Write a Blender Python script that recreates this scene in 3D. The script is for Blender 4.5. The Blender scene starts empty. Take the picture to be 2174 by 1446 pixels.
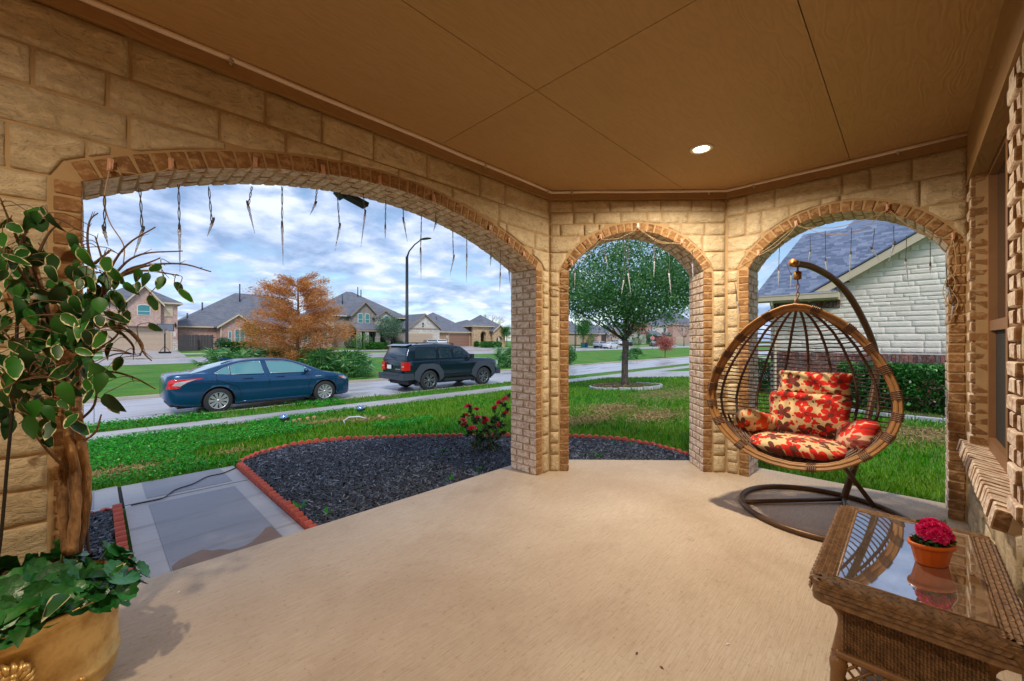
import bpy, bmesh, math, random
import numpy as np
from mathutils import Vector, Matrix, Euler, noise
from mathutils.geometry import tessellate_polygon

PI = math.pi
S = bpy.context.scene
C = S.collection
R = random.Random(7)

# ------------------------------------------------------------------ camera, light, exposure
EYE = 1.43
FX, CX, CY = 865.0, 1087.0, 723.0
YAW_S, YAW_C = 0.698, 0.716          # camera forward = (0.716, 0.698), right = (0.698, -0.716)
cam = bpy.data.objects.new('camera', bpy.data.cameras.new('camera')); C.objects.link(cam)
cam.location = (0, 0, EYE)
cam.rotation_euler = (PI/2, 0, math.atan2(0.698, 0.716) - PI/2)
cam.data.sensor_width = 36.0
cam.data.lens = FX/2174*36.0
cam.data.clip_start = 0.02
cam.data.clip_end = 3000
S.camera = cam
S.view_settings.view_transform = 'Standard'
S.view_settings.look = 'None'
S.view_settings.gamma = 1.0
S.view_settings.use_curve_mapping = False
S.view_settings.exposure = 0.72
S.render.engine = 'CYCLES'
S.cycles.max_bounces = 8
S.cycles.diffuse_bounces = 5
S.cycles.transparent_max_bounces = 16
S.cycles.caustics_reflective = False
S.cycles.caustics_refractive = False
S.cycles.use_denoising = True
S.cycles.sample_clamp_indirect = 6.0

SUN_EL, SUN_AZ = math.radians(48), math.radians(235)   # light comes from behind the camera's left
def build_world():
    w = bpy.data.worlds.new('World'); S.world = w; w.use_nodes = True
    nt = w.node_tree; N = nt.nodes; L = nt.links; N.clear()
    out = N.new('ShaderNodeOutputWorld'); bg = N.new('ShaderNodeBackground')
    sky = N.new('ShaderNodeTexSky'); sky.sky_type = 'NISHITA'; sky.sun_disc = False
    sky.sun_elevation = SUN_EL; sky.sun_rotation = PI/2 - SUN_AZ
    sky.air_density = 1.0; sky.dust_density = 0.6; sky.ozone_density = 2.0
    bg.inputs['Strength'].default_value = 0.10
    tc = N.new('ShaderNodeTexCoord'); sep = N.new('ShaderNodeSeparateXYZ'); L.new(tc.outputs['Generated'], sep.inputs[0])
    # direction projected on a cloud deck, flattened near the horizon
    def m(op, a, b=None):
        n = N.new('ShaderNodeMath'); n.operation = op
        for i, v in enumerate((a, b)):
            if v is None: continue
            if isinstance(v, (int, float)): n.inputs[i].default_value = v
            else: L.new(v, n.inputs[i])
        return n.outputs[0]
    zz = m('ADD', m('MAXIMUM', sep.outputs['Z'], 0.0), 0.22)
    cmb = N.new('ShaderNodeCombineXYZ')
    L.new(m('DIVIDE', sep.outputs['X'], zz), cmb.inputs[0]); L.new(m('DIVIDE', sep.outputs['Y'], zz), cmb.inputs[1])
    L.new(m('MULTIPLY', sep.outputs['Z'], 1.5), cmb.inputs[2])
    def nz(scale, detail, rough, off, dist=0.0):
        mp = N.new('ShaderNodeMapping'); mp.inputs['Location'].default_value = off
        L.new(cmb.outputs[0], mp.inputs[0])
        t = N.new('ShaderNodeTexNoise'); t.inputs['Scale'].default_value = scale; t.inputs['Detail'].default_value = detail
        t.inputs['Roughness'].default_value = rough; t.inputs['Distortion'].default_value = dist
        L.new(mp.outputs[0], t.inputs['Vector']); return t.outputs['Fac']
    big = nz(0.85, 3, 0.5, (3.1, 1.7, 0.4))
    fine = nz(4.2, 9, 0.62, (0.3, 5.2, 0.0), 0.35)
    puff = nz(9.5, 6, 0.55, (7.3, 2.2, 1.0), 0.2)
    vo = N.new('ShaderNodeTexVoronoi'); vo.feature = 'SMOOTH_F1'; vo.inputs['Scale'].default_value = 5.2; vo.inputs['Smoothness'].default_value = 0.6
    wp = N.new('ShaderNodeVectorMath'); wp.operation = 'ADD'; wn = N.new('ShaderNodeTexNoise'); wn.inputs['Scale'].default_value = 3.0; wn.inputs['Detail'].default_value = 5; L.new(cmb.outputs[0], wn.inputs['Vector'])
    ws = N.new('ShaderNodeVectorMath'); ws.operation = 'SCALE'; ws.inputs['Scale'].default_value = 0.35; L.new(wn.outputs['Color'], ws.inputs[0]); L.new(cmb.outputs[0], wp.inputs[0]); L.new(ws.outputs[0], wp.inputs[1]); L.new(wp.outputs[0], vo.inputs['Vector'])
    cell = m('SUBTRACT', 0.42, vo.outputs['Distance'])
    dens = m('ADD', m('ADD', m('MULTIPLY', big, 0.80), m('MULTIPLY', cell, 0.30)), m('ADD', m('MULTIPLY', fine, 0.52), m('MULTIPLY', puff, 0.22)))
    cov = N.new('ShaderNodeValToRGB'); L.new(dens, cov.inputs[0])
    cov.color_ramp.elements[0].position = 0.565; cov.color_ramp.elements[0].color = (0, 0, 0, 1)
    cov.color_ramp.elements[1].position = 0.76; cov.color_ramp.elements[1].color = (1, 1, 1, 1)
    shade = nz(2.6, 8, 0.6, (0.42, 5.32, 0.15), 0.3)
    cc = N.new('ShaderNodeValToRGB'); L.new(m('ADD', m('ADD', m('MULTIPLY', shade, 0.7), m('MULTIPLY', puff, 0.3)), m('MULTIPLY', cell, 0.28)), cc.inputs[0])
    e = cc.color_ramp.elements
    e[0].position = 0.36; e[0].color = (2.0, 2.9, 4.7, 1)
    e[1].position = 0.64; e[1].color = (6.1, 6.6, 7.6, 1)
    mid = e.new(0.47); mid.color = (3.3, 4.2, 6.0, 1)
    sk = N.new('ShaderNodeMix'); sk.data_type = 'RGBA'; sk.blend_type = 'MULTIPLY'; sk.inputs['Factor'].default_value = 1.0
    L.new(sky.outputs[0], sk.inputs['A']); sk.inputs['B'].default_value = (0.95, 0.98, 1.0, 1)
    mx = N.new('ShaderNodeMix'); mx.data_type = 'RGBA'
    L.new(m('MULTIPLY', cov.outputs['Color'], 0.93), mx.inputs['Factor'])
    L.new(sk.outputs['Result'], mx.inputs['A']); L.new(cc.outputs['Color'], mx.inputs['B'])
    L.new(mx.outputs['Result'], bg.inputs['Color']); L.new(bg.outputs[0], out.inputs[0])
build_world()
sl = bpy.data.lights.new('sun', 'SUN'); sl.energy = 1.5; sl.angle = math.radians(14); sl.color = (1.0, 0.95, 0.88)
sun = bpy.data.objects.new('sun', sl); C.objects.link(sun)
sdir = Vector((math.cos(SUN_EL)*math.cos(SUN_AZ), math.cos(SUN_EL)*math.sin(SUN_AZ), math.sin(SUN_EL)))
sun.rotation_euler = sdir.to_track_quat('Z', 'Y').to_euler(); sun.location = (0, 0, 30)

# ------------------------------------------------------------------ photo pixel (2174 px wide) -> place
def at(px, py, Y):
    X = (px-CX)/FX*Y
    return Vector((YAW_S*X + YAW_C*Y, -YAW_C*X + YAW_S*Y, EYE + (CY-py)/FX*Y))
def on_z(px, py, z):                     # where that sight line meets the height z
    return at(px, py, (EYE-z)*FX/(py-CY))
def on_b(px, py, b):                     # where it meets the plane y = b
    r = (px-CX)/FX
    return at(px, py, b/(-YAW_C*r + YAW_S))
def on_a(px, py, a):                     # where it meets the plane x = a
    r = (px-CX)/FX
    return at(px, py, a/(YAW_S*r + YAW_C))

# ------------------------------------------------------------------ mesh builder
class MB:
    def __init__(s): s.v = []; s.f = []; s.m = []; s.sm = []
    def add(s, vs, fs, m=0, smooth=False):
        o = len(s.v); s.v += [tuple(v) for v in vs]
        for f in fs: s.f.append(tuple(i+o for i in f)); s.m.append(m); s.sm.append(smooth)
    def box(s, c, d, m=0, rz=0.0, mat=None):
        x, y, z = d[0]/2, d[1]/2, d[2]/2
        vs = [Vector((i, j, k)) for i in (-x, x) for j in (-y, y) for k in (-z, z)]
        if mat is None: mat = Matrix.Rotation(rz, 3, 'Z')
        vs = [mat @ v + Vector(c) for v in vs]
        s.add(vs, [(0,1,3,2), (4,6,7,5), (0,4,5,1), (2,3,7,6), (0,2,6,4), (1,5,7,3)], m)
    def bx(s, x0, x1, y0, y1, z0, z1, m=0):
        s.box(((x0+x1)/2, (y0+y1)/2, (z0+z1)/2), (abs(x1-x0), abs(y1-y0), abs(z1-z0)), m)
    def tube(s, pts, r, n=8, m=0, closed=False, caps=True, smooth=True, flat=1.0):
        pts = [Vector(p) for p in pts]; k = len(pts)
        rs = r if isinstance(r, (list, tuple)) else [r]*k
        up = None; rings = []
        for i in range(k):
            if closed: t = pts[(i+1) % k] - pts[i-1]
            else: t = pts[min(i+1, k-1)] - pts[max(i-1, 0)]
            if t.length < 1e-9: t = Vector((0, 0, 1))
            t.normalize()
            if up is None:
                up = Vector((0, 0, 1)) if abs(t.z) < 0.9 else Vector((1, 0, 0))
            u = up - t*up.dot(t)
            if u.length < 1e-6: u = t.orthogonal()
            u.normalize(); up = u; w = t.cross(u)
            rings.append([pts[i] + (u*math.cos(2*PI*j/n)*flat + w*math.sin(2*PI*j/n))*rs[i] for j in range(n)])
        vs = [v for rg in rings for v in rg]; fs = []
        for i in range(k if closed else k-1):
            a, b = i*n, ((i+1) % k)*n
            for j in range(n): fs.append((a+j, a+(j+1) % n, b+(j+1) % n, b+j))
        if caps and not closed: fs += [tuple(range(n))[::-1], tuple((k-1)*n+j for j in range(n))]
        s.add(vs, fs, m, smooth)
    def lathe(s, prof, c=(0,0,0), n=24, m=0, smooth=True, sx=1.0, sy=1.0, caps=True, axis=None):
        vs = []; c = Vector(c)
        for r, z in prof:
            for j in range(n):
                p = Vector((r*sx*math.cos(2*PI*j/n), r*sy*math.sin(2*PI*j/n), z))
                if axis is not None: p = axis @ p
                vs.append(p + c)
        fs = []
        for i in range(len(prof)-1):
            for j in range(n): fs.append((i*n+j, i*n+(j+1) % n, (i+1)*n+(j+1) % n, (i+1)*n+j))
        if caps: fs += [tuple(range(n))[::-1], tuple((len(prof)-1)*n+j for j in range(n))]
        s.add(vs, fs, m, smooth)
    def ball(s, c, r, n=10, k=6, m=0, sq=(1,1,1)):
        pr = [(math.sin(PI*i/k), -math.cos(PI*i/k)) for i in range(k+1)]
        vs = []; c = Vector(c)
        for rr, z in pr:
            for j in range(n): vs.append(c + Vector((rr*math.cos(2*PI*j/n)*r*sq[0], rr*math.sin(2*PI*j/n)*r*sq[1], z*r*sq[2])))
        fs = [(i*n+j, i*n+(j+1) % n, (i+1)*n+(j+1) % n, (i+1)*n+j) for i in range(k) for j in range(n)]
        s.add(vs, fs, m, True)
    def poly(s, pts, m=0): s.add(pts, [tuple(range(len(pts)))], m)
    def prism(s, poly, f0, f1, m=0):
        """poly: 2D outline; f0, f1 map a 2D point to the two caps"""
        n = len(poly); vs = [f0(p) for p in poly] + [f1(p) for p in poly]
        tri = tessellate_polygon([[Vector((p[0], p[1], 0)) for p in poly]])
        fs = [tuple(t) for t in tri] + [tuple(i+n for i in t[::-1]) for t in tri]
        fs += [(i, (i+1) % n, n+(i+1) % n, n+i) for i in range(n)]
        s.add(vs, fs, m)
    def slab(s, poly, z0, z1, m=0): s.prism(poly, lambda p: Vector((p[0], p[1], z0)), lambda p: Vector((p[0], p[1], z1)), m)
    def mesh(s, name, mats, fix=False):
        me = bpy.data.meshes.new(name); me.from_pydata(s.v, [], s.f)
        for mm in (mats if isinstance(mats, (list, tuple)) else [mats]): me.materials.append(mm)
        me.polygons.foreach_set('material_index', s.m); me.polygons.foreach_set('use_smooth', s.sm)
        if fix:
            bm = bmesh.new(); bm.from_mesh(me); bmesh.ops.recalc_face_normals(bm, faces=bm.faces); bm.to_mesh(me); bm.free()
        me.update(); return me

def link(name, data, parent=None, loc=None, rot=None, scale=None):
    o = bpy.data.objects.new(name, data); C.objects.link(o)
    if parent is not None: o.parent = parent
    if loc is not None: o.location = loc
    if rot is not None: o.rotation_euler = rot
    if scale is not None: o.scale = scale
    return o
def tag(o, label=None, cat=None, group=None, kind=None):
    for k, v in (('label', label), ('category', cat), ('group', group), ('kind', kind)):
        if v: o[k] = v
    return o
def thing(name, label, cat, loc=(0,0,0), rz=0.0, group=None):
    o = bpy.data.objects.new(name, None); C.objects.link(o); o.empty_display_size = 0.1
    o.location = loc; o.rotation_euler = (0, 0, rz)
    return tag(o, label, cat, group)
def part(name, mb, mats, parent, world=False, fix=True, kind=None):
    """world=True: the shape was built in world coordinates under an unrotated thing"""
    o = link(name, mb.mesh(name, mats, fix), parent)
    if world: o.matrix_parent_inverse = Matrix.Translation(-Vector(parent.location))
    if kind: o['kind'] = kind
    return o
def pdata(name, me, parent, loc, rot=(0,0,0), scale=(1,1,1)):
    """piece with shared mesh, placed in WORLD coordinates under an unrotated thing"""
    o = link(name, me, parent, loc, rot, scale)
    o.matrix_parent_inverse = Matrix.Translation(-Vector(parent.location)); return o
def struct(name, mb, mats, fix=True, parent=None):
    o = link(name, mb.mesh(name, mats, fix), parent); o['kind'] = 'structure'; return o
def single(name, mb, mats, label, cat, group=None, loc=(0,0,0), rz=0.0, fix=True):
    o = link(name, mb.mesh(name, mats, fix), None, loc, (0,0,rz)); return tag(o, label, cat, group)
def dup(root, loc, rz=0.0, label=None, group=None, scale=None):
    def cp(o, par):
        c = o.copy(); C.objects.link(c)
        if par is not None: c.parent = par
        for ch in [x for x in kids.get(o.name, [])]: cp(ch, c)
        return c
    kids = {}
    for o in root.children_recursive: kids.setdefault(o.parent.name, []).append(o)
    c = cp(root, None); c.location = loc; c.rotation_euler = (0, 0, rz)
    if scale: c.scale = (scale,)*3
    if label: c['label'] = label
    if group: c['group'] = group
    return c

# ------------------------------------------------------------------ materials
def lin(r, g, b):
    f = lambda c: (c/255/12.92) if c <= 10 else ((c/255+0.055)/1.055)**2.4
    return (f(r), f(g), f(b))
class NB:
    def __init__(s, name):
        s.mat = bpy.data.materials.new(name); s.mat.use_nodes = True
        s.nt = s.mat.node_tree; s.N = s.nt.nodes; s.L = s.nt.links
        s.p = s.N['Principled BSDF']; s._tc = None
    def tc(s, kind='Object', scale=(1,1,1), rot=(0,0,0), loc=(0,0,0)):
        if s._tc is None: s._tc = s.N.new('ShaderNodeTexCoord')
        mp = s.N.new('ShaderNodeMapping'); mp.inputs['Scale'].default_value = scale; mp.inputs['Rotation'].default_value = rot
        mp.inputs['Location'].default_value = loc
        s.L.new(s._tc.outputs[kind], mp.inputs[0]); return mp.outputs[0]
    def geo(s): return s.N.new('ShaderNodeNewGeometry').outputs['Position']
    def map(s, v, scale=(1,1,1), rot=(0,0,0), loc=(0,0,0)):
        mp = s.N.new('ShaderNodeMapping'); mp.inputs['Scale'].default_value = scale; mp.inputs['Rotation'].default_value = rot; mp.inputs['Location'].default_value = loc
        s.L.new(v, mp.inputs[0]); return mp.outputs[0]
    def noise(s, v, scale, detail=4, rough=0.55, dist=0.0):
        t = s.N.new('ShaderNodeTexNoise'); t.inputs['Scale'].default_value = scale; t.inputs['Detail'].default_value = detail
        t.inputs['Roughness'].default_value = rough; t.inputs['Distortion'].default_value = dist
        s.L.new(v, t.inputs['Vector']); return t.outputs['Fac']
    def ramp(s, v, stops):
        r = s.N.new('ShaderNodeValToRGB'); e = r.color_ramp.elements
        while len(e) < len(stops): e.new(0.5)
        for i, (p, c) in enumerate(stops):
            e[i].position = p; c = (c, c, c) if isinstance(c, (int, float)) else c
            e[i].color = (c[0], c[1], c[2], 1)
        s.L.new(v, r.inputs[0]); return r.outputs['Color']
    def mix(s, f, a, b, mode='MIX'):
        n = s.N.new('ShaderNodeMix'); n.data_type = 'RGBA'; n.blend_type = mode
        for k, v in (('Factor', f), ('A', a), ('B', b)):
            if isinstance(v, (int, float)):
                n.inputs[k].default_value = v if k == 'Factor' else (v, v, v, 1)
            elif isinstance(v, tuple): n.inputs[k].default_value = (v[0], v[1], v[2], 1)
            else: s.L.new(v, n.inputs[k])
        return n.outputs['Result']
    def m(s, op, a, b=None, c=None):
        n = s.N.new('ShaderNodeMath'); n.operation = op
        for i, v in enumerate((a, b, c)):
            if v is None: continue
            if isinstance(v, (int, float)): n.inputs[i].default_value = v
            else: s.L.new(v, n.inputs[i])
        return n.outputs[0]
    def sep(s, v):
        n = s.N.new('ShaderNodeSeparateXYZ'); s.L.new(v, n.inputs[0]); return n.outputs
    def comb(s, x, y, z):
        n = s.N.new('ShaderNodeCombineXYZ')
        for i, v in enumerate((x, y, z)):
            if isinstance(v, (int, float)): n.inputs[i].default_value = v
            else: s.L.new(v, n.inputs[i])
        return n.outputs[0]
    def rnd(s): return s.N.new('ShaderNodeObjectInfo').outputs['Random']
    def set(s, col=None, rough=None, metal=None, **kw):
        for k, v in [('Base Color', col), ('Roughness', rough), ('Metallic', metal)] + [(k.replace('_', ' '), v) for k, v in kw.items()]:
            if v is None: continue
            if isinstance(v, (int, float)): s.p.inputs[k].default_value = v
            elif isinstance(v, tuple): s.p.inputs[k].default_value = (v[0], v[1], v[2], 1)
            else: s.L.new(v, s.p.inputs[k])
        return s
    def bump(s, h, strength=0.5, dist=0.01):
        b = s.N.new('ShaderNodeBump'); b.inputs['Strength'].default_value = strength; b.inputs['Distance'].default_value = dist
        s.L.new(h, b.inputs['Height'])
        prev = s.p.inputs['Normal'].links
        if prev: s.L.new(prev[0].from_socket, b.inputs['Normal'])
        s.L.new(b.outputs[0], s.p.inputs['Normal']); return s
def simple(name, col, rough=0.6, metal=0.0, var=0.15, scale=8.0, bump=0.0, bscale=60.0, **kw):
    """a plain material with mottled colour and fine relief"""
    n = NB(name); v = n.tc()
    f = n.noise(v, scale, 5, 0.6)
    c = n.mix(n.ramp(f, [(0.3, 0.0), (0.7, 1.0)]), tuple(x*(1-var) for x in col), tuple(min(1, x*(1+var)) for x in col))
    n.set(c, rough, metal, **kw)
    if bump: n.bump(n.noise(v, bscale, 4), bump, 0.004)
    return n.mat
M = {}
# ------------------------------------------------------------------ porch materials
def mat_stone(name, dark, light, sc=1.0, bumpd=0.02, tone_shade=1.0):
    n = NB(name); v = n.geo(); r = n.rnd()
    f = n.noise(v, 2.2*sc, 6, 0.6); g = n.noise(v, 14*sc, 6, 0.65)
    c = n.mix(n.ramp(f, [(0.3, 0.0), (0.72, 1.0)]), dark, light)
    c = n.mix(n.m('MULTIPLY', r, 0.35*tone_shade), c, tuple(x*0.72 for x in dark))
    c = n.mix(n.ramp(g, [(0.45, 0.0), (0.75, 0.45*tone_shade)]), c, tuple(x*0.6 for x in dark))
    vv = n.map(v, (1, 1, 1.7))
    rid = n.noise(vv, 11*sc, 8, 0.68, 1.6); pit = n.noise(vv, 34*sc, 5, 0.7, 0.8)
    c = n.mix(n.ramp(rid, [(0.34, 0.55*tone_shade), (0.46, 0.0)]), c, tuple(x*0.5 for x in dark))      # chisel hollows darkened in colour, standing in for relief shade
    c = n.mix(n.ramp(pit, [(0.30, 0.6*tone_shade), (0.40, 0.0)]), c, tuple(x*0.45 for x in dark))  # pits darkened in colour the same way
    c = n.mix(n.ramp(rid, [(0.56, 0.0), (0.70, 0.5)]), c, tuple(min(1, x*1.15) for x in light))  # ridges lightened in colour, as if catching light
    n.set(c, 0.85)
    n.bump(rid, 1.0, bumpd); n.bump(pit, 0.6, bumpd*0.35)
    n.bump(n.noise(v, 90*sc, 4, 0.6), 0.4, 0.004)
    return n.mat
M['stone'] = mat_stone('warm_limestone', lin(204, 182, 144), lin(236, 220, 188), 1.0, 0.024)
n = NB('mortar_tan'); v = n.geo()
n.set(n.mix(n.noise(v, 9, 5), lin(160, 132, 96), lin(194, 166, 126)), 0.95); n.bump(n.noise(v, 90, 5, 0.7), 0.6, 0.004); M['mortar'] = n.mat
def mat_brick(name, base, wash, deep, amt):
    n = NB(name); v = n.geo(); r = n.rnd()
    f = n.noise(n.map(v, (1, 1, 1.5)), 17, 8, 0.74, 0.3); g = n.noise(v, 46, 5, 0.7)
    c = n.mix(r, base, deep)
    c = n.mix(n.ramp(f, [(0.5-amt, 0.0), (0.62-amt*0.4, 1.0)]), c, wash)
    c = n.mix(n.ramp(g, [(0.55, 0.0), (0.75, 0.6)]), c, tuple(x*0.5 for x in base))
    n.set(c, 0.9); n.bump(n.noise(n.map(v, (1, 1, 1.4)), 40, 7, 0.72, 0.2), 0.6, 0.006); return n.mat
M['brick'] = mat_brick('daylit_limewash_brick', lin(186, 154, 132), lin(236, 222, 206), lin(170, 132, 108), 0.13)  # limewash, pushed paler so reveal faces carry daylight in their colour
M['brick_end'] = mat_brick('dark_brick_end', lin(148, 108, 68), lin(178, 144, 104), lin(120, 84, 50), 0.02)
n = NB('brushed_concrete'); v = n.geo()
f = n.noise(v, 0.8, 6, 0.6, 0.4); g = n.noise(n.map(v, (1.2, 26, 1), (0, 0, math.radians(4))), 6, 5, 0.6); h = n.noise(v, 38, 5, 0.7)
c = n.mix(n.ramp(f, [(0.3, 0.0), (0.7, 1.0)]), lin(180, 160, 138), lin(210, 196, 176))
c = n.mix(n.ramp(g, [(0.40, 0.0), (0.64, 0.42)]), c, lin(158, 132, 102))
c = n.mix(n.ramp(h, [(0.57, 0.0), (0.72, 0.5)]), c, lin(126, 102, 78)); c = n.mix(n.ramp(n.noise(v, 5.5, 7, 0.75), [(0.60, 0.0), (0.72, 0.35)]), c, lin(132, 106, 80))
c = n.mix(n.ramp(n.noise(v, 1.9, 4, 0.5, 0.8), [(0.54, 0.0), (0.72, 0.2)]), c, lin(134, 110, 86))
n.set(c, n.ramp(h, [(0.3, 0.5), (0.7, 0.75)])); n.bump(g, 0.6, 0.004); n.bump(h, 0.5, 0.004); M['porch_floor'] = n.mat
def mat_woodgrain(name, c0, c1):
    n = NB(name); v = n.geo()
    # embossed cedar grain: warped rings running along x
    w = n.noise(n.map(v, (0.5, 2.2, 1)), 2.3, 3, 0.5)
    s_ = n.sep(v)
    ph = n.m('ADD', n.m('MULTIPLY', s_[1], 34.0), n.m('MULTIPLY', w, 46.0))
    rings = n.m('SINE', n.m('MULTIPLY', ph, 2.0)); rings = n.m('MULTIPLY', n.m('ADD', rings, 1.0), 0.5)
    fine = n.noise(n.map(v, (2, 90, 1)), 3, 4, 0.6)
    c = n.mix(n.noise(v, 1.3, 5, 0.6), c0, c1)
    c = n.mix(n.m('MULTIPLY', n.ramp(rings, [(0.0, 1.0), (0.35, 0.0)]), 0.18), c, tuple(x*0.72 for x in c0))
    n.set(c, 0.62); n.bump(rings, 0.5, 0.003); n.bump(fine, 0.25, 0.002); return n.mat
M['ceiling'] = mat_woodgrain('tan_grained_soffit', lin(174, 138, 90), lin(188, 152, 104))
M['trim'] = mat_woodgrain('brown_painted_trim', lin(150, 114, 72), lin(164, 128, 84))
M['dark_gap'] = simple('dark_gap', lin(40, 26, 14), 0.9)
M['conduit'] = simple('painted_conduit', lin(226, 208, 192), 0.45, 0.0, 0.06)
M['chrome'] = simple('zinc_clip', lin(200, 196, 186), 0.3, 0.8, 0.1)
M['lamp_white'] = simple('white_enamel', lin(225, 215, 200), 0.4)
n = NB('lamp_glow'); n.set((1, 0.8, 0.55), 0.5); n.p.inputs['Emission Color'].default_value = (1.0, 0.82, 0.58, 1); n.p.inputs['Emission Strength'].default_value = 16; M['lamp_glow'] = n.mat
M['soil'] = simple('dark_soil', lin(58, 46, 36), 0.95, 0, 0.4, 20, 0.8, 50)

# ------------------------------------------------------------------ porch walls
T = 0.385                         # wall thickness
H_TRIM, H_CEIL = 2.96, 3.05
class WallFrame:
    def __init__(s, o, d, n): s.o = Vector((o[0], o[1], 0)); s.d = Vector((d[0], d[1], 0)).normalized(); s.n = Vector((n[0], n[1], 0)).normalized()
    def P(s, u, w, z): return s.o + s.d*u + s.n*w + Vector((0, 0, z))
    def rot(s):
        m = Matrix((s.d, s.n, Vector((0, 0, 1)))).transposed(); return m
A_CORNER, B_CORNER = (3.478, 2.82), (4.784, 1.421)
HOUSE_B = -0.335
W_FRONT = WallFrame((0, 2.82), (1, 0), (0, 1))
d2 = (B_CORNER[0]-A_CORNER[0], B_CORNER[1]-A_CORNER[1]); L2 = math.hypot(*d2)
W_CORNER = WallFrame(A_CORNER, d2, (-d2[1], d2[0]))
if W_CORNER.n.dot(Vector((1, 1, 0))) < 0: W_CORNER.n *= -1
W_SIDE = WallFrame(B_CORNER, (0, -1), (1, 0))
W_HOUSE = WallFrame((4.784, HOUSE_B), (-1, 0), (0, -1))

class Arch:
    def __init__(s, u0, u1, spring, rise):
        s.u0, s.u1, s.sp = u0, u1, spring; s.uc = (u0+u1)/2; h = (u1-u0)/2; s.h = h
        s.R = (h*h + rise*rise)/(2*rise); s.zc = spring - (s.R - rise); s.ang = math.asin(min(1, h/s.R))
    def curve(s, u, extra=0.0):
        d = u - s.uc
        if abs(d) >= s.h + extra: return None
        rr = (s.R+extra)**2 - d*d
        return max(s.sp, s.zc + math.sqrt(max(rr, 0)))

def brick_variants(L, W, H, k, seed, offs=0.0):
    """bricks with worn, slightly uneven edges; slot 1 = dark faces across the wall"""
    out = []; rr = random.Random(seed)
    for i in range(k):
        bm = bmesh.new(); bmesh.ops.create_cube(bm, size=1.0)
        for v in bm.verts:
            v.co.x *= L; v.co.y *= W; v.co.z *= H
            v.co += Vector((rr.uniform(-1, 1), rr.uniform(-1, 1), rr.uniform(-1, 1)))*0.0022
        bmesh.ops.bevel(bm, geom=list(bm.edges), offset=0.005, segments=1, affect='EDGES', profile=0.6)
        for f in bm.faces:
            if abs(f.normal.x) > 0.3: f.material_index = 1
        me = bpy.data.meshes.new('brick'); bm.to_mesh(me); bm.free()
        me.materials.append(M['brick']); me.materials.append(M['brick_end'])
        out.append(me)
    return out
BW, BT = 0.076, 0.092             # course height with joint, brick face width
# x across the wall, y along the radius, z along the path
B_HALF = brick_variants(T/4-0.008, BT, BW-0.011, 3, 1)
B_FULL = brick_variants(T/2-0.009, BT, BW-0.011, 4, 2)

def ring_bricks(root, W, A, floor=0.0):
    rr = random.Random(hash(root.name) % 1000 + 3); base = W.rot()
    def course(u, z, tang, rad, odd):
        # tang, rad: 2D unit vectors (u, z) along the path and pointing into the masonry
        segs = [(0.0, T/2), (T/2, T)] if odd else [(0, T/4), (T/4, 3*T/4), (3*T/4, T)]
        for s0, s1 in segs:
            half = (s1-s0) < T*0.3
            me = rr.choice(B_HALF if half else B_FULL)
            jr, jn = rr.uniform(-0.003, 0.001), rr.uniform(-0.003, 0.002)
            c = W.P(u + rad[0]*(BT/2+jr), (s0+s1)/2 + jn - 0.002, z + rad[1]*(BT/2+jr))
            X = W.n; Y = W.d*rad[0] + Vector((0, 0, rad[1])); Z = X.cross(Y)
            rot = Matrix((X, Y, Z)).transposed().to_euler()
            rot.z += rr.uniform(-0.012, 0.012)
            pdata('brick', me, root, c, rot)
    k = 0; nj = int((A.sp-floor)/BW); hj = (A.sp-floor)/nj
    for i in range(nj):
        z = floor + hj*(i+0.5)
        course(A.u0, z, (0, 1), (-1, 0), i % 2); course(A.u1, z, (0, 1), (1, 0), i % 2)
    na = max(3, int(round(2*A.ang*A.R/BW)))
    for i in range(na):
        t = -A.ang + 2*A.ang*(i+0.5)/na
        rad = (math.sin(t), math.cos(t))
        course(A.uc + A.R*rad[0], A.zc + A.R*rad[1], (math.cos(t), -math.sin(t)), rad, (nj+i) % 2)

def wall_core(root, W, u_lo, u_hi, A, ext_lo, ext_hi, zt=3.12):
    """mortar body: columns from the floor or the arch up to the roof"""
    mb = MB(); w0, w1 = 0.008, T-0.008; e = 0.0045
    us = [u_lo, A.u0-e]; n = 40
    for i in range(n+1): us.append(A.u0-e + (A.u1-A.u0+2*e)*i/n)
    us += [A.u1+e, u_hi]
    def sh(u, w):
        if u == u_lo: return u + ext_lo*w/T
        if u == u_hi: return u + ext_hi*w/T
        return u
    def block(ua, ub, za, zb):
        vs = []
        for w in (w0, w1):
            vs += [W.P(sh(ua, w), w, za), W.P(sh(ub, w), w, zb), W.P(sh(ub, w), w, zt), W.P(sh(ua, w), w, zt)]
        mb.add(vs, [(0,1,2,3), (7,6,5,4), (0,4,5,1), (3,2,6,7)])
    block(u_lo, A.u0-e, -0.1, -0.1)
    for i in range(n):
        ua = A.u0-e+(A.u1-A.u0+2*e)*i/n; ub = A.u0-e+(A.u1-A.u0+2*e)*(i+1)/n
        block(ua, ub, A.curve(ua, e+0.001) or A.sp, A.curve(ub, e+0.001) or A.sp)
    block(A.u1+e, u_hi, -0.1, -0.1)
    for u in (A.u0-e, A.u1+e):                       # jamb faces
        mb.add([W.P(u, w0, -0.1), W.P(u, w1, -0.1), W.P(u, w1, A.sp+0.02), W.P(u, w0, A.sp+0.02)], [(0,1,2,3)])
    part('mortar_core', mb, M['mortar'], root, world=True, fix=False)

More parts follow.
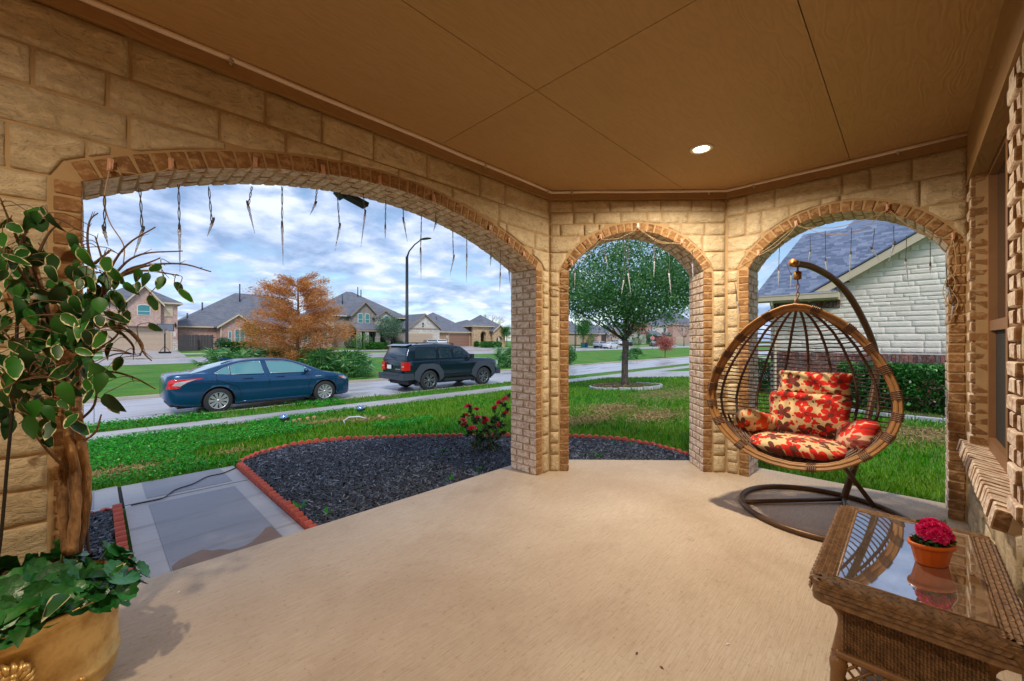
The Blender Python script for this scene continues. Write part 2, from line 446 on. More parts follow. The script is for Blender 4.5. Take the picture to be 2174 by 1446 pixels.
def stone_mesh(W, u0, u1, bot, top, seed, cols, rows, rough=0.016, matx=None, edge_in=0.010, pk=1.0):
    """one quarry-faced block: bot / top are functions of u"""
    rr = random.Random(seed); mb = MB(); off = Vector((rr.uniform(0, 50), rr.uniform(0, 50), rr.uniform(0, 50)))
    def spread(k): 
        a = [0.0, 0.16/k] + [(i)/k for i in range(1, k)] + [1-0.16/k, 1.0]
        return a
    us, zs = spread(cols), spread(rows); w_ = u1-u0
    pro = rr.uniform(0.002, 0.010)*pk
    V = []
    for i, s in enumerate(us):
        for j, t in enumerate(zs):
            u = u0 + w_*s; b, tp = bot(u), top(u); z = b + (tp-b)*t
            edge = (i in (0, len(us)-1)) or (j in (0, len(zs)-1))
            wob = noise.noise(Vector((u*9, z*9, 3.7)) + off)
            if edge:
                u += wob*0.007; z += noise.noise(Vector((u*9, z*9, 9.1)) + off)*0.006
                w = edge_in
            else:
                nn = noise.noise(Vector((u*6, z*9, 0)) + off)*0.5 + noise.noise(Vector((u*21, z*30, 5)) + off)*0.5
                w = -pro - nn*rough
                if i in (1, len(us)-2) or j in (1, len(zs)-2): w = w*0.62 - 0.001
            V.append(W.P(u, w, z))
    nz_ = len(zs)
    F = [(i*nz_+j, (i+1)*nz_+j, (i+1)*nz_+j+1, i*nz_+j+1) for i in range(len(us)-1) for j in range(nz_-1)]
    # wind so that faces look into the porch
    flip = (W.d.cross(Vector((0, 0, 1)))).dot(W.n) > 0
    if flip: F = [f[::-1] for f in F]
    mb.add(V, F, 0, True)
    return mb.mesh('stone', matx or M['stone'])

def lay_stones(root, W, u_lo, u_hi, A, seed, wide=(0.22, 0.62), hs=(0.15, 0.2, 0.24), z_top=H_TRIM, fine=True, lo_gap=0.006, hi_gap=0.006):
    rr = random.Random(seed); g = 0.011
    rows = []; z = 0.0
    nlow = 13
    hh = [rr.choice((0.13, 0.16, 0.19, 0.21)) for _ in range(nlow)]; k = A.sp/sum(hh)
    for h in hh: rows.append((z, z+h*k)); z += h*k
    hh = []
    while sum(hh) < z_top-A.sp-0.1: hh.append(rr.choice(hs))
    k = (z_top-A.sp)/sum(hh)
    for h in hh: rows.append((z, z+h*k)); z += h*k
    ex = BT + 0.012; out0, out1 = A.u0-ex, A.u1+ex
    for z0, z1 in rows:
        low = z1 <= A.sp + 0.001
        spans = [(u_lo+lo_gap, out0), (out1, u_hi-hi_gap)] if low else [(u_lo+lo_gap, u_hi-hi_gap)]
        for s0, s1 in spans:
            u = s0
            if s1-s0 < 0.03: continue
            while u < s1-0.02:
                w = rr.uniform(*wide) if rr.random() > 0.15 else wide[0]*0.8
                if s1-(u+w) < wide[0]*0.75: w = s1-u
                a, b = u+g*0.5, u+w-g*0.5; u += w
                def clip(x, z0=z0):
                    c = A.curve(x, ex)
                    return max(z0+g*0.5, (c+0.004) if (c and not low) else -1)
                # trim the ends that the arch has swallowed
                lo, hi = a, b
                while lo < hi and clip(lo) > z1-0.035: lo += 0.012
                while hi > lo and clip(hi) > z1-0.035: hi -= 0.012
                if hi-lo < 0.045: continue
                # a stone astride the crown keeps only its visible side pieces
                mid_bad = clip((lo+hi)/2) > z1-0.03
                if mid_bad: continue
                cols = max(3, min(14, int((hi-lo)/0.036))) if fine else 3
                me = stone_mesh(W, lo, hi, clip, lambda x, z1=z1: z1-g*0.5, rr.randint(0, 99999), cols, max(3, int((z1-z0)/0.036)) if fine else 3)
                o = link('stone', me, root); o.matrix_parent_inverse = Matrix.Translation(-Vector(root.location))

A1 = Arch(-0.04, 3.262, 2.185, 0.41)
A2 = Arch(0.212, 1.672, 2.185, 0.435)
A3 = Arch(0.217, 1.646, 2.185, 0.425)
t22 = math.tan(math.radians(22.5))*T
wf = thing('porch_wall', 'long stone front wall with the widest, lowest brick arch', 'wall', (1.6, 2.82, 0)); wf['kind'] = 'thing'
wall_core(wf, W_FRONT, -2.3, A_CORNER[0], A1, 0.0, t22); ring_bricks(wf, W_FRONT, A1)
lay_stones(wf, W_FRONT, -1.3, A_CORNER[0], A1, 11, (0.3, 0.62), (0.18, 0.21, 0.24))
wc = thing('porch_wall', 'short stone wall facing straight on, its arch framing the round lawn tree', 'wall', (4.13, 2.12, 0)); wc['kind'] = 'thing'
wall_core(wc, W_CORNER, 0.0, L2, A2, -t22, t22); ring_bricks(wc, W_CORNER, A2)
lay_stones(wc, W_CORNER, 0.0, L2, A2, 23, (0.14, 0.42), (0.12, 0.17, 0.19))
ws = thing('porch_wall', 'stone side wall with the arch behind the hanging chair', 'wall', (4.784, 0.5, 0)); ws['kind'] = 'thing'
LS = B_CORNER[1]-HOUSE_B
wall_core(ws, W_SIDE, 0.0, LS+0.3, A3, -t22, 0.0); ring_bricks(ws, W_SIDE, A3)
lay_stones(ws, W_SIDE, 0.0, LS, A3, 37, (0.18, 0.55), (0.14, 0.18, 0.21))

# ------------------------------------------------------------------ house wall with window (right edge)
hw = thing('house_wall', 'house wall of rough stone with a brick-framed window above a brick sill', 'wall', (3.6, HOUSE_B, 0)); hw['kind'] = 'thing'
WIN_U0, WIN_U1, SILL_Z, HEAD_Z = 0.284, 1.884, 0.66, 2.66
mb = MB()
def hb(u0, u1, z0, z1, w0=0.013, w1=0.5):
    vs = []
    for w in (w0, w1): vs += [W_HOUSE.P(u0, w, z0), W_HOUSE.P(u1, w, z0), W_HOUSE.P(u1, w, z1), W_HOUSE.P(u0, w, z1)]
    mb.add(vs, [(0,1,2,3), (7,6,5,4), (0,4,5,1), (3,2,6,7), (1,5,6,2), (0,3,7,4)])
hb(-0.4, WIN_U0, -0.1, 3.12); hb(WIN_U1, 7.2, -0.1, 3.12); hb(WIN_U0, WIN_U1, -0.1, SILL_Z-0.02); hb(WIN_U0, WIN_U1, HEAD_Z, 3.12)
part('mortar_core', mb, M['mortar'], hw, world=True, fix=False)
rr = random.Random(5)
A_none = Arch(-10, -9, 3.0, 0.2)
def house_stones(u0, u1, z0, z1, wide, seed):
    r2 = random.Random(seed); z = z0
    while z < z1-0.03:
        h = r2.choice((0.16, 0.2, 0.25)); 
        if z1-(z+h) < 0.1: h = z1-z
        u = u0
        while u < u1-0.03:
            w = r2.uniform(*wide)
            if u1-(u+w) < wide[0]*0.7: w = u1-u
            me = stone_mesh(W_HOUSE, u+0.007, u+w-0.007, lambda x, z=z: z+0.007, lambda x, z=z, h=h: z+h-0.007, r2.randint(0, 9999), max(3, int(w/0.06)), max(3, int(h/0.06)), 0.014)
            o = link('stone', me, hw); o.matrix_parent_inverse = Matrix.Translation(-Vector(hw.location))
            u += w
        z += h
house_stones(0.0, 2.05, 0.0, SILL_Z-0.06, (0.22, 0.5), 3)
house_stones(2.12, 4.2, 0.0, 2.66, (0.3, 0.55), 4)
# quoins of brick on both window jambs, alternating long and short
q_me = brick_variants(0.20, 0.105, BW-0.012, 4, 9)      # x along u, y across, z up
q_sm = brick_variants(0.085, 0.105, BW-0.012, 3, 10)
RV = 0.10                                                # window reveal
nq = int((HEAD_Z-SILL_Z)/BW)
for i in range(nq):
    z = SILL_Z + BW*(i+0.5)
    for side, u_j in ((-1, WIN_U0), (1, WIN_U1)):
        ln = 0.195 if i % 2 == 0 else 0.105
        c = W_HOUSE.P(u_j + side*ln/2, 0.045 + (0 if i % 2 else -0.006), z)
        me = rr.choice(q_me)
        pdata('brick', me, hw, c, (rr.uniform(-0.01, 0.01), 0, rr.uniform(-0.02, 0.02)), (ln/0.20, 1.05, 1))
        if i % 2:                                        # short course: stretcher fills the outer half
            c = W_HOUSE.P(u_j + side*0.155, 0.050, z)
            pdata('brick', rr.choice(q_sm), hw, c, (0, 0, rr.uniform(-0.02, 0.02)), (0.95, 1, 1))
# sloped rowlock sill
sb = brick_variants(0.066, 0.215, 0.092, 4, 12)
ns = int((WIN_U1+0.12-(WIN_U0-0.14))/0.076)
for i in range(ns):
    u = WIN_U0-0.12+0.076*(i+0.5)
    c = W_HOUSE.P(u, 0.040+rr.uniform(-0.004, 0.004), SILL_Z-0.045+rr.uniform(-0.003, 0.003))
    pdata('sill_brick', rr.choice(sb), hw, c, (math.radians(12), 0, rr.uniform(-0.03, 0.03)))
mb = MB(); mb.box(W_HOUSE.P((WIN_U0+WIN_U1)/2, 0.06, SILL_Z-0.055), (WIN_U1-WIN_U0+0.22, 0.16, 0.075), 0, mat=Matrix.Rotation(math.radians(12), 3, 'X'))
part('sill_mortar', mb, M['mortar'], hw, world=True)
M['win_frame'] = simple('tan_window_frame', lin(142, 104, 72), 0.5, 0, 0.08)
n = NB('window_glass'); n.set(lin(44, 50, 52), 0.03, 0.0); n.p.inputs['Specular IOR Level'].default_value = 1.0; n.p.inputs['IOR'].default_value = 1.6; M['glass_dark'] = n.mat
n = NB('insect_screen'); v = n.tc('Object', (420, 420, 420)); s_ = n.sep(v)
wv = n.m('MAXIMUM', n.m('SINE', s_[0]), n.m('SINE', s_[2])); n.set(n.mix(n.ramp(wv, [(0.3, 0.0), (0.9, 1.0)]), lin(30, 28, 28), lin(66, 62, 60)), 0.7); M['screen'] = n.mat
mb = MB(); yW = RV
def wbar(u0, u1, z0, z1, w0, w1, mb):
    vs = []
    for w in (w0, w1): vs += [W_HOUSE.P(u0, w, z0), W_HOUSE.P(u1, w, z0), W_HOUSE.P(u1, w, z1), W_HOUSE.P(u0, w, z1)]
    mb.add(vs, [(0,1,2,3), (7,6,5,4), (0,4,5,1), (3,2,6,7), (1,5,6,2), (0,3,7,4)])
ZS, ZM = SILL_Z+0.03, 1.50
for u0, u1 in ((WIN_U0, WIN_U0+0.05), (WIN_U1-0.05, WIN_U1), ((WIN_U0+WIN_U1)/2-0.035, (WIN_U0+WIN_U1)/2+0.035)): wbar(u0, u1, ZS, HEAD_Z, yW-0.03, yW+0.05, mb)
wbar(WIN_U0+0.05, WIN_U1-0.05, ZS-0.04, ZS+0.05, yW-0.028, yW+0.048, mb); wbar(WIN_U0+0.05, WIN_U1-0.05, HEAD_Z-0.05, HEAD_Z, yW-0.028, yW+0.048, mb)
wbar(WIN_U0+0.05, WIN_U1-0.05, ZM, ZM+0.07, yW-0.024, yW+0.045, mb)
wfm = part('window_frame', mb, M['win_frame'], hw, world=True)
um = (WIN_U0+WIN_U1)/2
for u0, u1 in ((WIN_U0+0.052, um-0.037), (um+0.037, WIN_U1-0.052)):
    mb = MB(); wbar(u0, u1, ZM+0.07, HEAD_Z-0.05, yW+0.012, yW+0.02, mb); part('pane', mb, M['glass_dark'], wfm)
    mb = MB(); wbar(u0, u1, ZS+0.05, ZM, yW+0.004, yW+0.01, mb); part('insect_screen', mb, M['screen'], wfm)
mb = MB(); wbar(-0.0, 4.2, HEAD_Z+0.0, H_CEIL+0.02, -0.012, 0.04, mb); wbar(-0.0, 4.2, HEAD_Z-0.02, HEAD_Z+0.0, -0.016, RV-0.032, mb)
part('header_board', mb, M['trim'], hw, world=True)
# wall with the front door side, behind the camera
M['siding'] = simple('tan_render', lin(190, 160, 118), 0.9, 0, 0.1, 3, 0.4, 40)
mb = MB(); mb.bx(-2.5, -2.3, HOUSE_B-0.1, 3.2, -0.1, 3.12)
bw = single('house_wall', mb, M['siding'], 'plain tan house wall closing the porch behind the camera', 'wall'); bw['kind'] = 'thing'

# ------------------------------------------------------------------ floor, ceiling, trim, conduit, lamp
slab = [(-2.4, -0.5), (5.22, -0.5), (5.22, 1.60), (3.66, 3.27), (-2.4, 3.27)]
mb = MB(); mb.slab(slab, -0.5, 0.0); struct('porch_floor', mb, M['porch_floor'])
mb = MB(); mb.slab([(-2.6, -0.9), (5.35, -0.9), (5.35, 1.65), (3.72, 3.4), (-2.6, 3.4)], H_CEIL+0.03, H_CEIL+0.35)  # unseen slab added above the ceiling to keep light out
roof = single('light_block_slab', mb, M['trim'], 'unseen flat slab added over the porch ceiling to block light', 'roof'); roof['kind'] = 'structure'
ceil = thing('ceiling', None, None, (1.6, 1.2, H_CEIL)); ceil['kind'] = 'structure'
def panel(x0, x1, y0, y1, clip=None):
    g = 0.0025
    pts = [(x0+g, y0+g), (x1-g, y0+g), (x1-g, y1-g), (x0+g, y1-g)]
    if clip:                                   # cut by the chamfer of the corner wall
        q = []
        k = (A_CORNER[1]-B_CORNER[1])/(A_CORNER[0]-B_CORNER[0])
        f = lambda p: p[1] - (A_CORNER[1] + 0.05 + k*(p[0]-A_CORNER[0]))
        for i in range(4):
            p, r_ = pts[i], pts[(i+1) % 4]; fp, fr = f(p), f(r_)
            if fp <= 0: q.append(p)
            if fp*fr < 0:
                t = fp/(fp-fr); q.append((p[0]+(r_[0]-p[0])*t, p[1]+(r_[1]-p[1])*t))
        pts = q
    if len(pts) > 2:
        mb = MB(); mb.slab(pts, H_CEIL, H_CEIL+0.012); part('ceiling_panel', mb, M['ceiling'], ceil, world=True)
for y0, y1 in ((HOUSE_B-0.02, 0.38), (0.38, 1.73), (1.73, 2.86)):
    for x0, x1 in ((-2.35, 2.0), (2.0, 4.63), (4.63, 4.82)): panel(x0, x1, y0, y1, True)
mb = MB(); mb.slab([(-2.4, -0.4), (4.9, -0.4), (4.9, 1.45), (3.5, 2.95), (-2.4, 2.95)], H_CEIL+0.013, H_CEIL+0.02); part('ceiling_backing', mb, M['dark_gap'], ceil, world=True)
def trim_poly(off):                             # offset line inside the three walls
    k = math.tan(math.radians(22.5))*off
    return [Vector((-2.3, 2.82-off, 0)), Vector((A_CORNER[0]-k, 2.82-off, 0)), Vector((B_CORNER[0]-off, B_CORNER[1]-k, 0)), Vector((B_CORNER[0]-off, HOUSE_B+0.0, 0))]
M_TR = trim_poly(0.035); M_IN = trim_poly(-0.02)
for i in range(3):
    mb = MB(); a, b, c, d = M_TR[i], M_TR[i+1], M_IN[i+1], M_IN[i]
    mb.slab([(a.x, a.y), (b.x, b.y), (c.x, c.y), (d.x, d.y)], H_TRIM, H_CEIL-0.002)
    tag(link('trim_board', mb.mesh('trim_board', M['trim'], True)), ['long brown trim board along the top of the wide-arch wall', 'short brown trim board above the middle arch', 'brown trim board above the arch behind the hanging chair'][i], 'trim board')
cp = thing('conduit', 'thin painted conduit pipe running along the ceiling edge trim', 'pipe', (1.6, 2.76, 3.0))
cl_ = trim_poly(0.050); zc = H_CEIL-0.016
pts = [cl_[0]+Vector((0, 0, zc))]
for p, q in zip(cl_[:-1], cl_[1:]):
    L_ = (q-p).length; k = max(2, int(L_/0.4))
    for i in range(1, k+1): pts.append(p+(q-p)*(i/k)+Vector((0, 0, zc + 0.003*math.sin(i*2.1))))
mb = MB(); mb.tube(pts, 0.0155, 10); part('pipe', mb, M['conduit'], cp, world=True)
for px in (490, 1030, 1163, 1215, 1505, 1600, 1906):
    for wfr, y in ((W_FRONT, 2.77),):
        p = on_z(px, 300, 3.03) if False else None
    if px < 1170: q = on_b(px, 400, 2.765); q.z = zc
    elif px < 1550:
        r_ = (px-CX)/FX; q = at(px, 400, 4.39); q.z = zc
    else: q = on_a(px, 400, 4.735); q.z = zc
    mb = MB(); mb.box(q, (0.022, 0.022, 0.040), rz=0.4); mb.box(q+Vector((0, 0, -0.026)), (0.012, 0.012, 0.02)); mb.ball(q+Vector((-0.006, -0.006, -0.03)), 0.006, 6, 4)
    part('clip', mb, M['chrome'], cp, world=True)
LP = at(1489, 316, 3.44)
lampt = thing('recessed_light', 'round lit recessed downlight in the tan ceiling', 'ceiling light', (LP.x, LP.y, H_CEIL))
mb = MB(); mb.lathe([(0.062, -0.001), (0.066, -0.010), (0.088, -0.008), (0.095, 0.0)], (0, 0, 0), 32); part('trim_ring', mb, M['lamp_white'], lampt)
mb = MB(); mb.lathe([(0.0, -0.004), (0.03, -0.0035), (0.0615, -0.002)], (0, 0, 0), 28, caps=False); part('lens', mb, M['lamp_glow'], lampt)
ld = bpy.data.lights.new('downlight', 'AREA'); ld.shape = 'DISK'; ld.size = 0.11; ld.energy = 51; ld.color = (1.0, 0.83, 0.61); ld.spread = math.radians(165)
lo = bpy.data.objects.new('downlight', ld); C.objects.link(lo); lo.parent = lampt; lo.location = (0, 0, -0.02)

l2 = dup(lampt, (-0.85, 1.15, H_CEIL), 0, 'second lit recessed downlight behind the camera')
for o in l2.children:
    if o.type == 'LIGHT': o.data = o.data.copy(); o.data.energy = 30
# ------------------------------------------------------------------ terrain
PROFILE = [(-400, -0.14), (6.5, -0.14), (10.9, -0.47), (13.3, -0.50), (13.45, -0.63), (18.55, -0.63), (18.72, -0.45), (42.9, -0.45),
           (43.05, -0.58), (54.0, -0.50), (54.2, -0.30), (62, 0.33), (90, 0.4), (900, 0.4)]
def gz(b):
    for (b0, z0), (b1, z1) in zip(PROFILE, PROFILE[1:]):
        if b0 <= b <= b1: return z0 + (z1-z0)*(b-b0)/(b1-b0)
    return 0.4
def on_ground(px, py, dz=0.0):
    z = -0.3
    for _ in range(40): p = on_z(px, py, z); z = 0.5*z + 0.5*(gz(p.y)+dz)
    p = on_z(px, py, z); p.z = gz(p.y)+dz; return p

def mat_lawn():
    n = NB('lawn_turf'); v = n.geo()
    f = n.noise(v, 0.55, 5, 0.6, 0.5); g = n.noise(n.map(v, (0.45, 1.2, 1)), 0.9, 6, 0.65, 0.5); h = n.noise(v, 30, 6, 0.7)
    c = n.mix(n.ramp(f, [(0.35, 0.0), (0.65, 1.0)]), lin(50, 128, 6), lin(104, 152, 16))
    c = n.mix(n.ramp(g, [(0.53, 0.0), (0.68, 0.7)]), c, lin(142, 128, 70))
    c = n.mix(n.ramp(h, [(0.35, 0.7), (0.6, 0.0)]), c, lin(34, 72, 12))
    n.set(c, 0.9); n.bump(n.noise(v, 60, 4, 0.7), 0.9, 0.03); return n.mat
M['lawn'] = mat_lawn()
bs = sorted(set([-400, -120, -40, -15, -6, 0, 3, 5] + [p[0] for p in PROFILE[1:]] + [8, 9.4, 12, 22, 26, 30, 34, 38, 57, 60, 70, 120, 300]))
as_ = [-600, -250, -120, -60] + list(range(-40, 60, 4)) + [60, 75, 90, 120, 160, 220, 320, 500, 900]
mb = MB(); nb_ = len(bs)
vs = []
for i, a in enumerate(as_):
    for b in bs:
        under = (a < 5.2 and b < 3.2)
        vs.append((a, b, gz(b) + (0.03*noise.noise(Vector((a*0.21, b*0.27, 0))) if 20 < b < 42 else 0)))
fs = [(i*nb_+j, (i+1)*nb_+j, (i+1)*nb_+j+1, i*nb_+j+1) for i in range(len(as_)-1) for j in range(nb_-1)]
mb.add(vs, fs, 0, True); struct('lawn', mb, M['lawn'])

def mat_concrete(name, c0, c1, wet, sc=1.0, stain=lin(96, 88, 80)):
    n = NB(name); v = n.geo()
    f = n.noise(n.map(v, (0.5, 2.2, 1)), 0.5*sc, 6, 0.62, 0.6); g = n.noise(v, 24, 5, 0.7)
    c = n.mix(n.ramp(f, [(0.3, 0.0), (0.7, 1.0)]), c0, c1)
    c = n.mix(n.ramp(n.noise(n.map(v, (0.35, 3.0, 1)), 0.9*sc, 5, 0.6), [(0.58, 0.0), (0.68, 0.75)]), c, stain)
    c = n.mix(n.ramp(g, [(0.55, 0.0), (0.75, 0.4)]), c, stain)
    n.set(c, n.ramp(f, [(0.35, wet), (0.7, wet+0.3)])); n.bump(g, 0.25, 0.003); return n.mat
M['street'] = mat_concrete('wet_street_concrete', lin(166, 166, 174), lin(192, 190, 196), 0.22)
M['walk'] = mat_concrete('grey_walk_concrete', lin(122, 124, 134), lin(148, 149, 158), 0.45, 2.0, lin(116, 112, 112))
M['walk_edge'] = mat_concrete('smooth_walk_border', lin(160, 158, 162), lin(182, 180, 182), 0.5, 2.0, lin(140, 134, 130))
M['sidewalk'] = mat_concrete('damp_sidewalk', lin(160, 156, 154), lin(188, 184, 184), 0.25, 1.6, lin(120, 98, 76))
M['curb'] = mat_concrete('curb_concrete', lin(166, 156, 142), lin(190, 182, 168), 0.5, 2.0)
def strip(name, x0, x1, y0, y1, step, lanes, mat, dz, pname='road_panel', gap=0.012, thick=0.06, slope=True):
    e = thing(name, None, None, (0, 0, 0)); e['kind'] = 'structure'
    x = x0
    while x < x1-0.01:
        xe = min(x+step, x1)
        for k in range(lanes):
            ya, yb = y0+(y1-y0)*k/lanes, y0+(y1-y0)*(k+1)/lanes
            m_ = MB(); vv = []
            for z in (dz-thick, dz):
                for (xx, yy) in ((x+gap/2, ya+gap/2), (xe-gap/2, ya+gap/2), (xe-gap/2, yb-gap/2), (x+gap/2, yb-gap/2)):
                    base = gz(yy) if slope else 0
                    vv.append((xx, yy, base+z))
            m_.add(vv, [(3,2,1,0), (4,5,6,7), (0,1,5,4), (1,2,6,5), (2,3,7,6), (3,0,4,7)])
            part(pname, m_, mat, e)
        x = xe
    return e
strip('street', -60, 240, 13.46, 18.54, 6.0, 2, M['street'], 0.09)
strip('far_street', -90, 300, 43.1, 53.95, 10.0, 2, M['street'], 0.10)
strip('sidewalk', -60, 18.2, 10.95, 11.95, 1.52, 1, M['sidewalk'], 0.02, 'paving_panel', 0.012, 0.1)
strip('sidewalk', 23.6, 60, 10.95, 11.95, 1.52, 1, M['sidewalk'], 0.02, 'paving_panel', 0.012, 0.1)
strip('driveway', 18.2, 23.6, 3.2, 13.4, 2.7, 3, M['sidewalk'], 0.025, 'paving_panel', 0.012, 0.1)
for y0, y1, nm in ((18.56, 18.74, 'far'), (42.86, 43.04, 'x'), (54.0, 54.2, 'y')):
    mb = MB()
    for i in range(-30, 100): mb.bx(i*3.0+0.006, i*3.0+2.994, y0, y1, -0.75, gz(y1 if y0 != 42.86 else y0-0.1)+0.012)
    struct('kerb', mb, M['curb'])
mb = MB()
for i in range(-20, 40):
    x0, x1 = i*3.0+0.006, i*3.0+2.994
    if x1 > 18.0 and x0 < 24: continue
    mb.bx(x0, x1, 13.28, 13.44, -0.75, -0.495)
struct('kerb', mb, M['curb'])
# houses' driveways and the pavement across the far street
for x0, x1 in ((0.6, 6.8), (31.5, 37.2), (42.5, 52.0), (96, 104), (128, 136)): strip('driveway', x0, x1, 54.2, 62.3, 3.2, 3, M['sidewalk'], 0.03, 'paving_panel', 0.03)
strip('far_sidewalk', -40, 200, 56.6, 57.8, 6.0, 1, M['walk_edge'], 0.035, 'paving_panel', 0.03)

# walkway from the porch: panels with smooth borders, then the branch to the left
WZ = -0.115
wk = thing('walkway', None, None, (0.7, 4.5, WZ)); wk['kind'] = 'structure'
def wpanel(x0, x1, y0, y1, mat=None, dz=0.0):
    m_ = MB(); m_.slab([(x0, y0), (x1, y0), (x1, y1), (x0, y1)], WZ-0.15, WZ+dz); part('paving_panel', m_, mat or M['walk'], wk, world=True)
wpanel(0.20, 1.20, 3.285, 5.24, M['walk_edge']); wpanel(0.36, 1.04, 3.29, 5.12, M['walk'], 0.0035)
wpanel(0.20, 1.20, 5.265, 5.98, M['walk_edge']); wpanel(0.36, 1.06, 5.33, 5.97, M['walk'], 0.0035)
for i in range(5): 
    x1 = 0.17-1.5*i; wpanel(x1-1.475, x1, 5.265, 6.02, M['walk_edge']); wpanel(x1-1.475, x1-0.17, 5.35, 5.95, M['walk'], 0.0035)
M['joint'] = simple('expansion_joint', lin(40, 36, 36), 0.9)
mb = MB(); mb.bx(0.2, 1.2, 5.241, 5.264, WZ-0.1, WZ-0.012); mb.bx(0.171, 0.199, 5.27, 6.0, WZ-0.1, WZ-0.012); part('expansion_joint', mb, M['joint'], wk, world=True)
# damp brown stain on the walk next to the slab: a real film of mud with its own outline
n = NB('damp_stain'); v = n.geo(); n.set(n.mix(n.noise(v, 7, 5), lin(104, 74, 52), lin(142, 108, 80)), 0.5); M['stain'] = n.mat
pts = [(0.37, 3.292)] + [(0.37+0.66*i/14, 3.60+0.10*math.sin(i*0.55)+0.05*noise.noise(Vector((i*0.9, 0, 0)))+0.10*(i/14)) for i in range(15)] + [(1.03, 3.292)]
mb = MB(); mb.slab(pts, WZ+0.0037, WZ+0.0055); part('mud_film', mb, M['stain'], wk, world=True)

# ------------------------------------------------------------------ scattered stuff helpers
def cloud_mesh(name, V, F, mats, smooth=False, mi=None):
    """V: (n,3) array, F: (m,k) array of equal-sided faces"""
    me = bpy.data.meshes.new(name); k = F.shape[1]
    me.vertices.add(len(V)); me.vertices.foreach_set('co', np.ascontiguousarray(V, np.float32).ravel())
    me.loops.add(F.size); me.loops.foreach_set('vertex_index', np.ascontiguousarray(F, np.int32).ravel())
    me.polygons.add(len(F)); me.polygons.foreach_set('loop_start', np.arange(0, F.size, k, dtype=np.int32)); me.polygons.foreach_set('loop_total', np.full(len(F), k, np.int32))
    if mi is not None: me.polygons.foreach_set('material_index', np.ascontiguousarray(mi, np.int32))
    for m_ in (mats if isinstance(mats, (list, tuple)) else [mats]): me.materials.append(m_)
    me.update(calc_edges=True); me.validate(); return me
RN = np.random.default_rng(11)
def leaf_quads(P, size, rng, up=0.25, aspect=0.5, dirs=None):
    """rhombic leaves at points P"""
    n = len(P); d = rng.normal(size=(n, 3)) if dirs is None else dirs + rng.normal(size=(n, 3))*0.5
    d /= np.linalg.norm(d, axis=1, keepdims=True)+1e-9
    u = rng.normal(size=(n, 3)); u[:, 2] += up; w = np.cross(d, u); w /= np.linalg.norm(w, axis=1, keepdims=True)+1e-9
    s_ = size*(0.7+0.6*rng.random((n, 1)))
    V = np.empty((n, 4, 3)); V[:, 0] = P; V[:, 1] = P+d*s_*0.5+w*s_*aspect*0.5; V[:, 2] = P+d*s_; V[:, 3] = P+d*s_*0.5-w*s_*aspect*0.5
    return V.reshape(-1, 3), np.arange(4*n).reshape(n, 4)
def mat_leaf(name, stops, rough=0.55, trans=0.25, patch=None):
    n = NB(name); g = n.N.new('ShaderNodeNewGeometry')
    c = n.ramp(g.outputs['Random Per Island'], stops)
    if patch:
        f = n.noise(g.outputs['Position'], patch[0], 3); c = n.mix(n.ramp(f, [(0.4, 0.0), (0.65, 0.75)]), c, patch[1])
    n.set(c, rough)
    tr = n.N.new('ShaderNodeBsdfTranslucent'); n.L.new(c, tr.inputs['Color'])
    ms = n.N.new('ShaderNodeMixShader'); ms.inputs[0].default_value = trans
    n.L.new(n.p.outputs[0], ms.inputs[1]); n.L.new(tr.outputs[0], ms.inputs[2])
    n.L.new(ms.outputs[0], n.N['Material Output'].inputs['Surface']); return n.mat
M['grass'] = mat_leaf('grass_blade', [(0.0, lin(30, 116, 2)), (0.5, lin(56, 160, 4)), (0.85, lin(104, 180, 16)), (1.0, lin(176, 186, 80))], 0.55, 0.35, (0.6, lin(128, 158, 22)))
M['clover'] = mat_leaf('clover_leaf', [(0.0, lin(14, 112, 2)), (0.6, lin(26, 150, 4)), (0.95, lin(62, 178, 18)), (1.0, lin(150, 206, 110))], 0.6, 0.35)
M['dry'] = mat_leaf('dry_grass', [(0.0, lin(130, 106, 66)), (0.6, lin(176, 150, 104)), (1.0, lin(120, 130, 50))], 0.8, 0.15)

# mulch bed outline (right of the walk, round the corner to the third arch)
BEDPX = [(500, 989), (530, 975), (560, 964), (600, 954), (640, 946), (700, 940), (770, 935), (850, 932), (930, 931), (1010, 930), (1080, 930), (1145, 930), (1210, 932), (1270, 934), (1330, 939), (1390, 950), (1455, 968), (1500, 985)]
BED_EDGE = [on_z(x, y, -0.12) for x, y in BEDPX]
BED_EDGE[0].x = 1.27
bed_poly = [(1.27, 3.25)] + [(p.x, p.y) for p in BED_EDGE] + [(5.2, 1.72), (4.6, 2.1), (3.6, 3.2)]
def inside(poly, x, y):
    """vectorised point in polygon"""
    r = np.zeros(len(x), bool); n = len(poly)
    for i in range(n):
        x0, y0 = poly[i]; x1, y1 = poly[(i+1) % n]
        c = ((y0 > y) != (y1 > y)) & (x < (x1-x0)*(y-y0)/((y1-y0) or 1e-9)+x0); r ^= c
    return r
def sample_poly(poly, n, rng):
    xs = [p[0] for p in poly]; ys = [p[1] for p in poly]
    x = rng.uniform(min(xs), max(xs), n); y = rng.uniform(min(ys), max(ys), n); k = inside(poly, x, y); return x[k], y[k]
left_bed = [(-2.2, 3.3), (0.10, 3.3), (0.10, 5.15), (-2.2, 5.15)]
M['mulch'] = mat_leaf('black_mulch_chip', [(0.0, lin(18, 21, 28)), (0.5, lin(44, 48, 58)), (0.85, lin(78, 84, 98)), (1.0, lin(132, 140, 156))], 0.5, 0.0)
M['mulch_bed'] = simple('mulch_bed_base', lin(20, 21, 26), 0.9, 0, 0.4, 30, 1.0, 60)
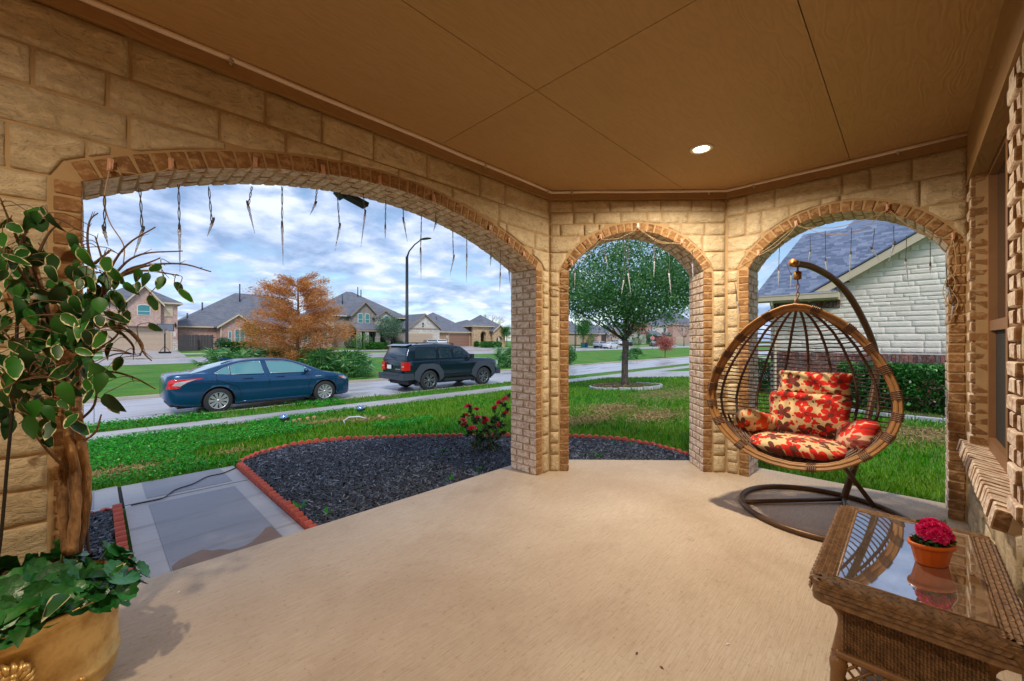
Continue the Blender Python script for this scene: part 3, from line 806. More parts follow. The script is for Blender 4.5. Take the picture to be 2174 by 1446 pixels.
def mulch(poly, n, name_z=-0.115):
    mb = MB(); mb.slab(poly, -0.3, name_z); struct('mulch_bed', mb, M['mulch_bed'])
    x, y = sample_poly(poly, n, RN); k = len(x)
    ang = RN.uniform(0, 2*PI, k); tilt = RN.normal(0, 0.35, k); L_ = RN.uniform(0.015, 0.05, k); w = RN.uniform(0.004, 0.010, k)
    d = np.stack([np.cos(ang)*np.cos(tilt), np.sin(ang)*np.cos(tilt), np.sin(tilt)], 1); s_ = np.stack([-np.sin(ang), np.cos(ang), np.zeros(k)], 1)
    P = np.stack([x, y, name_z + RN.uniform(0.0, 0.03, k)], 1); up = np.array([0, 0, 1.0])*0.006
    V = np.empty((k, 6, 3)); e = d*L_[:, None]; q = s_*w[:, None]
    V[:, 0] = P-e-q*0.5; V[:, 1] = P-e*0.8+q; V[:, 2] = P-e*0.9+up; V[:, 3] = P+e-q; V[:, 4] = P+e*0.9+q*0.6; V[:, 5] = P+e*0.8+up*1.3
    b = np.arange(k)[:, None]*6
    F = np.concatenate([b+np.array([0, 3, 5, 2]), b+np.array([1, 2, 5, 4])])
    o = link('mulch_chips', cloud_mesh('mulch_chips', V.reshape(-1, 3), F, M['mulch'])); o['kind'] = 'stuff'
mulch(bed_poly, 75000); mulch(left_bed, 16000)

# ------------------------------------------------------------------ scalloped red edging
n = NB('red_edging_concrete'); v = n.geo()
n.set(n.mix(n.noise(v, 9, 6, 0.65), lin(150, 52, 36), lin(206, 98, 74)), 0.75); n.bump(n.noise(v, 60, 5), 0.5, 0.004); M['edging'] = n.mat
def scallop_mesh(k=4, pitch=0.105, th=0.06, h=0.058):
    r = pitch*0.5; prof = [(0, 0.0)]
    for i in range(k):
        cx = pitch*(i+0.5)
        for j in range(9):
            t = PI - PI*j/8; prof.append((cx+r*0.98*math.cos(t), h+r*1.0*math.sin(t)))
    prof.append((k*pitch, 0.0))
    mb = MB()
    n_ = len(prof)
    mb.prism(prof, lambda p: Vector((p[0], -th/2, p[1]-0.09)), lambda p: Vector((p[0], th/2, p[1]-0.09)))
    return mb.mesh('edging_block', M['edging'], True)
SC = scallop_mesh(); SCW = 4*0.105
def lay_edging(pts, label, group, z0=-0.11):
    acc = [0.0]
    for p, q in zip(pts, pts[1:]): acc.append(acc[-1] + (q-p).length)
    def pos(s):
        for i in range(len(pts)-1):
            if s <= acc[i+1] or i == len(pts)-2:
                t = (s-acc[i])/(acc[i+1]-acc[i]); return pts[i].lerp(pts[i+1], t)
    k = int(acc[-1]/SCW)
    for i in range(k):
        p, q = pos(i*acc[-1]/k), pos((i+1)*acc[-1]/k); d = q-p
        o = link('edging_block', SC, None, (p.x, p.y, z0 + R.uniform(-0.018, 0.012)), (R.uniform(-0.05, 0.05), R.uniform(-0.02, 0.02), math.atan2(d.y, d.x)), (d.length/SCW*0.985, R.uniform(0.95, 1.1), 1))
        tag(o, label, 'edging block', group)
lay_edging([Vector((1.235, 3.31, 0)), Vector((1.235, 5.86, 0))], 'red scalloped edging block in the straight row between walkway and mulch bed', 'red edging blocks beside the walkway', -0.075)
lay_edging([Vector((p.x, p.y, 0)) for p in BED_EDGE], 'red scalloped edging block in the curved row where mulch meets lawn', 'red edging blocks round the mulch bed', -0.06)
lay_edging([Vector((0.145, 3.33, 0)), Vector((0.145, 5.18, 0))], 'red scalloped edging block between the small left mulch bed and the walkway', 'red edging blocks of the small left bed', -0.075)
lay_edging([Vector((0.12, 5.2, 0)), Vector((-2.0, 5.2, 0))], 'red scalloped edging block along the far side of the small left bed', 'red edging blocks behind the small left bed', -0.10)

# ------------------------------------------------------------------ grass blades
def blades(n, r0, r1, h, w, excl, dry_fn=None, ang=(-62, 62)):
    """blades in the sector the porch looks at; thins out with distance"""
    r = r0*(r1/r0)**RN.random(n); t = np.radians(RN.uniform(ang[0], ang[1], n))
    X, Y = r*np.sin(t), r*np.cos(t)
    a = YAW_S*X+YAW_C*Y; b = -YAW_C*X+YAW_S*Y
    k = excl(a, b); a, b, r = a[k], b[k], r[k]; n = len(a)
    z = np.interp(b, [p[0] for p in PROFILE], [p[1] for p in PROFILE])
    return a, b, z, r
def excl_lawn(a, b):
    ok = ~inside(bed_poly, a, b)
    ok &= ~((a > -2.3) & (a < 5.25) & (b < 3.3)) & ~((a > 0.02) & (a < 1.3) & (b > 3) & (b < 5.98+0.03*np.sin(a*9))) & ~((a <= 0.2) & (b > 3) & (b < 6.0))
    ok &= ~((b > 10.93+0.05*np.sin(a*3)) & (b < 11.97+0.05*np.sin(a*2.3+1)) & (a < 18.2)) & ~((b > 10.93) & (b < 11.97) & (a > 23.6)) & ~((a > 18.2) & (a < 23.6))
    ok &= (b < 13.3) & ~((a > 13.7) & (b < 3.3))
    return ok
def dry_zone(a, b):
    z = np.zeros(len(a))
    for (x, y, rx, ry) in DRY: z = np.maximum(z, 1.3-np.hypot((a-x)/rx, (b-y)/ry)*1.3)
    return z
DRY = []
for (px, py, rx, ry) in ((700, 897, 0.9, 0.35), (790, 893, 0.5, 0.3), (1420, 838, 2.0, 1.1), (1300, 870, 0.9, 0.6), (1390, 885, 1.0, 0.5), (500, 962, 0.25, 0.2), (230, 1010, 0.7, 0.35), (1250, 893, 0.9, 0.4), (1960, 925, 0.9, 0.5), (1860, 930, 0.5, 0.3)):
    p = on_ground(px, py); DRY.append((p.x, p.y, rx, ry))
def make_blades(name, n, r0, r1, h, w, ang, mat, excl=excl_lawn, bend=0.5):
    a, b, z, r = blades(n, r0, r1, h, w, excl, None, ang)
    dz = dry_zone(a, b) + RN.normal(0, 0.12, len(a))
    keep = dz < 0.45; a, b, z, r, dz = a[keep], b[keep], z[keep], r[keep], dz[keep]
    n = len(a); t = RN.uniform(0, 2*PI, n); lean = RN.uniform(0.05, bend, n); hh = h*(0.55+0.75*RN.random(n))*np.clip(1-np.maximum(dz, 0)*0.8, 0.3, 1); ww = w*np.clip(r/6, 0.6, 6)*(0.7+0.6*RN.random(n))
    d = np.stack([np.cos(t), np.sin(t), np.zeros(n)], 1); s_ = np.stack([-np.sin(t), np.cos(t), np.zeros(n)], 1)
    P = np.stack([a, b, z-0.005], 1); V = np.empty((n, 5, 3)); up = np.array([0, 0, 1.0])
    mid = P + d*(lean*hh*0.35)[:, None] + up*(hh*0.6)[:, None]; tip = P + d*(lean*hh*1.1)[:, None] + up*(hh*0.95)[:, None]
    V[:, 0] = P-s_*ww[:, None]; V[:, 1] = P+s_*ww[:, None]; V[:, 2] = mid+s_*ww[:, None]*0.8; V[:, 3] = tip; V[:, 4] = mid-s_*ww[:, None]*0.8
    o = link(name, cloud_mesh(name, V.reshape(-1, 3), np.arange(5*n).reshape(n, 5), mat)); o['kind'] = 'stuff'; return o
make_blades('grass', 150000, 4.3, 24, 0.085, 0.0035, (-62, 62), M['grass'])
def excl_clover(a, b): 
    f = np.array([noise.noise(Vector((x*0.5, y*0.5, 2.2))) for x, y in zip(a, b)])
    return excl_lawn(a, b) & (f > (a-2.6)*0.16)
def make_clover(name, n, r0, r1, ang):
    a, b, z, r = blades(n, r0, r1, 0, 0, excl_clover, None, ang); dz = dry_zone(a, b); k = dz < 0.3; a, b, z, r = a[k], b[k], z[k], r[k]; n = len(a)
    t = RN.uniform(0, 2*PI, n); s_ = 0.0095*np.clip(r/6, 0.8, 3)*(0.7+0.6*RN.random(n)); P = np.stack([a, b, z+RN.uniform(0.03, 0.10, n)], 1)
    tilt = RN.normal(0, 0.35, (n, 2)); V = np.empty((n, 5, 3))
    for j in range(5):
        q = t+2*PI*j/5; V[:, j, 0] = P[:, 0]+np.cos(q)*s_; V[:, j, 1] = P[:, 1]+np.sin(q)*s_; V[:, j, 2] = P[:, 2]+(np.cos(q)*tilt[:, 0]+np.sin(q)*tilt[:, 1])*s_
    o = link(name, cloud_mesh(name, V.reshape(-1, 3), np.arange(5*n).reshape(n, 5), M['clover'])); o['kind'] = 'stuff'
make_clover('clover', 150000, 5.0, 18, (-62, 10))
def dry_straw():
    A, B = [], []
    for (x, y, rx, ry) in DRY:
        k = int(1800*min(1.5, rx*ry*3)); A.append(x+RN.normal(0, rx*0.55, k)); B.append(y+RN.normal(0, ry*0.55, k))
    a, b = np.concatenate(A), np.concatenate(B); k = excl_lawn(a, b); a, b = a[k], b[k]; n = len(a)
    z = np.interp(b, [p[0] for p in PROFILE], [p[1] for p in PROFILE]); r = np.hypot(a, b)
    P = np.stack([a, b, z+RN.uniform(0.01, 0.035, n)], 1); d = RN.normal(size=(n, 3)); d[:, 2] *= 0.3
    V, F = leaf_quads(P, 0.085, RN, 1.0, 0.16, d*2)
    o = link('straw', cloud_mesh('straw', V, F, M['dry'])); o['kind'] = 'stuff'
dry_straw()

# ------------------------------------------------------------------ trees and shrubs
def mat_bark(name, c0, c1, sc=1.0):
    n = NB(name); v = n.geo(); f = n.noise(n.map(v, (1, 1, 0.3)), 24*sc, 6, 0.7)
    n.set(n.mix(n.ramp(f, [(0.35, 0.0), (0.65, 1.0)]), c0, c1), 0.9); n.bump(f, 0.9, 0.02); return n.mat
M['bark'] = mat_bark('oak_bark', lin(70, 58, 52), lin(128, 112, 102))
M['bark_tan'] = mat_bark('young_bark', lin(90, 70, 50), lin(140, 116, 92))
M['oak_leaf'] = mat_leaf('oak_leaf', [(0.0, lin(44, 98, 40)), (0.55, lin(80, 138, 68)), (0.9, lin(124, 168, 102)), (1.0, lin(168, 194, 144))], 0.5, 0.4, (1.3, lin(58, 118, 60)))
M['cypress_leaf'] = mat_leaf('rusty_needle', [(0.0, lin(164, 100, 50)), (0.5, lin(218, 150, 80)), (1.0, lin(238, 190, 124))], 0.8, 0.4, (1.6, lin(196, 124, 60)))
M['hedge_leaf'] = mat_leaf('glossy_hedge_leaf', [(0.0, lin(18, 66, 16)), (0.6, lin(44, 116, 36)), (1.0, lin(104, 164, 80))], 0.35, 0.15)
M['shrub_leaf'] = mat_leaf('shrub_leaf', [(0.0, lin(24, 80, 18)), (0.6, lin(48, 120, 30)), (1.0, lin(92, 150, 54))], 0.5, 0.2)
M['sage_leaf'] = mat_leaf('grey_green_leaf', [(0.0, lin(52, 84, 60)), (0.6, lin(84, 120, 88)), (1.0, lin(122, 150, 118))], 0.55, 0.2)
M['red_leaf'] = mat_leaf('red_leaf', [(0.0, lin(140, 62, 48)), (0.6, lin(176, 92, 76)), (1.0, lin(206, 146, 140))], 0.6, 0.2)
def limb(mb, p0, p1, r0, r1, rng, k=5, wob=0.08, n=6):
    p0, p1 = Vector(p0), Vector(p1); L_ = (p1-p0).length
    pts = [p0.lerp(p1, i/k) + Vector((rng.uniform(-1, 1), rng.uniform(-1, 1), rng.uniform(-1, 1)*0.5))*wob*L_*(math.sin(PI*i/k)) for i in range(k+1)]
    mb.tube(pts, [r0+(r1-r0)*i/k for i in range(k+1)], n); return pts
def crown_tree(name, label, cat, base, H, cz, rx, rz, tr, nleaf, lsize, lmat, bmat, seed, fork=None, nclump=60, group=None, aspect=0.5, spread=0.22, flat=0.0, lean=0.0):
    """trunk + limbs that reach every leaf clump; crown = leaves round clump centres in a ragged ellipsoid"""
    rng = random.Random(seed); nr = np.random.default_rng(seed)
    t = thing(name, label, cat, base, 0, group); mb = MB()
    fork = fork or H*0.35; top = Vector((lean, 0, fork))
    pts = [Vector((lean*i/6 + rng.uniform(-1, 1)*tr*0.15, rng.uniform(-1, 1)*tr*0.15, fork*i/6-(0.1 if i == 0 else 0))) for i in range(7)]
    mb.tube(pts, [tr*1.25, tr*1.02, tr*0.95, tr*0.92, tr*0.9, tr*0.9, tr*0.95], 10)
    cl = []
    for i in range(nclump):
        u = rng.uniform(-1, 1); ph = rng.uniform(0, 2*PI); rr_ = rng.random()**0.33*(0.88+0.42*noise.noise(Vector((math.cos(ph)*1.7, math.sin(ph)*1.7, u*1.7+seed))))
        s_ = math.sqrt(1-u*u); z = u if u > 0 else u*(1-flat)
        cl.append(Vector((math.cos(ph)*s_*rx*rr_+lean, math.sin(ph)*s_*rx*rr_, cz+z*rz*rr_)))
    for i, c in enumerate(cl[:min(len(cl), 26)]):
        r0 = tr*rng.uniform(0.16, 0.32); m_ = top.lerp(c, 0.45)+Vector((0, 0, rng.uniform(0, 0.1)*H))
        limb(mb, top+Vector((rng.uniform(-1, 1), rng.uniform(-1, 1), rng.uniform(-1.5, 0.5)))*tr*0.4, m_, r0, r0*0.6, rng, 4, 0.06, 5); limb(mb, m_, c, r0*0.6, r0*0.15, rng, 4, 0.08, 5)
    part('trunk', mb, bmat, t)
    per = nleaf//nclump; P = []
    for c in cl:
        s_ = rx*spread*rng.uniform(0.7, 1.25); q = nr.normal(size=(per, 3))*np.array([s_, s_, s_*0.75]); P.append(q+np.array(c))
    P = np.concatenate(P); V, F = leaf_quads(P, lsize, nr, 0.4, aspect)
    link('crown', cloud_mesh('crown', V, F, lmat), t); return t
def shrub(name, label, cat, base, rx, ry, rz, n, lsize, lmat, seed, group=None, box=False, stems=True):
    nr = np.random.default_rng(seed); t = thing(name, label, cat, base, 0, group)
    u = nr.normal(size=(n, 3)); u /= np.linalg.norm(u, axis=1, keepdims=True)
    rad = nr.random((n, 1))**0.22
    if box: u = np.sign(u)*np.abs(u)**0.45; u /= np.maximum(1e-6, np.abs(u).max(axis=1, keepdims=True))**0.75
    lump = np.array([1+0.14*noise.noise(Vector((x*2.5+seed, y*2.5, z*2.5))) for x, y, z in u])[:, None]
    P = u*rad*lump*np.array([rx, ry, rz*0.5]) + np.array([0, 0, rz*0.52]); P[:, 2] = np.maximum(P[:, 2], 0.02)
    V, F = leaf_quads(P, lsize, nr, 0.5, 0.6, u*0.7)
    link('foliage', cloud_mesh('foliage', V, F, lmat), t)
    if stems:
        mb = MB(); rng = random.Random(seed)
        for i in range(7): limb(mb, (rng.uniform(-0.25, 0.25)*rx, rng.uniform(-0.25, 0.25)*ry, -0.03), (rng.uniform(-0.7, 0.7)*rx, rng.uniform(-0.7, 0.7)*ry, rz*0.75), 0.012, 0.005, rng, 3, 0.05, 5)
        part('stem', mb, M['bark'], t)
    return t
# lawn tree in its ring of white edging stones
TP = on_ground(1327, 822)
crown_tree('lawn_tree', 'broad dark green evergreen tree inside the white stone ring', 'tree', TP, 5.6, 3.62, 3.3, 1.95, 0.118, 33000, 0.10, M['oak_leaf'], M['bark'], 5, fork=1.62, nclump=125, spread=0.105, flat=0.12)
M['ring_soil'] = simple('ring_soil', lin(70, 56, 46), 0.95, 0, 0.4, 14, 1.0, 40)
RR_ = 1.17
mb = MB(); mb.lathe([(0.0, 0.10), (0.5, 0.085), (RR_, 0.02), (RR_, -0.1)], (TP.x, TP.y, TP.z), 32, caps=False); struct('tree_bed', mb, M['ring_soil'])
M['white_stone'] = simple('pale_edging_stone', lin(176, 176, 182), 0.8, 0, 0.18, 10, 0.5, 50)
mb = MB(); mb.box((0, 0, 0), (0.36, 0.075, 0.13)); wsm = mb.mesh('edging_stone', M['white_stone'], True)
bm = bmesh.new(); bm.from_mesh(wsm); bmesh.ops.bevel(bm, geom=list(bm.edges), offset=0.012, segments=1, affect='EDGES'); bm.to_mesh(wsm); bm.free()
kk = int(2*PI*RR_/0.37)
for i in range(kk):
    t = 2*PI*i/kk; o = link('edging_stone', wsm, None, (TP.x+RR_*math.cos(t), TP.y+RR_*math.sin(t), TP.z+0.015+R.uniform(-0.008, 0.008) - 0.075*math.sin(t)*RR_*0.8), (0, 0, t+PI/2+R.uniform(-0.03, 0.03)))
    tag(o, 'pale edging stone in the ring round the lawn tree', 'edging stone', 'pale stones ringing the lawn tree')
nr = np.random.default_rng(3); k = 1500; rr_ = RR_*0.93*np.sqrt(nr.random(k)); t = nr.uniform(0, 2*PI, k)
V, F = leaf_quads(np.stack([TP.x+rr_*np.cos(t), TP.y+rr_*np.sin(t), TP.z+0.10-0.06*rr_/RR_+nr.uniform(0, 0.02, k)], 1), 0.05, nr, 1.0, 0.5, np.stack([np.cos(t*7), np.sin(t*7), 0.1*np.ones(k)], 1)*3)
o = link('fallen_leaves', cloud_mesh('fallen_leaves', V, F, M['dry'])); o['kind'] = 'stuff'

# bald cypress on the median, palmettos round it
def cypress(base, H, seed):
    rng = random.Random(seed); nr = np.random.default_rng(seed)
    t = thing('cypress_tree', 'rust brown feathery conifer rising from the palmetto clump', 'tree', base); mb = MB()
    mb.tube([(0, 0, -0.1), (0.02, 0, 0.4), (0, 0.02, H*0.4), (0.03, 0, H*0.75), (0, 0, H*0.97)], [0.16, 0.11, 0.085, 0.05, 0.015], 8); P = []; D = []
    for i in range(74):
        z = H*(0.10+0.86*(i/74)**0.95); q = z/H
        L_ = 2.55*(0.28+1.0*min(1, q*3.2))*(1-q)**0.40*rng.uniform(0.7, 1.12)*0.95; ph = i*2.4+rng.uniform(-0.4, 0.4)
        tip = Vector((math.cos(ph)*L_, math.sin(ph)*L_, z+L_*rng.uniform(0.08, 0.4))); p0 = Vector((0, 0, z))
        pts = limb(mb, p0, tip, 0.022*(1-q)+0.008, 0.004, rng, 4, 0.05, 5)
        for s_ in np.linspace(0.3, 1.02, 7):
            c = p0.lerp(tip, float(s_)); k = int(85*(0.45+L_/2.2)); sp = 0.055+0.075*L_*(0.35+float(s_)*0.5)
            P.append(nr.normal(size=(k, 3))*np.array([sp, sp, sp*0.8])+np.array(c)); D.append(np.tile(np.array((tip-p0).normalized()), (k, 1)))
    part('trunk', mb, M['bark_tan'], t)
    V, F = leaf_quads(np.concatenate(P), 0.13, nr, 0.3, 0.18, np.concatenate(D)*1.2); link('crown', cloud_mesh('crown', V, F, M['cypress_leaf']), t)
CP = at(632, 800, 22.0); CP.z = gz(CP.y); cypress(CP, 5.35, 4)
M['palmetto'] = mat_leaf('palmetto_blade', [(0.0, lin(30, 88, 38)), (0.6, lin(66, 132, 66)), (1.0, lin(142, 178, 104))], 0.4, 0.15)
def palmetto_mesh(seed, nf=20, rad=0.62):
    nr = random.Random(seed); mb = MB()
    for i in range(nf):
        ph = nr.uniform(0, 2*PI); el = nr.uniform(0.25, 1.35); L_ = rad*nr.uniform(0.6, 1.05)
        d = Vector((math.cos(ph)*math.cos(el), math.sin(ph)*math.cos(el), math.sin(el))); c = d*L_
        mb.tube([(0, 0, 0), d*L_*0.5+Vector((0, 0, 0.03)), c], 0.007, 4, caps=False, smooth=False)
        s_ = d.cross(Vector((0, 0, 1))).normalized(); u = s_.cross(d)
        for k in range(13):
            a = -1.9+3.8*k/12; bl = 0.5*rad*nr.uniform(0.85, 1.1); e = (d*math.cos(a)+s_*math.sin(a)); w = (s_*math.cos(a)-d*math.sin(a))*0.020
            m_ = c+e*bl*0.55+u*0.05; tip = c+e*bl-u*nr.uniform(0.02, 0.12)
            mb.add([c, m_+w, tip, m_-w], [(0, 1, 2, 3)])
    return mb.mesh('fronds', M['palmetto'])
PM = [palmetto_mesh(s_) for s_ in (1, 2, 3)]
def palmetto(p, sc, i, label, group): 
    t = thing('palmetto', label, 'palm shrub', p, 0, group); o = link('fronds', PM[i % 3], t, (0, 0, 0), (0, 0, i*1.3), (sc, sc, sc)); return t
rng = random.Random(8)
for i in range(26):
    px = 455+ (i+rng.uniform(-0.3, 0.3))*12.6; Y = 19.3+rng.uniform(0.4, 5.5)+ (640-px)*0.004
    p = at(px, 800, Y); p.y = max(p.y, 19.6+rng.uniform(0, 1.0)); p.z = gz(p.y)
    palmetto(p, rng.uniform(1.35, 2.0), i, 'fan-leaved palmetto in the clump under the rust brown tree', 'palmettos under the rust brown tree')
for i, (px, Y, sc) in enumerate(((1066, 28.0, 1.9), (1076, 29, 1.7))):
    p = at(px, 780, Y); p.z = gz(p.y); palmetto(p, sc, i, ('fan-leaved palmetto just ahead of the dark off-roader, left of its pair', 'fan-leaved palmetto half hidden by the first brick pier, right of its pair')[i], 'palmettos beyond the dark off-roader')
p = on_ground(1352, 762); palmetto(p, 1.6, 2, 'low grey-green palmetto right of the lawn tree trunk on the median', None); 
p = on_ground(1332, 764); palmetto(p, 1.4, 1, 'small palmetto half hidden by the lawn tree trunk', None)
p = on_ground(1196, 778); shrub('round_bush', 'round clipped dark bush beside the first brick pier, seen through the middle arch', 'bush', p, 1.0, 1.0, 1.5, 6000, 0.09, M['hedge_leaf'], 4)
p = on_ground(1412, 763)
crown_tree('red_tree', 'small red-leaved tree on the median near the stop sign', 'tree', p, 2.7, 1.65, 1.05, 0.95, 0.05, 7000, 0.09, M['red_leaf'], M['bark_tan'], 9, fork=0.7, nclump=50, spread=0.2)

# rose bush in the mulch
RB = on_z(1041, 960, -0.115)
rb = thing('rose_bush', 'leggy rose bush with red blooms beside the first brick pier', 'rose bush', RB)
M['rose_stem'] = simple('rose_stem', lin(74, 92, 44), 0.7); M['rose_leaf'] = mat_leaf('rose_leaf', [(0.0, lin(30, 60, 26)), (0.7, lin(60, 104, 48)), (1.0, lin(110, 80, 60))], 0.45, 0.2)
n = NB('rose_petal'); n.set(n.mix(n.noise(n.geo(), 30), lin(216, 10, 44), lin(250, 70, 100)), 0.5); M['rose'] = n.mat
fl = [(994, 865), (1011, 871), (1060, 856), (1073, 850), (1051, 867), (989, 884), (1012, 889), (1029, 892), (1029, 899), (983, 895), (986, 903), (1002, 912), (1055, 905), (1075, 879)]
mb = MB(); rng = random.Random(2); P = []; Yr = 5.7; ends = []
for x, y in fl:
    p = at(x, y, Yr + rng.uniform(-0.22, 0.22)) - RB; ends.append(p)
    pts = limb(mb, (rng.uniform(-0.1, 0.1), rng.uniform(-0.1, 0.1), -0.02), p, 0.007, 0.0025, rng, 6, 0.10, 5)
    for q in pts[2:]: P += [np.array(q)+np.random.default_rng(int(x*y+len(P))).normal(size=3)*0.045 for _ in range(18)]
part('stem', mb, M['rose_stem'], rb)
V, F = leaf_quads(np.array(P), 0.045, np.random.default_rng(6), 0.6, 0.6); link('foliage', cloud_mesh('foliage', V, F, M['rose_leaf']), rb)
mb = MB(); nr = random.Random(3)
for i in range(15):                                   # layered petals
    ph = i*2.4; q = i/15; r = 0.006+0.028*q; tl = 0.3+q*0.9; c = Vector((math.cos(ph)*r*0.6, math.sin(ph)*r*0.6, 0.012*(1-q)))
    s_ = Vector((-math.sin(ph), math.cos(ph), 0)); o_ = Vector((math.cos(ph)*math.sin(tl), math.sin(ph)*math.sin(tl), math.cos(tl))); w = 0.010+0.012*q
    mb.add([c-s_*w*0.5, c+s_*w*0.5, c+s_*w+o_*w*1.1, c+o_*w*1.9, c-s_*w+o_*w*1.1], [(0, 1, 2, 3, 4)], 0, True)
ROSE = mb.mesh('bloom', M['rose'])
for p in ends: link('bloom', ROSE, rb, p, (nr.uniform(-0.6, 0.6), nr.uniform(-0.6, 0.6), nr.uniform(0, 6)), (1.45,)*3)
# weeds in the mulch
mb = MB(); nr = random.Random(4)
for i in range(9):
    ph = nr.uniform(0, 6.28); L_ = nr.uniform(0.04, 0.08); d = Vector((math.cos(ph), math.sin(ph), nr.uniform(0.4, 1.4))).normalized(); s_ = d.cross(Vector((0, 0, 1))).normalized()*L_*0.22
    mb.add([(0, 0, 0), d*L_*0.5+s_, d*L_, d*L_*0.5-s_], [(0, 1, 2, 3)])
WEED = mb.mesh('weed', M['clover'])
for i, (px, py) in enumerate(((913, 993), (955, 1024), (1012, 953), (925, 972), (943, 962), (1018, 1003), (760, 1040), (690, 1098), (635, 1085), (1262, 968), (1240, 972), (1270, 974), (1300, 945), (1345, 950))):
    p = on_z(px, py, -0.115); o = link('weed', WEED, None, p, (0, 0, i*1.1), (1.0+0.3*(i % 3),)*3)
    tag(o, 'small bright green weed sprouting from the black mulch', 'weed', 'weeds in the black mulch')
# ------------------------------------------------------------------ house materials
def mat_bricktex(name, c0, c1, mortar, bw=0.21, bh=0.076, plane='xz', ms=0.012, wash=None):
    n = NB(name); v = n.tc('Object'); s_ = n.sep(v)
    # facade coordinates: run along x+y so that both front and side walls show courses
    q = n.comb(n.m('ADD', s_[0], s_[1]), s_[2], 0.0)
    b = n.N.new('ShaderNodeTexBrick'); n.L.new(q, b.inputs['Vector'])
    b.inputs['Scale'].default_value = 1.0; b.inputs['Brick Width'].default_value = bw; b.inputs['Row Height'].default_value = bh; b.inputs['Mortar Size'].default_value = ms
    b.inputs['Color1'].default_value = (*c0, 1); b.inputs['Color2'].default_value = (*c1, 1); b.inputs['Mortar'].default_value = (*mortar, 1); b.inputs['Bias'].default_value = 0.0
    f = n.noise(v, 3.5, 4); c = n.mix(n.ramp(f, [(0.4, 0.0), (0.7, 0.5)]), b.outputs['Color'], wash or mortar)
    n.set(c, 0.9); n.bump(b.outputs['Fac'], -0.5, 0.01); n.bump(n.noise(v, 12, 5), 0.4, 0.02); return n.mat
M['hbrick'] = mat_bricktex('pink_red_brick', lin(146, 76, 62), lin(188, 122, 104), lin(196, 180, 168))
M['hbrick_light'] = mat_bricktex('mixed_pale_brick', lin(140, 74, 62), lin(192, 142, 124), lin(206, 190, 180))
M['hbrick_tan'] = mat_bricktex('brown_tan_brick', lin(136, 104, 76), lin(170, 132, 98), lin(164, 144, 122))
M['hstone_white'] = mat_bricktex('white_cut_stone', lin(222, 216, 206), lin(196, 190, 182), lin(160, 152, 144), 0.62, 0.24, ms=0.025)
M['hstone_grey'] = mat_bricktex('grey_cut_stone', lin(168, 158, 148), lin(134, 126, 118), lin(120, 110, 102), 0.5, 0.22, ms=0.02)
n = NB('fieldstone'); v = n.tc('Object'); vo = n.N.new('ShaderNodeTexVoronoi'); vo.inputs['Scale'].default_value = 3.0; n.L.new(v, vo.inputs['Vector'])
n.set(n.mix(n.ramp(vo.outputs['Distance'], [(0.0, 0.0), (0.5, 0.6)]), n.mix(n.sep(vo.outputs['Color'])[0], lin(196, 150, 100), lin(120, 84, 58)), lin(216, 190, 156)), 0.9); M['hfield'] = n.mat
M['siding_grey'] = simple('pale_lap_siding', lin(196, 190, 180), 0.7, 0, 0.06)
n = NB('asphalt_shingles'); v = n.tc('Object'); s_ = n.sep(v)
b = n.N.new('ShaderNodeTexBrick'); n.L.new(n.comb(n.m('ADD', s_[0], n.m('MULTIPLY', s_[1], 0.37)), n.m('MULTIPLY', s_[2], 1.6), 0.0), b.inputs['Vector'])
b.inputs['Scale'].default_value = 1.0; b.inputs['Brick Width'].default_value = 0.4; b.inputs['Row Height'].default_value = 0.16; b.inputs['Mortar Size'].default_value = 0.006
b.inputs['Color1'].default_value = (*lin(88, 94, 108), 1); b.inputs['Color2'].default_value = (*lin(112, 116, 128), 1); b.inputs['Mortar'].default_value = (*lin(60, 64, 74), 1)
n.set(n.mix(n.ramp(n.noise(v, 0.8, 5), [(0.35, 0.0), (0.7, 0.4)]), b.outputs['Color'], lin(128, 126, 130)), 0.85); M['hroof'] = n.mat
M['fascia'] = simple('cream_fascia', lin(206, 188, 160), 0.6, 0, 0.06)
M['fascia_brown'] = simple('taupe_fascia', lin(150, 130, 112), 0.6, 0, 0.06)
n = NB('teal_window_glass'); n.set(n.mix(n.noise(n.tc(), 0.8), lin(40, 116, 120), lin(86, 150, 156)), 0.08); M['hglass'] = n.mat
n = NB('dark_window_glass'); n.set(lin(58, 72, 78), 0.08); M['hglass_dark'] = n.mat
M['white_frame'] = simple('white_window_frame', lin(214, 208, 200), 0.5, 0, 0.05)
M['garage_tan'] = simple('beige_garage_door', lin(186, 164, 142), 0.6, 0, 0.06)
M['garage_brown'] = simple('brown_garage_door', lin(140, 104, 86), 0.6, 0, 0.06)
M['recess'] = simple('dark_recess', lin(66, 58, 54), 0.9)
M['louver'] = simple('cream_louver', lin(206, 184, 156), 0.6)
M['vent_pipe'] = simple('roof_vent_pipe', lin(66, 72, 82), 0.6)
M['fence'] = simple('weathered_fence_board', lin(70, 66, 68), 0.9, 0, 0.25, 6, 0.5, 30)
n = NB('solar_cells'); n.set(n.mix(n.noise(n.tc(), 2), lin(70, 96, 140), lin(120, 146, 184)), 0.12, 0.3); M['solar'] = n.mat
M['black_metal'] = simple('black_metal', lin(28, 30, 34), 0.5, 0.4, 0.1)

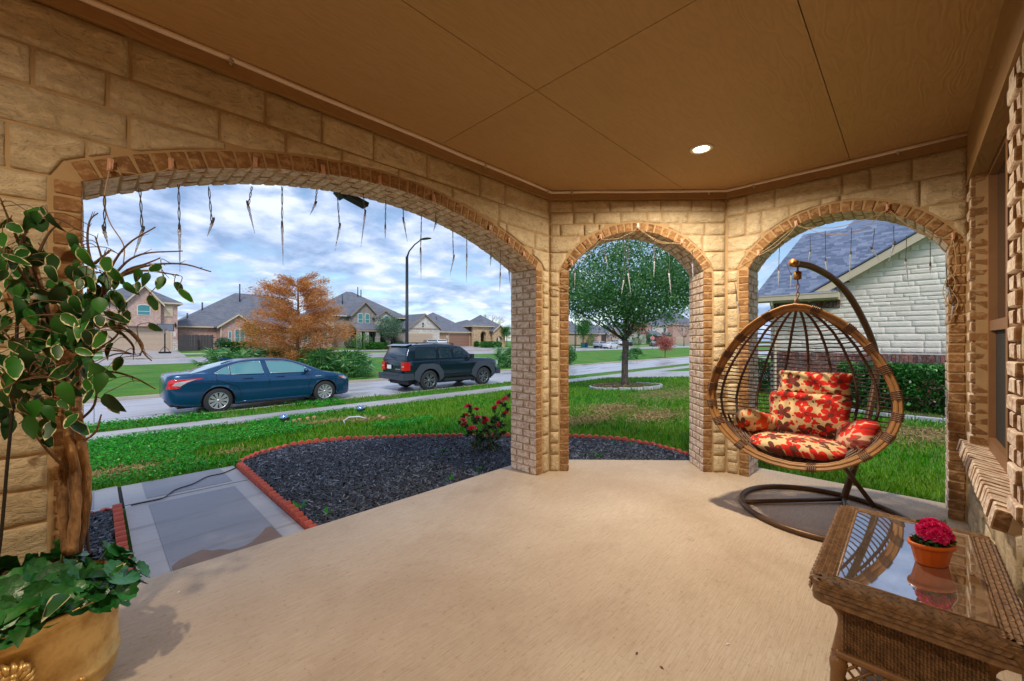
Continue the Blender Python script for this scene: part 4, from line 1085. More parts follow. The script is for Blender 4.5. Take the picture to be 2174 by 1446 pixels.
FB = 62.0
def hx(px, b=FB): return on_b(px, 700, b).x
def hz(px, py, b=FB): return on_b(px, py, b).z
class House:
    """facade in the plane y = b, built from photo columns and heights"""
    def __init__(s, label, px, wall, b=FB, name='house'):
        s.b = b; s.t = thing(name, label, 'house', (hx(px, b), b, gz(b)), 0); s.ox = s.t.location.x; s.oz = gz(b)
        s.wallm = wall
    def X(s, px, dy=0.0): return on_b(px, 700, s.b+dy).x - s.ox
    def Z(s, px, py, dy=0.0): return on_b(px, py, s.b+dy).z - s.oz
    def p(s, nm, mb, m, fix=True, parent=None): return part(nm, mb, m, parent or s.t, fix=fix)
    def wall(s, x0, x1, y0, y1, z0, z1, m=None, nm='wall'): mb = MB(); mb.bx(x0, x1, y0, y1, z0, z1); return s.p(nm, mb, m or s.wallm)
    def hip(s, x0, x1, y0, y1, z, rise, ov=0.45, l=1.0, r=1.0, nm='roof'):
        """hip roof; l, r = how far the ridge ends sit in from the sides, times the half depth"""
        x0 -= ov; x1 += ov; y0 -= ov; y1 += ov; h = (y1-y0)/2; ym = (y0+y1)/2; a, b = x0+h*l, x1-h*r
        if a > b: a = b = (a+b)/2
        mb = MB(); z0 = z-0.10
        vs = [(x0, y0, z0), (x1, y0, z0), (x1, y1, z0), (x0, y1, z0), (x0, y0, z+0.06), (x1, y0, z+0.06), (x1, y1, z+0.06), (x0, y1, z+0.06), (a, ym, z+rise), (b, ym, z+rise)]
        mb.add(vs, [(4,5,9,8), (5,6,9), (6,7,8,9), (7,4,8)], 0); mb.add(vs, [(0,1,5,4), (1,2,6,5), (2,3,7,6), (3,0,4,7), (3,2,1,0)], 1)
        return s.p(nm, mb, [M['hroof'], M['fascia']])
    def gable(s, x0, x1, y0, y1, z, rise, m=None, ov=0.35, fm=None):
        """front-facing gable: wall triangle, two roof slopes with thickness, rake boards"""
        xm = (x0+x1)/2; mb = MB(); mb.prism([(x0, z-0.02), (x1, z-0.02), (xm, z+rise)], lambda q: Vector((q[0], y0+0.001, q[1])), lambda q: Vector((q[0], y0+0.3, q[1])))
        s.p('gable_wall', mb, m or s.wallm)
        k = rise/(xm-x0); mb = MB()
        for sg, e in ((-1, x0-ov), (1, x1+ov)):
            ze = z - k*ov; t = 0.14
            pr = [(e, ze), (xm, z+rise), (xm, z+rise+t), (e, ze+t)]
            if sg > 0: pr = pr[::-1]
            mb.prism(pr, lambda q: Vector((q[0], y0-0.3, q[1]+0.03)), lambda q: Vector((q[0], y1, q[1]+0.03)))
        rf = s.p('roof', mb, M['hroof']); mb = MB()
        for sg, e in ((-1, x0-ov), (1, x1+ov)):
            ze = z - k*ov; t = 0.2
            mb.prism([(e, ze-0.1), (xm, z+rise-0.1), (xm, z+rise+0.12), (e, ze+0.12)], lambda q: Vector((q[0], y0-0.36, q[1]+0.02)), lambda q: Vector((q[0], y0-0.302, q[1]+0.02)))
        s.p('rake_board', mb, fm or M['fascia'], parent=rf)
    def window(s, x0, x1, z0, z1, y=0.0, arch=False, gl=None, mull=1, rail=True):
        """frame in the wall with panes set back in it"""
        n_ = 7; out = [(x0, z0), (x1, z0), (x1, z1)]
        if arch:
            rise = (x1-x0)*0.16; out += [(x0+(x1-x0)*(0.5+0.5*math.cos(PI*i/n_)), z1+rise*math.sin(PI*i/n_)) for i in range(1, n_)]
        out += [(x0, z1)]
        mb = MB(); mb.prism(out, lambda q: Vector((q[0], y-0.05, q[1])), lambda q: Vector((q[0], y+0.1, q[1]))); f = s.p('window', mb, M['white_frame'])
        w = 0.07; zm = z0+(z1-z0)*0.42; step = (x1-x0-w)/mull
        for i in range(mull):
            a, b = x0+w+step*i, x0+step*(i+1); rows = ((z0+w, zm-0.03), (zm+0.03, z1-w)) if rail else ((z0+w, z1-w),)
            for r_, (c, d) in enumerate(rows):
                o = [(a, c), (b, c), (b, d)]
                if arch and r_ == len(rows)-1: o += [(a+(b-a)*(0.5+0.5*math.cos(PI*j/n_)), d+rise*0.9*math.sin(PI*j/n_)) for j in range(1, n_)]
                o += [(a, d)]
                mb = MB(); mb.prism(o, lambda q: Vector((q[0], y-0.058, q[1])), lambda q: Vector((q[0], y-0.045, q[1]))); s.p('pane', mb, gl or M['hglass'], parent=f)
    def garage(s, x0, x1, z1, y=0.0, m=None, rows=4, cols=8):
        mb = MB(); mb.bx(x0-0.12, x1+0.12, y-0.03, y+0.05, 0, z1+0.12); f = s.p('garage_door', mb, M['fascia'])
        for r_ in range(rows):
            mb = MB(); h = z1/rows; mb.bx(x0, x1, y-0.05, y+0.0, r_*h+0.012, (r_+1)*h-0.012)
            for c in range(cols): w = (x1-x0)/cols; mb.bx(x0+c*w+0.1, x0+(c+1)*w-0.1, y-0.062, y-0.05, r_*h+0.1, (r_+1)*h-0.1)
            s.p('door_panel', mb, m or M['garage_tan'], parent=f)
    def pipe(s, x, y, z0, z1): mb = MB(); mb.tube([(x, y, z0), (x, y, z1)], 0.09, 6); s.p('vent_pipe', mb, M['vent_pipe'])
    def arch_face(s, x0, x1, y0, y1, z0, z1, oa, ob, oz, m, nm='wall'):
        """wall with an arched opening oa..ob springing at oz"""
        rise = (ob-oa)*0.5; arc = [((oa+ob)/2+(ob-oa)/2*math.cos(PI*i/10), oz+rise*math.sin(PI*i/10)) for i in range(11)]
        pl = [(x0, z0), (oa, z0)] + arc[::-1] + [(ob, z0), (x1, z0), (x1, z1), (x0, z1)]
        mb = MB(); mb.prism(pl, lambda q: Vector((q[0], y0, q[1])), lambda q: Vector((q[0], y1, q[1]))); s.p(nm, mb, m)
        mb = MB()
        for i in range(10):
            a, b = arc[i], arc[i+1]; cx = (oa+ob)/2
            q = [a, b, (cx+(b[0]-cx)*1.22, oz+(b[1]-oz)*1.22), (cx+(a[0]-cx)*1.22, oz+(a[1]-oz)*1.22)]
            mb.prism(q, lambda c: Vector((c[0], y0-0.05, c[1])), lambda c: Vector((c[0], y0+0.1, c[1])))
        s.p('arch_trim', mb, M['hbrick_tan'])
        mb = MB(); mb.bx(oa-0.1, ob+0.1, y1+0.8, y1+0.9, z0, oz+rise); s.p('door', mb, M['recess'])

# ---- two-storey brick house at far left
H = House('two-storey mottled brick house with beige garage door behind the basketball hoop', 300, M['hbrick_light'])
x0, x1, xg1 = H.X(205), H.X(377), H.X(362); eave = H.Z(360, 644); 
H.wall(x0, x1, 0, 11, -0.3, eave); H.hip(x0, x1, 0, 11, eave, 2.6)
ga, gb = H.X(262), H.X(340); mb = MB()
H.wall(ga+0.3, gb, -0.6, 0.02, 2.7, eave, nm='bay_wall'); H.gable(ga+0.3, gb, -0.6, 4, eave, 1.75)
H.window(H.X(290), H.X(318.5), H.Z(304, 670), H.Z(304, 650), -0.6, True, mull=1); 
mb = MB(); a, b = H.X(348), H.X(367); mb.bx(a, b, -0.08, 0.02, H.Z(357, 672), H.Z(357, 650)); sh = H.p('shutter', mb, M['louver'])
for i in range(7): mb = MB(); z = H.Z(357, 672)+0.12+i*0.2; mb.bx(a+0.08, b-0.08, -0.10, -0.08, z, z+0.14); H.p('slat', mb, M['louver'], parent=sh)
H.garage(H.X(229)+0.0, xg1, 2.35, 0.0); H.wall(H.X(366), x1+0.02, -0.1, 0.1, -0.3, 1.1, M['hstone_white'], 'stone_base')
mb = MB(); mb.bx(H.X(368), H.X(373.5), -0.03, 0.02, 1.55, 2.1); H.p('house_sign', mb, M['white_frame'])
mb = MB(); mb.box((H.X(372), -0.12, 2.9), (0.16, 0.16, 0.4)); mb.box((H.X(372), -0.05, 3.15), (0.06, 0.2, 0.06)); H.p('wall_lantern', mb, M['black_metal'])
# ---- white neighbour further left, mostly behind the potted tree
H = House('pale house glimpsed behind the potted tree at far left', 190, M['siding_grey'])
H.wall(H.X(120), H.X(202), 1.5, 11, -0.3, 2.9); H.hip(H.X(120), H.X(202), 1.5, 11, 2.9, 2.8); H.window(H.X(190), H.X(198), 1.0, 2.3, 1.5, gl=M['hglass_dark'])
# ---- one-storey brick house
H = House('single-storey pink brick house with arched teal window and long grey roof', 500, M['hbrick'])
xa, xb, xc, xd = H.X(384), H.X(467), H.X(543), H.X(703); ev = H.Z(468, 692)
H.wall(xb, xc, 0, 6, -0.3, ev); H.gable(xb, xc, 0, 9, ev, H.Z(509, 669)-ev)
H.wall(xa, xd, 2.2, 17, -0.3, ev-0.15); H.hip(xa, xd, 2.2, 17, ev-0.1, 5.3, l=1.0, r=0.8)
H.wall(H.X(610), xd, -0.5, 4, -0.3, ev); H.gable(H.X(610), xd, -0.5, 7, ev, 1.9); H.window(H.X(640), H.X(660), 0.8, 2.4, -0.5, False, mull=2); H.window(H.X(684), H.X(692), 0.8, 2.5, -0.5, False)
zt = H.Z(509, 699); zb = H.Z(509, 729)
H.window(H.X(498), H.X(520), zb, zt-0.1, 0, True, mull=2); H.window(H.X(484.5), H.X(491.5), zb, zt-0.25, 0); H.window(H.X(526.5), H.X(533.5), zb, zt-0.25, 0)
mb = MB(); mb.tube([(xb+0.1, -0.08, ev), (xb+0.1, -0.1, -0.2)], 0.06, 6); H.p('downspout', mb, M['fascia'])
H.pipe(H.X(539), 7.5, 6.6, 9.3); H.pipe(H.X(447), 5.5, 4.5, 6.2); H.pipe(H.X(409), 4, 3.6, 4.6)
ft = thing('wood_fence', 'dark weathered board fence between the two left brick houses', 'fence', (hx(380, 61), 61.0, gz(61)))
mb = MB(); mb.bx(-0.069, 0.069, -0.012, 0.012, -0.2, 1.85); BOARD = mb.mesh('fence_board', M['fence'], True)
fx0, fx1 = hx(380, 61)-ft.location.x, hx(457, 61)-ft.location.x; nb_ = int((fx1-fx0)/0.146)
for i in range(nb_): 
    f_ = i/nb_; link('fence_board', BOARD, ft, (fx0+0.146*i, -0.5*(f_ < 0.52), R.uniform(-0.03, 0.03)), (0, R.uniform(-0.01, 0.01), 0))
mb = MB()
for z in (0.3, 1.5): mb.bx(fx0, fx1, 0.05, 0.1, z, z+0.09)
part('rail', mb, M['fence'], ft)
# ---- two-storey grey and white stone house with solar panels
H = House('two-storey grey and white stone house with solar panels and a low porch roof', 780, M['hstone_grey'])
xl, xm, xr = H.X(700), H.X(748), H.X(845); ev2 = H.Z(700, 668)
H.wall(xl, xr, 1.5, 14, -0.3, ev2); H.hip(xl, xr+2.5, 1.5, 14, ev2, 4.6, l=0.95, r=1.1)
H.wall(xl-0.02, xm-2.2, 1.45, 3, 0, ev2-0.02, M['siding_grey'], 'siding')
g0, g1 = xm, H.X(800); H.wall(g0, g1, 0, 3, 2.6, ev2+0.2); H.gable(g0, g1, 0, 6, ev2+0.2, 2.0, fm=M['fascia_brown'])
for a, b in ((759.5, 770.5), (774.5, 784.5)): H.window(H.X(a), H.X(b), H.Z(772, 686), H.Z(772, 667), 0, True)
b0, b1 = H.X(794), H.X(831); H.wall(b0, b1, -0.7, 3, 2.6, ev2-0.1, M['hstone_white'], 'bay_wall'); H.gable(b0, b1, -0.7, 4, ev2-0.1, 1.05, M['hstone_white'], fm=M['fascia_brown']); H.window(H.X(811), H.X(822), H.Z(816, 686), H.Z(816, 672), -0.7, True)
# porch: sloped roof on square stone posts, dark recess with windows and a door
pz1, pz0 = H.Z(770, 686), H.Z(770, 701); q0, q1 = H.X(747), H.X(836)
mb = MB(); mb.prism([(-2.2, pz0), (0.2, pz1), (0.2, pz1+0.14), (-2.2, pz0+0.14)], lambda q: Vector((q0-0.3, q[0], q[1])), lambda q: Vector((q1+0.2, q[0], q[1]))); H.p('porch_roof', mb, M['hroof'])
mb = MB(); mb.bx(q0-0.25, q1+0.15, -2.25, -2.1, pz0-0.25, pz0+0.02); H.p('porch_beam', mb, M['fascia_brown'])
for px in (751, 766, 790, 812): xx = H.X(px); H.wall(xx-0.3, xx+0.3, -2.1, -1.5, -0.3, pz0-0.25, M['hstone_white'], 'porch_post')
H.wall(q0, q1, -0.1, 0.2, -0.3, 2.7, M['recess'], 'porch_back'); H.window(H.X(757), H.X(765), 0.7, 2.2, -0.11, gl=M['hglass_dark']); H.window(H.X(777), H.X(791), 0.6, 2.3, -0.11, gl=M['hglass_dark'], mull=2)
mb = MB(); mb.bx(H.X(799), H.X(806), -0.16, -0.1, -0.2, 2.1); H.p('door', mb, M['black_metal'])
w0, w1 = H.X(850), H.X(916); gv = H.Z(853, 697); H.wall(w0, w1, -2.5, 8, -0.3, gv, M['hstone_white'], 'garage_wall'); H.gable(w0, w1, -2.5, 8, gv, H.Z(883, 669)-gv, M['hstone_white'], fm=M['fascia_brown'])
mb = MB(); mb.bx(w0, w1, -2.58, -2.45, gv-0.15, gv+0.02); H.p('band_board', mb, M['fascia_brown'])
H.window(H.X(879)-0.1, H.X(884.5)-0.1, H.Z(881, 696), H.Z(881, 685), -2.5, False, M['hglass_dark'])
H.garage(H.X(855)-0.5, H.X(906)-0.5, 2.3, -2.5)
for i in range(4):
    for j in range(2):
        mb = MB(); sl_ = math.atan2(4.6, 6.7); u = xl+2.0+i*1.62+j*1.1; yy, zz = 2.0+j*1.95, ev2+0.35+j*1.95*math.tan(sl_)
        mb.box((u, yy, zz), (1.55, 2.1, 0.06), mat=Matrix.Rotation(sl_, 3, 'X')); H.p('solar_panel', mb, M['solar'])
H.pipe(H.X(750), 4, ev2+2.0, ev2+3.7); H.pipe(H.X(798), 6.5, ev2+3.8, ev2+5.4); H.pipe(H.X(805), 6.5, ev2+3.6, ev2+5.0)
# ---- brown house with fieldstone arches
H = House('low brown brick house with fieldstone arches and a tall grey hip roof', 960, M['hbrick_tan'])
xl, xr = H.X(912), H.X(1003); ev = H.Z(950, 705)
H.wall(xl, xr, 0, 14, -0.3, ev); H.hip(xl, xr, 0, 14, ev, 4.1, l=0.9, r=0.75)
H.garage(H.X(953), H.X(996), 2.35, 0.0, M['garage_brown'])
t0, t1 = H.X(997), H.X(1036); te = H.Z(1010, 693); o0, o1 = H.X(1012), H.X(1023)
H.arch_face(t0, t1, -1.2, -0.6, -0.3, te, o0, o1, te-1.7, M['hfield']); H.wall(t0, t1, 0.9, 8, -0.3, te, M['hfield']); H.hip(t0, t1, -1.2, 9, te, 1.5)
s0, s1 = H.X(1032), H.X(1057); se = H.Z(1045, 703); H.arch_face(s0, s1, -2.2, -1.7, -0.3, se, H.X(1038.5), H.X(1050), se-1.9, M['hfield']); H.wall(s0, s1, 0.0, 8, -0.3, se, M['hfield']); H.gable(s0, s1, -2.2, 6, se, 1.15, M['hfield'])
mb = MB(); mb.bx(H.X(948), H.X(949.5), -0.06, 0.02, 1.5, 2.1); H.p('house_sign', mb, M['white_frame'])
for px, z in ((925, 1.5), (940, 1.6), (953, 2.6)): H.pipe(H.X(px), 4.0, ev+1.2, ev+1.2+z*0.7)
H = House('pale house with grey hip roof at the end of the row, beside the first pier', 1068, M['siding_grey'])
H.wall(H.X(1058), H.X(1092), 3, 14, -0.3, 3.6); H.hip(H.X(1056), H.X(1094), 3, 14, 3.6, 3.4); H.window(H.X(1066), H.X(1069), 1.2, 2.6, 3, gl=M['hglass_dark'])
# ---- houses seen through the middle arch
H = House('tan brick house with several grey hips, left in the middle arch', 1250, M['hbrick_tan'])
H.wall(H.X(1195), H.X(1262), 1, 12, -0.3, 3.0); H.hip(H.X(1195), H.X(1262), 1, 12, 3.0, 4.4); H.garage(H.X(1213), H.X(1228), 2.3, 1.0, M['garage_tan'], 4, 5); H.garage(H.X(1232), H.X(1240), 2.3, 1.0, M['garage_tan'], 4, 3)
H.wall(H.X(1262), H.X(1306), -1, 10, -0.3, 3.0, M['hbrick_light']); H.hip(H.X(1262), H.X(1306), -1, 10, 3.0, 3.0); H.gable(H.X(1281), H.X(1298), -1.6, 4, 2.9, 2.1, M['hbrick_tan'])
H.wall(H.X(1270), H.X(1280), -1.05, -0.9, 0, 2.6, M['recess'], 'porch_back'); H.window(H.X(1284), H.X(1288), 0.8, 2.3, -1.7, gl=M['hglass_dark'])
H = House('pale house with garage partly hidden by the lawn tree trunk', 1325, M['siding_grey'])
H.wall(H.X(1306), H.X(1352), 1, 11, -0.3, 3.0); H.hip(H.X(1306), H.X(1352), 1, 11, 3.0, 3.2); H.garage(H.X(1302)+1.5, H.X(1316), 2.4, 1.0, M['white_frame'], 4, 5)
H = House('white two-storey house with dark porch behind the stop sign', 1395, M['white_frame'])
H.wall(H.X(1368), H.X(1426), 0, 12, -0.3, 6.2, M['siding_grey']); H.hip(H.X(1368), H.X(1426), 0, 12, 6.2, 3.2)
H.window(H.X(1408), H.X(1414), 4.2, 5.6, 0, gl=M['hglass_dark']); H.window(H.X(1381), H.X(1385), 4.3, 5.8, 0, gl=M['hglass_dark'])
mb = MB(); mb.prism([(-2.6, 2.9), (0.1, 4.2), (0.1, 4.35), (-2.6, 3.05)], lambda q: Vector((H.X(1369), q[0], q[1])), lambda q: Vector((H.X(1393), q[0], q[1]))); H.p('porch_roof', mb, M['hroof'])
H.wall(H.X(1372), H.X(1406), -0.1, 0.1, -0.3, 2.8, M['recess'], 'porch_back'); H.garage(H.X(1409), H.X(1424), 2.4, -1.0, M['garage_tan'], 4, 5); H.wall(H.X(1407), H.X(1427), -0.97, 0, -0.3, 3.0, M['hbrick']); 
mb = MB(); mb.prism([(-1.6, 3.0), (0.1, 3.9), (0.1, 4.05), (-1.6, 3.15)], lambda q: Vector((H.X(1405), q[0], q[1])), lambda q: Vector((H.X(1428), q[0], q[1]))); H.p('porch_roof', mb, M['hroof'])
H = House('two-storey red brick house with grey hip roof, right edge of the middle arch', 1450, M['hbrick'], 60.0)
H.wall(H.X(1429), H.X(1492), 0, 14, -0.3, 7.0); H.hip(H.X(1429), H.X(1492), 0, 14, 7.0, 5.2); H.window(H.X(1446), H.X(1450), 4.5, 6.0, 0, gl=M['hglass_dark']); H.garage(H.X(1436), H.X(1452), 2.4, 0, M['garage_tan'], 4, 6)
# roofs beyond the row, so that no gap opens between houses
H = House('distant grey-roofed house showing between the brick houses', 420, M['siding_grey'], 88.0)
H.wall(H.X(395), H.X(460), 0, 10, -0.3, 3.0); H.hip(H.X(395), H.X(460), 0, 10, 3.0, 2.0)

# ---- basketball hoop on the left driveway
q = at(350, 742, 44.5); q.z = gz(q.y)+0.05
bh = thing('basketball_hoop', 'portable basketball hoop with clear backboard on the left driveway', 'basketball hoop', q)
n = NB('clear_backboard'); n.set(lin(120, 132, 146), 0.15); n.p.inputs['Alpha'].default_value = 0.75; M['board'] = n.mat
M['red'] = simple('red_paint', lin(196, 28, 36), 0.5)
hb_z = 2.75
mb = MB(); mb.tube([(0, 0, 0.1), (0, 0, 2.9)], 0.06, 8); mb.tube([(0, 0, 2.55), (0, -0.5, 2.9)], 0.04, 6); mb.tube([(-0.45, 0.0, 0.1), (0, 0, 0.75)], 0.025, 5); mb.tube([(0.45, 0, 0.1), (0, 0, 0.75)], 0.025, 5); part('pole', mb, M['black_metal'], bh)
mb = MB(); mb.bx(-0.5, 0.5, -0.35, 0.55, -0.03, 0.14); part('base', mb, M['black_metal'], bh)
mb = MB(); mb.bx(-0.66, 0.66, -0.56, -0.53, 2.4, 3.12); bd = part('backboard', mb, M['board'], bh)
mb = MB()
for x in (-0.68, 0.68): mb.bx(x-0.03, x+0.03, -0.575, -0.52, 2.37, 3.15)
for z in (2.37, 3.12): mb.bx(-0.65, 0.65, -0.575, -0.52, z, z+0.03)
part('board_frame', mb, M['black_metal'], bd)
mb = MB(); mb.tube([(0.23*math.cos(i*PI/8), -0.82+0.23*math.sin(i*PI/8), 2.52) for i in range(16)], 0.022, 5, closed=True); mb.bx(-0.06, 0.06, -0.62, -0.56, 2.46, 2.6); part('rim', mb, M['red'], bh)
mb = MB()
for i in range(12):
    a, b = i*PI/6, i*PI/6+0.5; mb.tube([(0.22*math.cos(a), -0.82+0.22*math.sin(a), 2.5), (0.12*math.cos(b), -0.82+0.12*math.sin(b), 2.12)], 0.008, 3)
part('net', mb, M['white_frame'], bh)

# ---- shrubs and small trees of the far gardens
def garden(px, w, h, label, m='shrub_leaf', dy=-1.2, box=False, b=FB, n_=1500):
    q = on_b(px, 730, b+dy); q.z = gz(b+dy); return shrub('shrub', label, 'shrub', q, w, w*0.7, h, n_, 0.16, M[m], int(px), None, box, False)
garden(474, 0.9, 1.5, 'loose grey-green shrub at the left corner of the single-storey brick house', 'sage_leaf')
for i, px in enumerate((488, 500, 512, 524)): garden(px, 0.95, 0.95, ('clipped green hedge ball under the slim left window', 'clipped green hedge ball under the left half of the arched teal window', 'clipped green hedge ball under the right half of the arched teal window', 'clipped green hedge ball under the slim right window')[i], 'hedge_leaf', -1.4, True)
q = on_b(536, 730, 60.5); q.z = gz(60.5); crown_tree('young_tree', 'small round young tree in a red mulch ring before the brick house', 'tree', q, 3.2, 2.4, 0.9, 0.9, 0.07, 2600, 0.14, M['shrub_leaf'], M['bark'], 31, fork=1.5, nclump=30, spread=0.25)
garden(743, 0.8, 1.5, 'sparse shrub at the left end of the stone house porch', 'sage_leaf'); garden(769, 1.45, 2.4, 'big rounded shrub in front of the stone house porch', 'shrub_leaf', -3.2)
for i, px in enumerate((788, 796, 804, 818)): garden(px, 0.95, 1.05, ('first low green shrub right of the big rounded one', 'low green shrub before the porch post', 'low green shrub in front of the dark door', 'low green shrub left of the grey-green young tree')[i], 'shrub_leaf', -3.4)
garden(849, 0.9, 1.2, 'low green shrub left of the stone house garage', 'shrub_leaf', -3.4)
q = on_b(826, 730, 58.0); q.z = gz(58.0); crown_tree('young_tree', 'grey-green young tree with upright branches before the stone house', 'tree', q, 5.4, 3.6, 1.95, 2.0, 0.12, 7000, 0.17, M['sage_leaf'], M['bark'], 14, fork=1.5, nclump=70, spread=0.22)
garden(1012, 0.6, 1.1, 'small shrub beside the tall fieldstone arch', 'shrub_leaf', -2.0)
for i, px in enumerate((1028, 1037, 1046, 1056)): garden(px, 1.1, 1.2, ('clipped shrub left of the small stone arch', 'clipped shrub under the left side of the small stone arch', 'clipped shrub under the right side of the small stone arch', 'clipped shrub right of the small stone arch')[i], 'hedge_leaf', -3.6)
q = on_b(1076, 730, 59.0); q.z = gz(59.0); crown_tree('young_tree', 'dark lollipop tree beside the first pier, end of the house row', 'tree', q, 4.2, 3.2, 1.25, 1.3, 0.09, 3500, 0.16, M['hedge_leaf'], M['bark'], 15, fork=1.9, nclump=30, spread=0.25)
q = on_b(1238, 735, 57.0); q.z = gz(57); crown_tree('young_tree', 'bright green young tree before the tan brick house, left in the middle arch', 'tree', q, 7.2, 4.8, 2.3, 2.3, 0.14, 4500, 0.26, M['shrub_leaf'], M['bark'], 16, fork=2.2, nclump=50, spread=0.22)
garden(1254, 1.4, 2.5, 'dark round shrub right of the bright green young tree', 'hedge_leaf', -3); garden(1352, 2.0, 2.4, 'low dark shrubs right of the lawn tree trunk', 'hedge_leaf', -5); garden(1376, 2.4, 3.2, 'dark bush behind the stop sign', 'hedge_leaf', -3)
q = on_b(1356, 735, 58.0); q.z = gz(58); crown_tree('young_tree', 'small dark tree just right of the lawn tree trunk, far side of the road', 'tree', q, 7.0, 5.2, 3.0, 2.0, 0.14, 2500, 0.3, M['red_leaf'], M['bark'], 18, fork=2.6, nclump=40, spread=0.2)
# bare trees: branches only
def bare_tree(label, base, H, seed, rx):
    t = thing('bare_tree', label, 'tree', base); mb = MB(); rng = random.Random(seed)
    mb.tube([(0, 0, -0.2), (0, 0, H*0.3)], [0.16, 0.12], 6)
    def grow(p, d, L_, r, k):
        e = p+d*L_; limb(mb, p, e, r, r*0.6, rng, 3, 0.06, 4)
        if k: 
            for _ in range(3): grow(e, (d+Vector((rng.uniform(-1, 1), rng.uniform(-1, 1), rng.uniform(-0.2, 0.6)))*0.75).normalized(), L_*0.72, r*0.6, k-1)
    for i in range(6): grow(Vector((0, 0, H*0.28)), Vector((math.cos(i*1.05)*rx, math.sin(i*1.05)*rx, 1)).normalized(), H*0.27, 0.08, 3)
    part('branches', mb, M['bark_tan'], t)
q = on_b(1452, 735, 52.0); q.z = gz(56); bare_tree('bare pale-branched tree before the red brick house in the middle arch', q, 9.0, 3, 0.8)
q = at(385, 700, 100); q.z = 0.4; bare_tree('bare tree behind the board fence', q, 6, 5, 0.7); q = at(1040, 700, 118); q.z = 0.4; bare_tree('bare tree rising behind the fieldstone house', q, 9.5, 6, 0.7)
# mulch rings of the far gardens
M['red_mulch'] = simple('red_mulch', lin(120, 70, 48), 0.95, 0, 0.3)
for px, b, r_ in ((536, 60.5, 1.3), (826, 58, 1.2)):
    q = on_b(px, 730, b); mb = MB(); mb.lathe([(0, 0.12), (r_*0.8, 0.09), (r_, -0.15)], (q.x, q.y, gz(b)), 20, caps=False); struct('mulch_ring', mb, M['red_mulch'])

# ---- street lamp, stop sign, bins
q = at(864, 790, 22.3); q.z = gz(q.y); SLH = 1.43+178/865*22.3 - q.z
sl_ = thing('street_lamp', 'tall dark street lamp with curved arm behind the dark off-roader', 'street lamp', q)
M['lamp_post'] = simple('bronze_lamp_post', lin(40, 46, 54), 0.4, 0.5, 0.1)
mb = MB(); mb.tube([(0, 0, -0.1), (0, 0, 1.2), (0, 0, SLH)], [0.095, 0.09, 0.075], 12); mb.lathe([(0.16, 0), (0.16, 0.1), (0.1, 0.16)], (0, 0, 0), 12); part('pole', mb, M['lamp_post'], sl_)
dx = Vector((YAW_S, -YAW_C, 0)); mb = MB(); top = Vector((0, 0, SLH)); mb.tube([top-Vector((0, 0, 0.05)), top+dx*0.12+Vector((0, 0, 0.3)), top+dx*0.42+Vector((0, 0, 0.66)), top+dx*0.78+Vector((0, 0, 0.93))], [0.05, 0.04, 0.036, 0.034], 8); part('arm', mb, M['lamp_post'], sl_)
mb = MB(); rotm = Matrix.Rotation(math.atan2(dx.y, dx.x), 3, 'Z') @ Matrix.Rotation(-0.12, 3, 'Y')
mb.lathe([(0.0, 0.05), (0.10, 0.045), (0.17, 0.0), (0.15, -0.03), (0.0, -0.045)], top+dx*1.02+Vector((0, 0, 0.98)), 14, sx=2.0, sy=0.9, axis=rotm); part('lamp_head', mb, M['lamp_post'], sl_)
q = at(1221, 740, 74); q.z = gz(q.y); s2 = dup(sl_, q, 0, 'distant dark lamp post at the left edge of the middle arch')
q = at(1385, 740, 80); q.z = gz(q.y)
ss = thing('stop_sign', 'red stop sign on a thin post, far away in the middle arch', 'sign', q, math.atan2(0.698, 0.716)-PI/2)
mb = MB(); mb.tube([(0, 0, -0.1), (0, 0, 3.15)], 0.03, 6); part('post', mb, M['chrome'], ss)
M['sign_white'] = simple('sign_white', lin(235, 235, 235), 0.5, 0, 0.02); M['sign_green'] = simple('sign_green', lin(20, 110, 80), 0.5, 0, 0.05)
octo = lambda r, y: [(r*math.cos(PI/8+i*PI/4), r*math.sin(PI/8+i*PI/4)) for i in range(8)]
for r_, y0, m_, nm in ((0.42, -0.05, 'sign_white', 'sign_border'), (0.38, -0.056, 'red', 'sign_face')):
    mb = MB(); mb.prism(octo(r_, 0), lambda p: Vector((p[0], y0, 2.35+p[1])), lambda p: Vector((p[0], y0+0.02, 2.35+p[1]))); part(nm, mb, M[m_], ss)
mb = MB(); mb.bx(-0.42, 0.42, -0.01, 0.01, 2.92, 3.14); part('street_name_blade', mb, M['sign_green'], ss)
fc = bpy.data.curves.new('stop_lettering', 'FONT'); fc.body = 'STOP'; fc.size = 0.34; fc.align_x = 'CENTER'; fc.align_y = 'CENTER'; fc.extrude = 0.003; fc.materials.append(M['sign_white'])
_t = bpy.data.objects.new('tmp', fc); C.objects.link(_t); _dg = bpy.context.evaluated_depsgraph_get(); _me = bpy.data.meshes.new_from_object(_t.evaluated_get(_dg)); bpy.data.objects.remove(_t)
_me.name = 'lettering'; link('lettering', _me, ss, (0, -0.062, 2.35), (PI/2, 0, 0))
M['bin_green'] = simple('green_bin_plastic', lin(30, 96, 84), 0.5); M['bin_blue'] = simple('blue_bin_plastic', lin(28, 60, 110), 0.5)
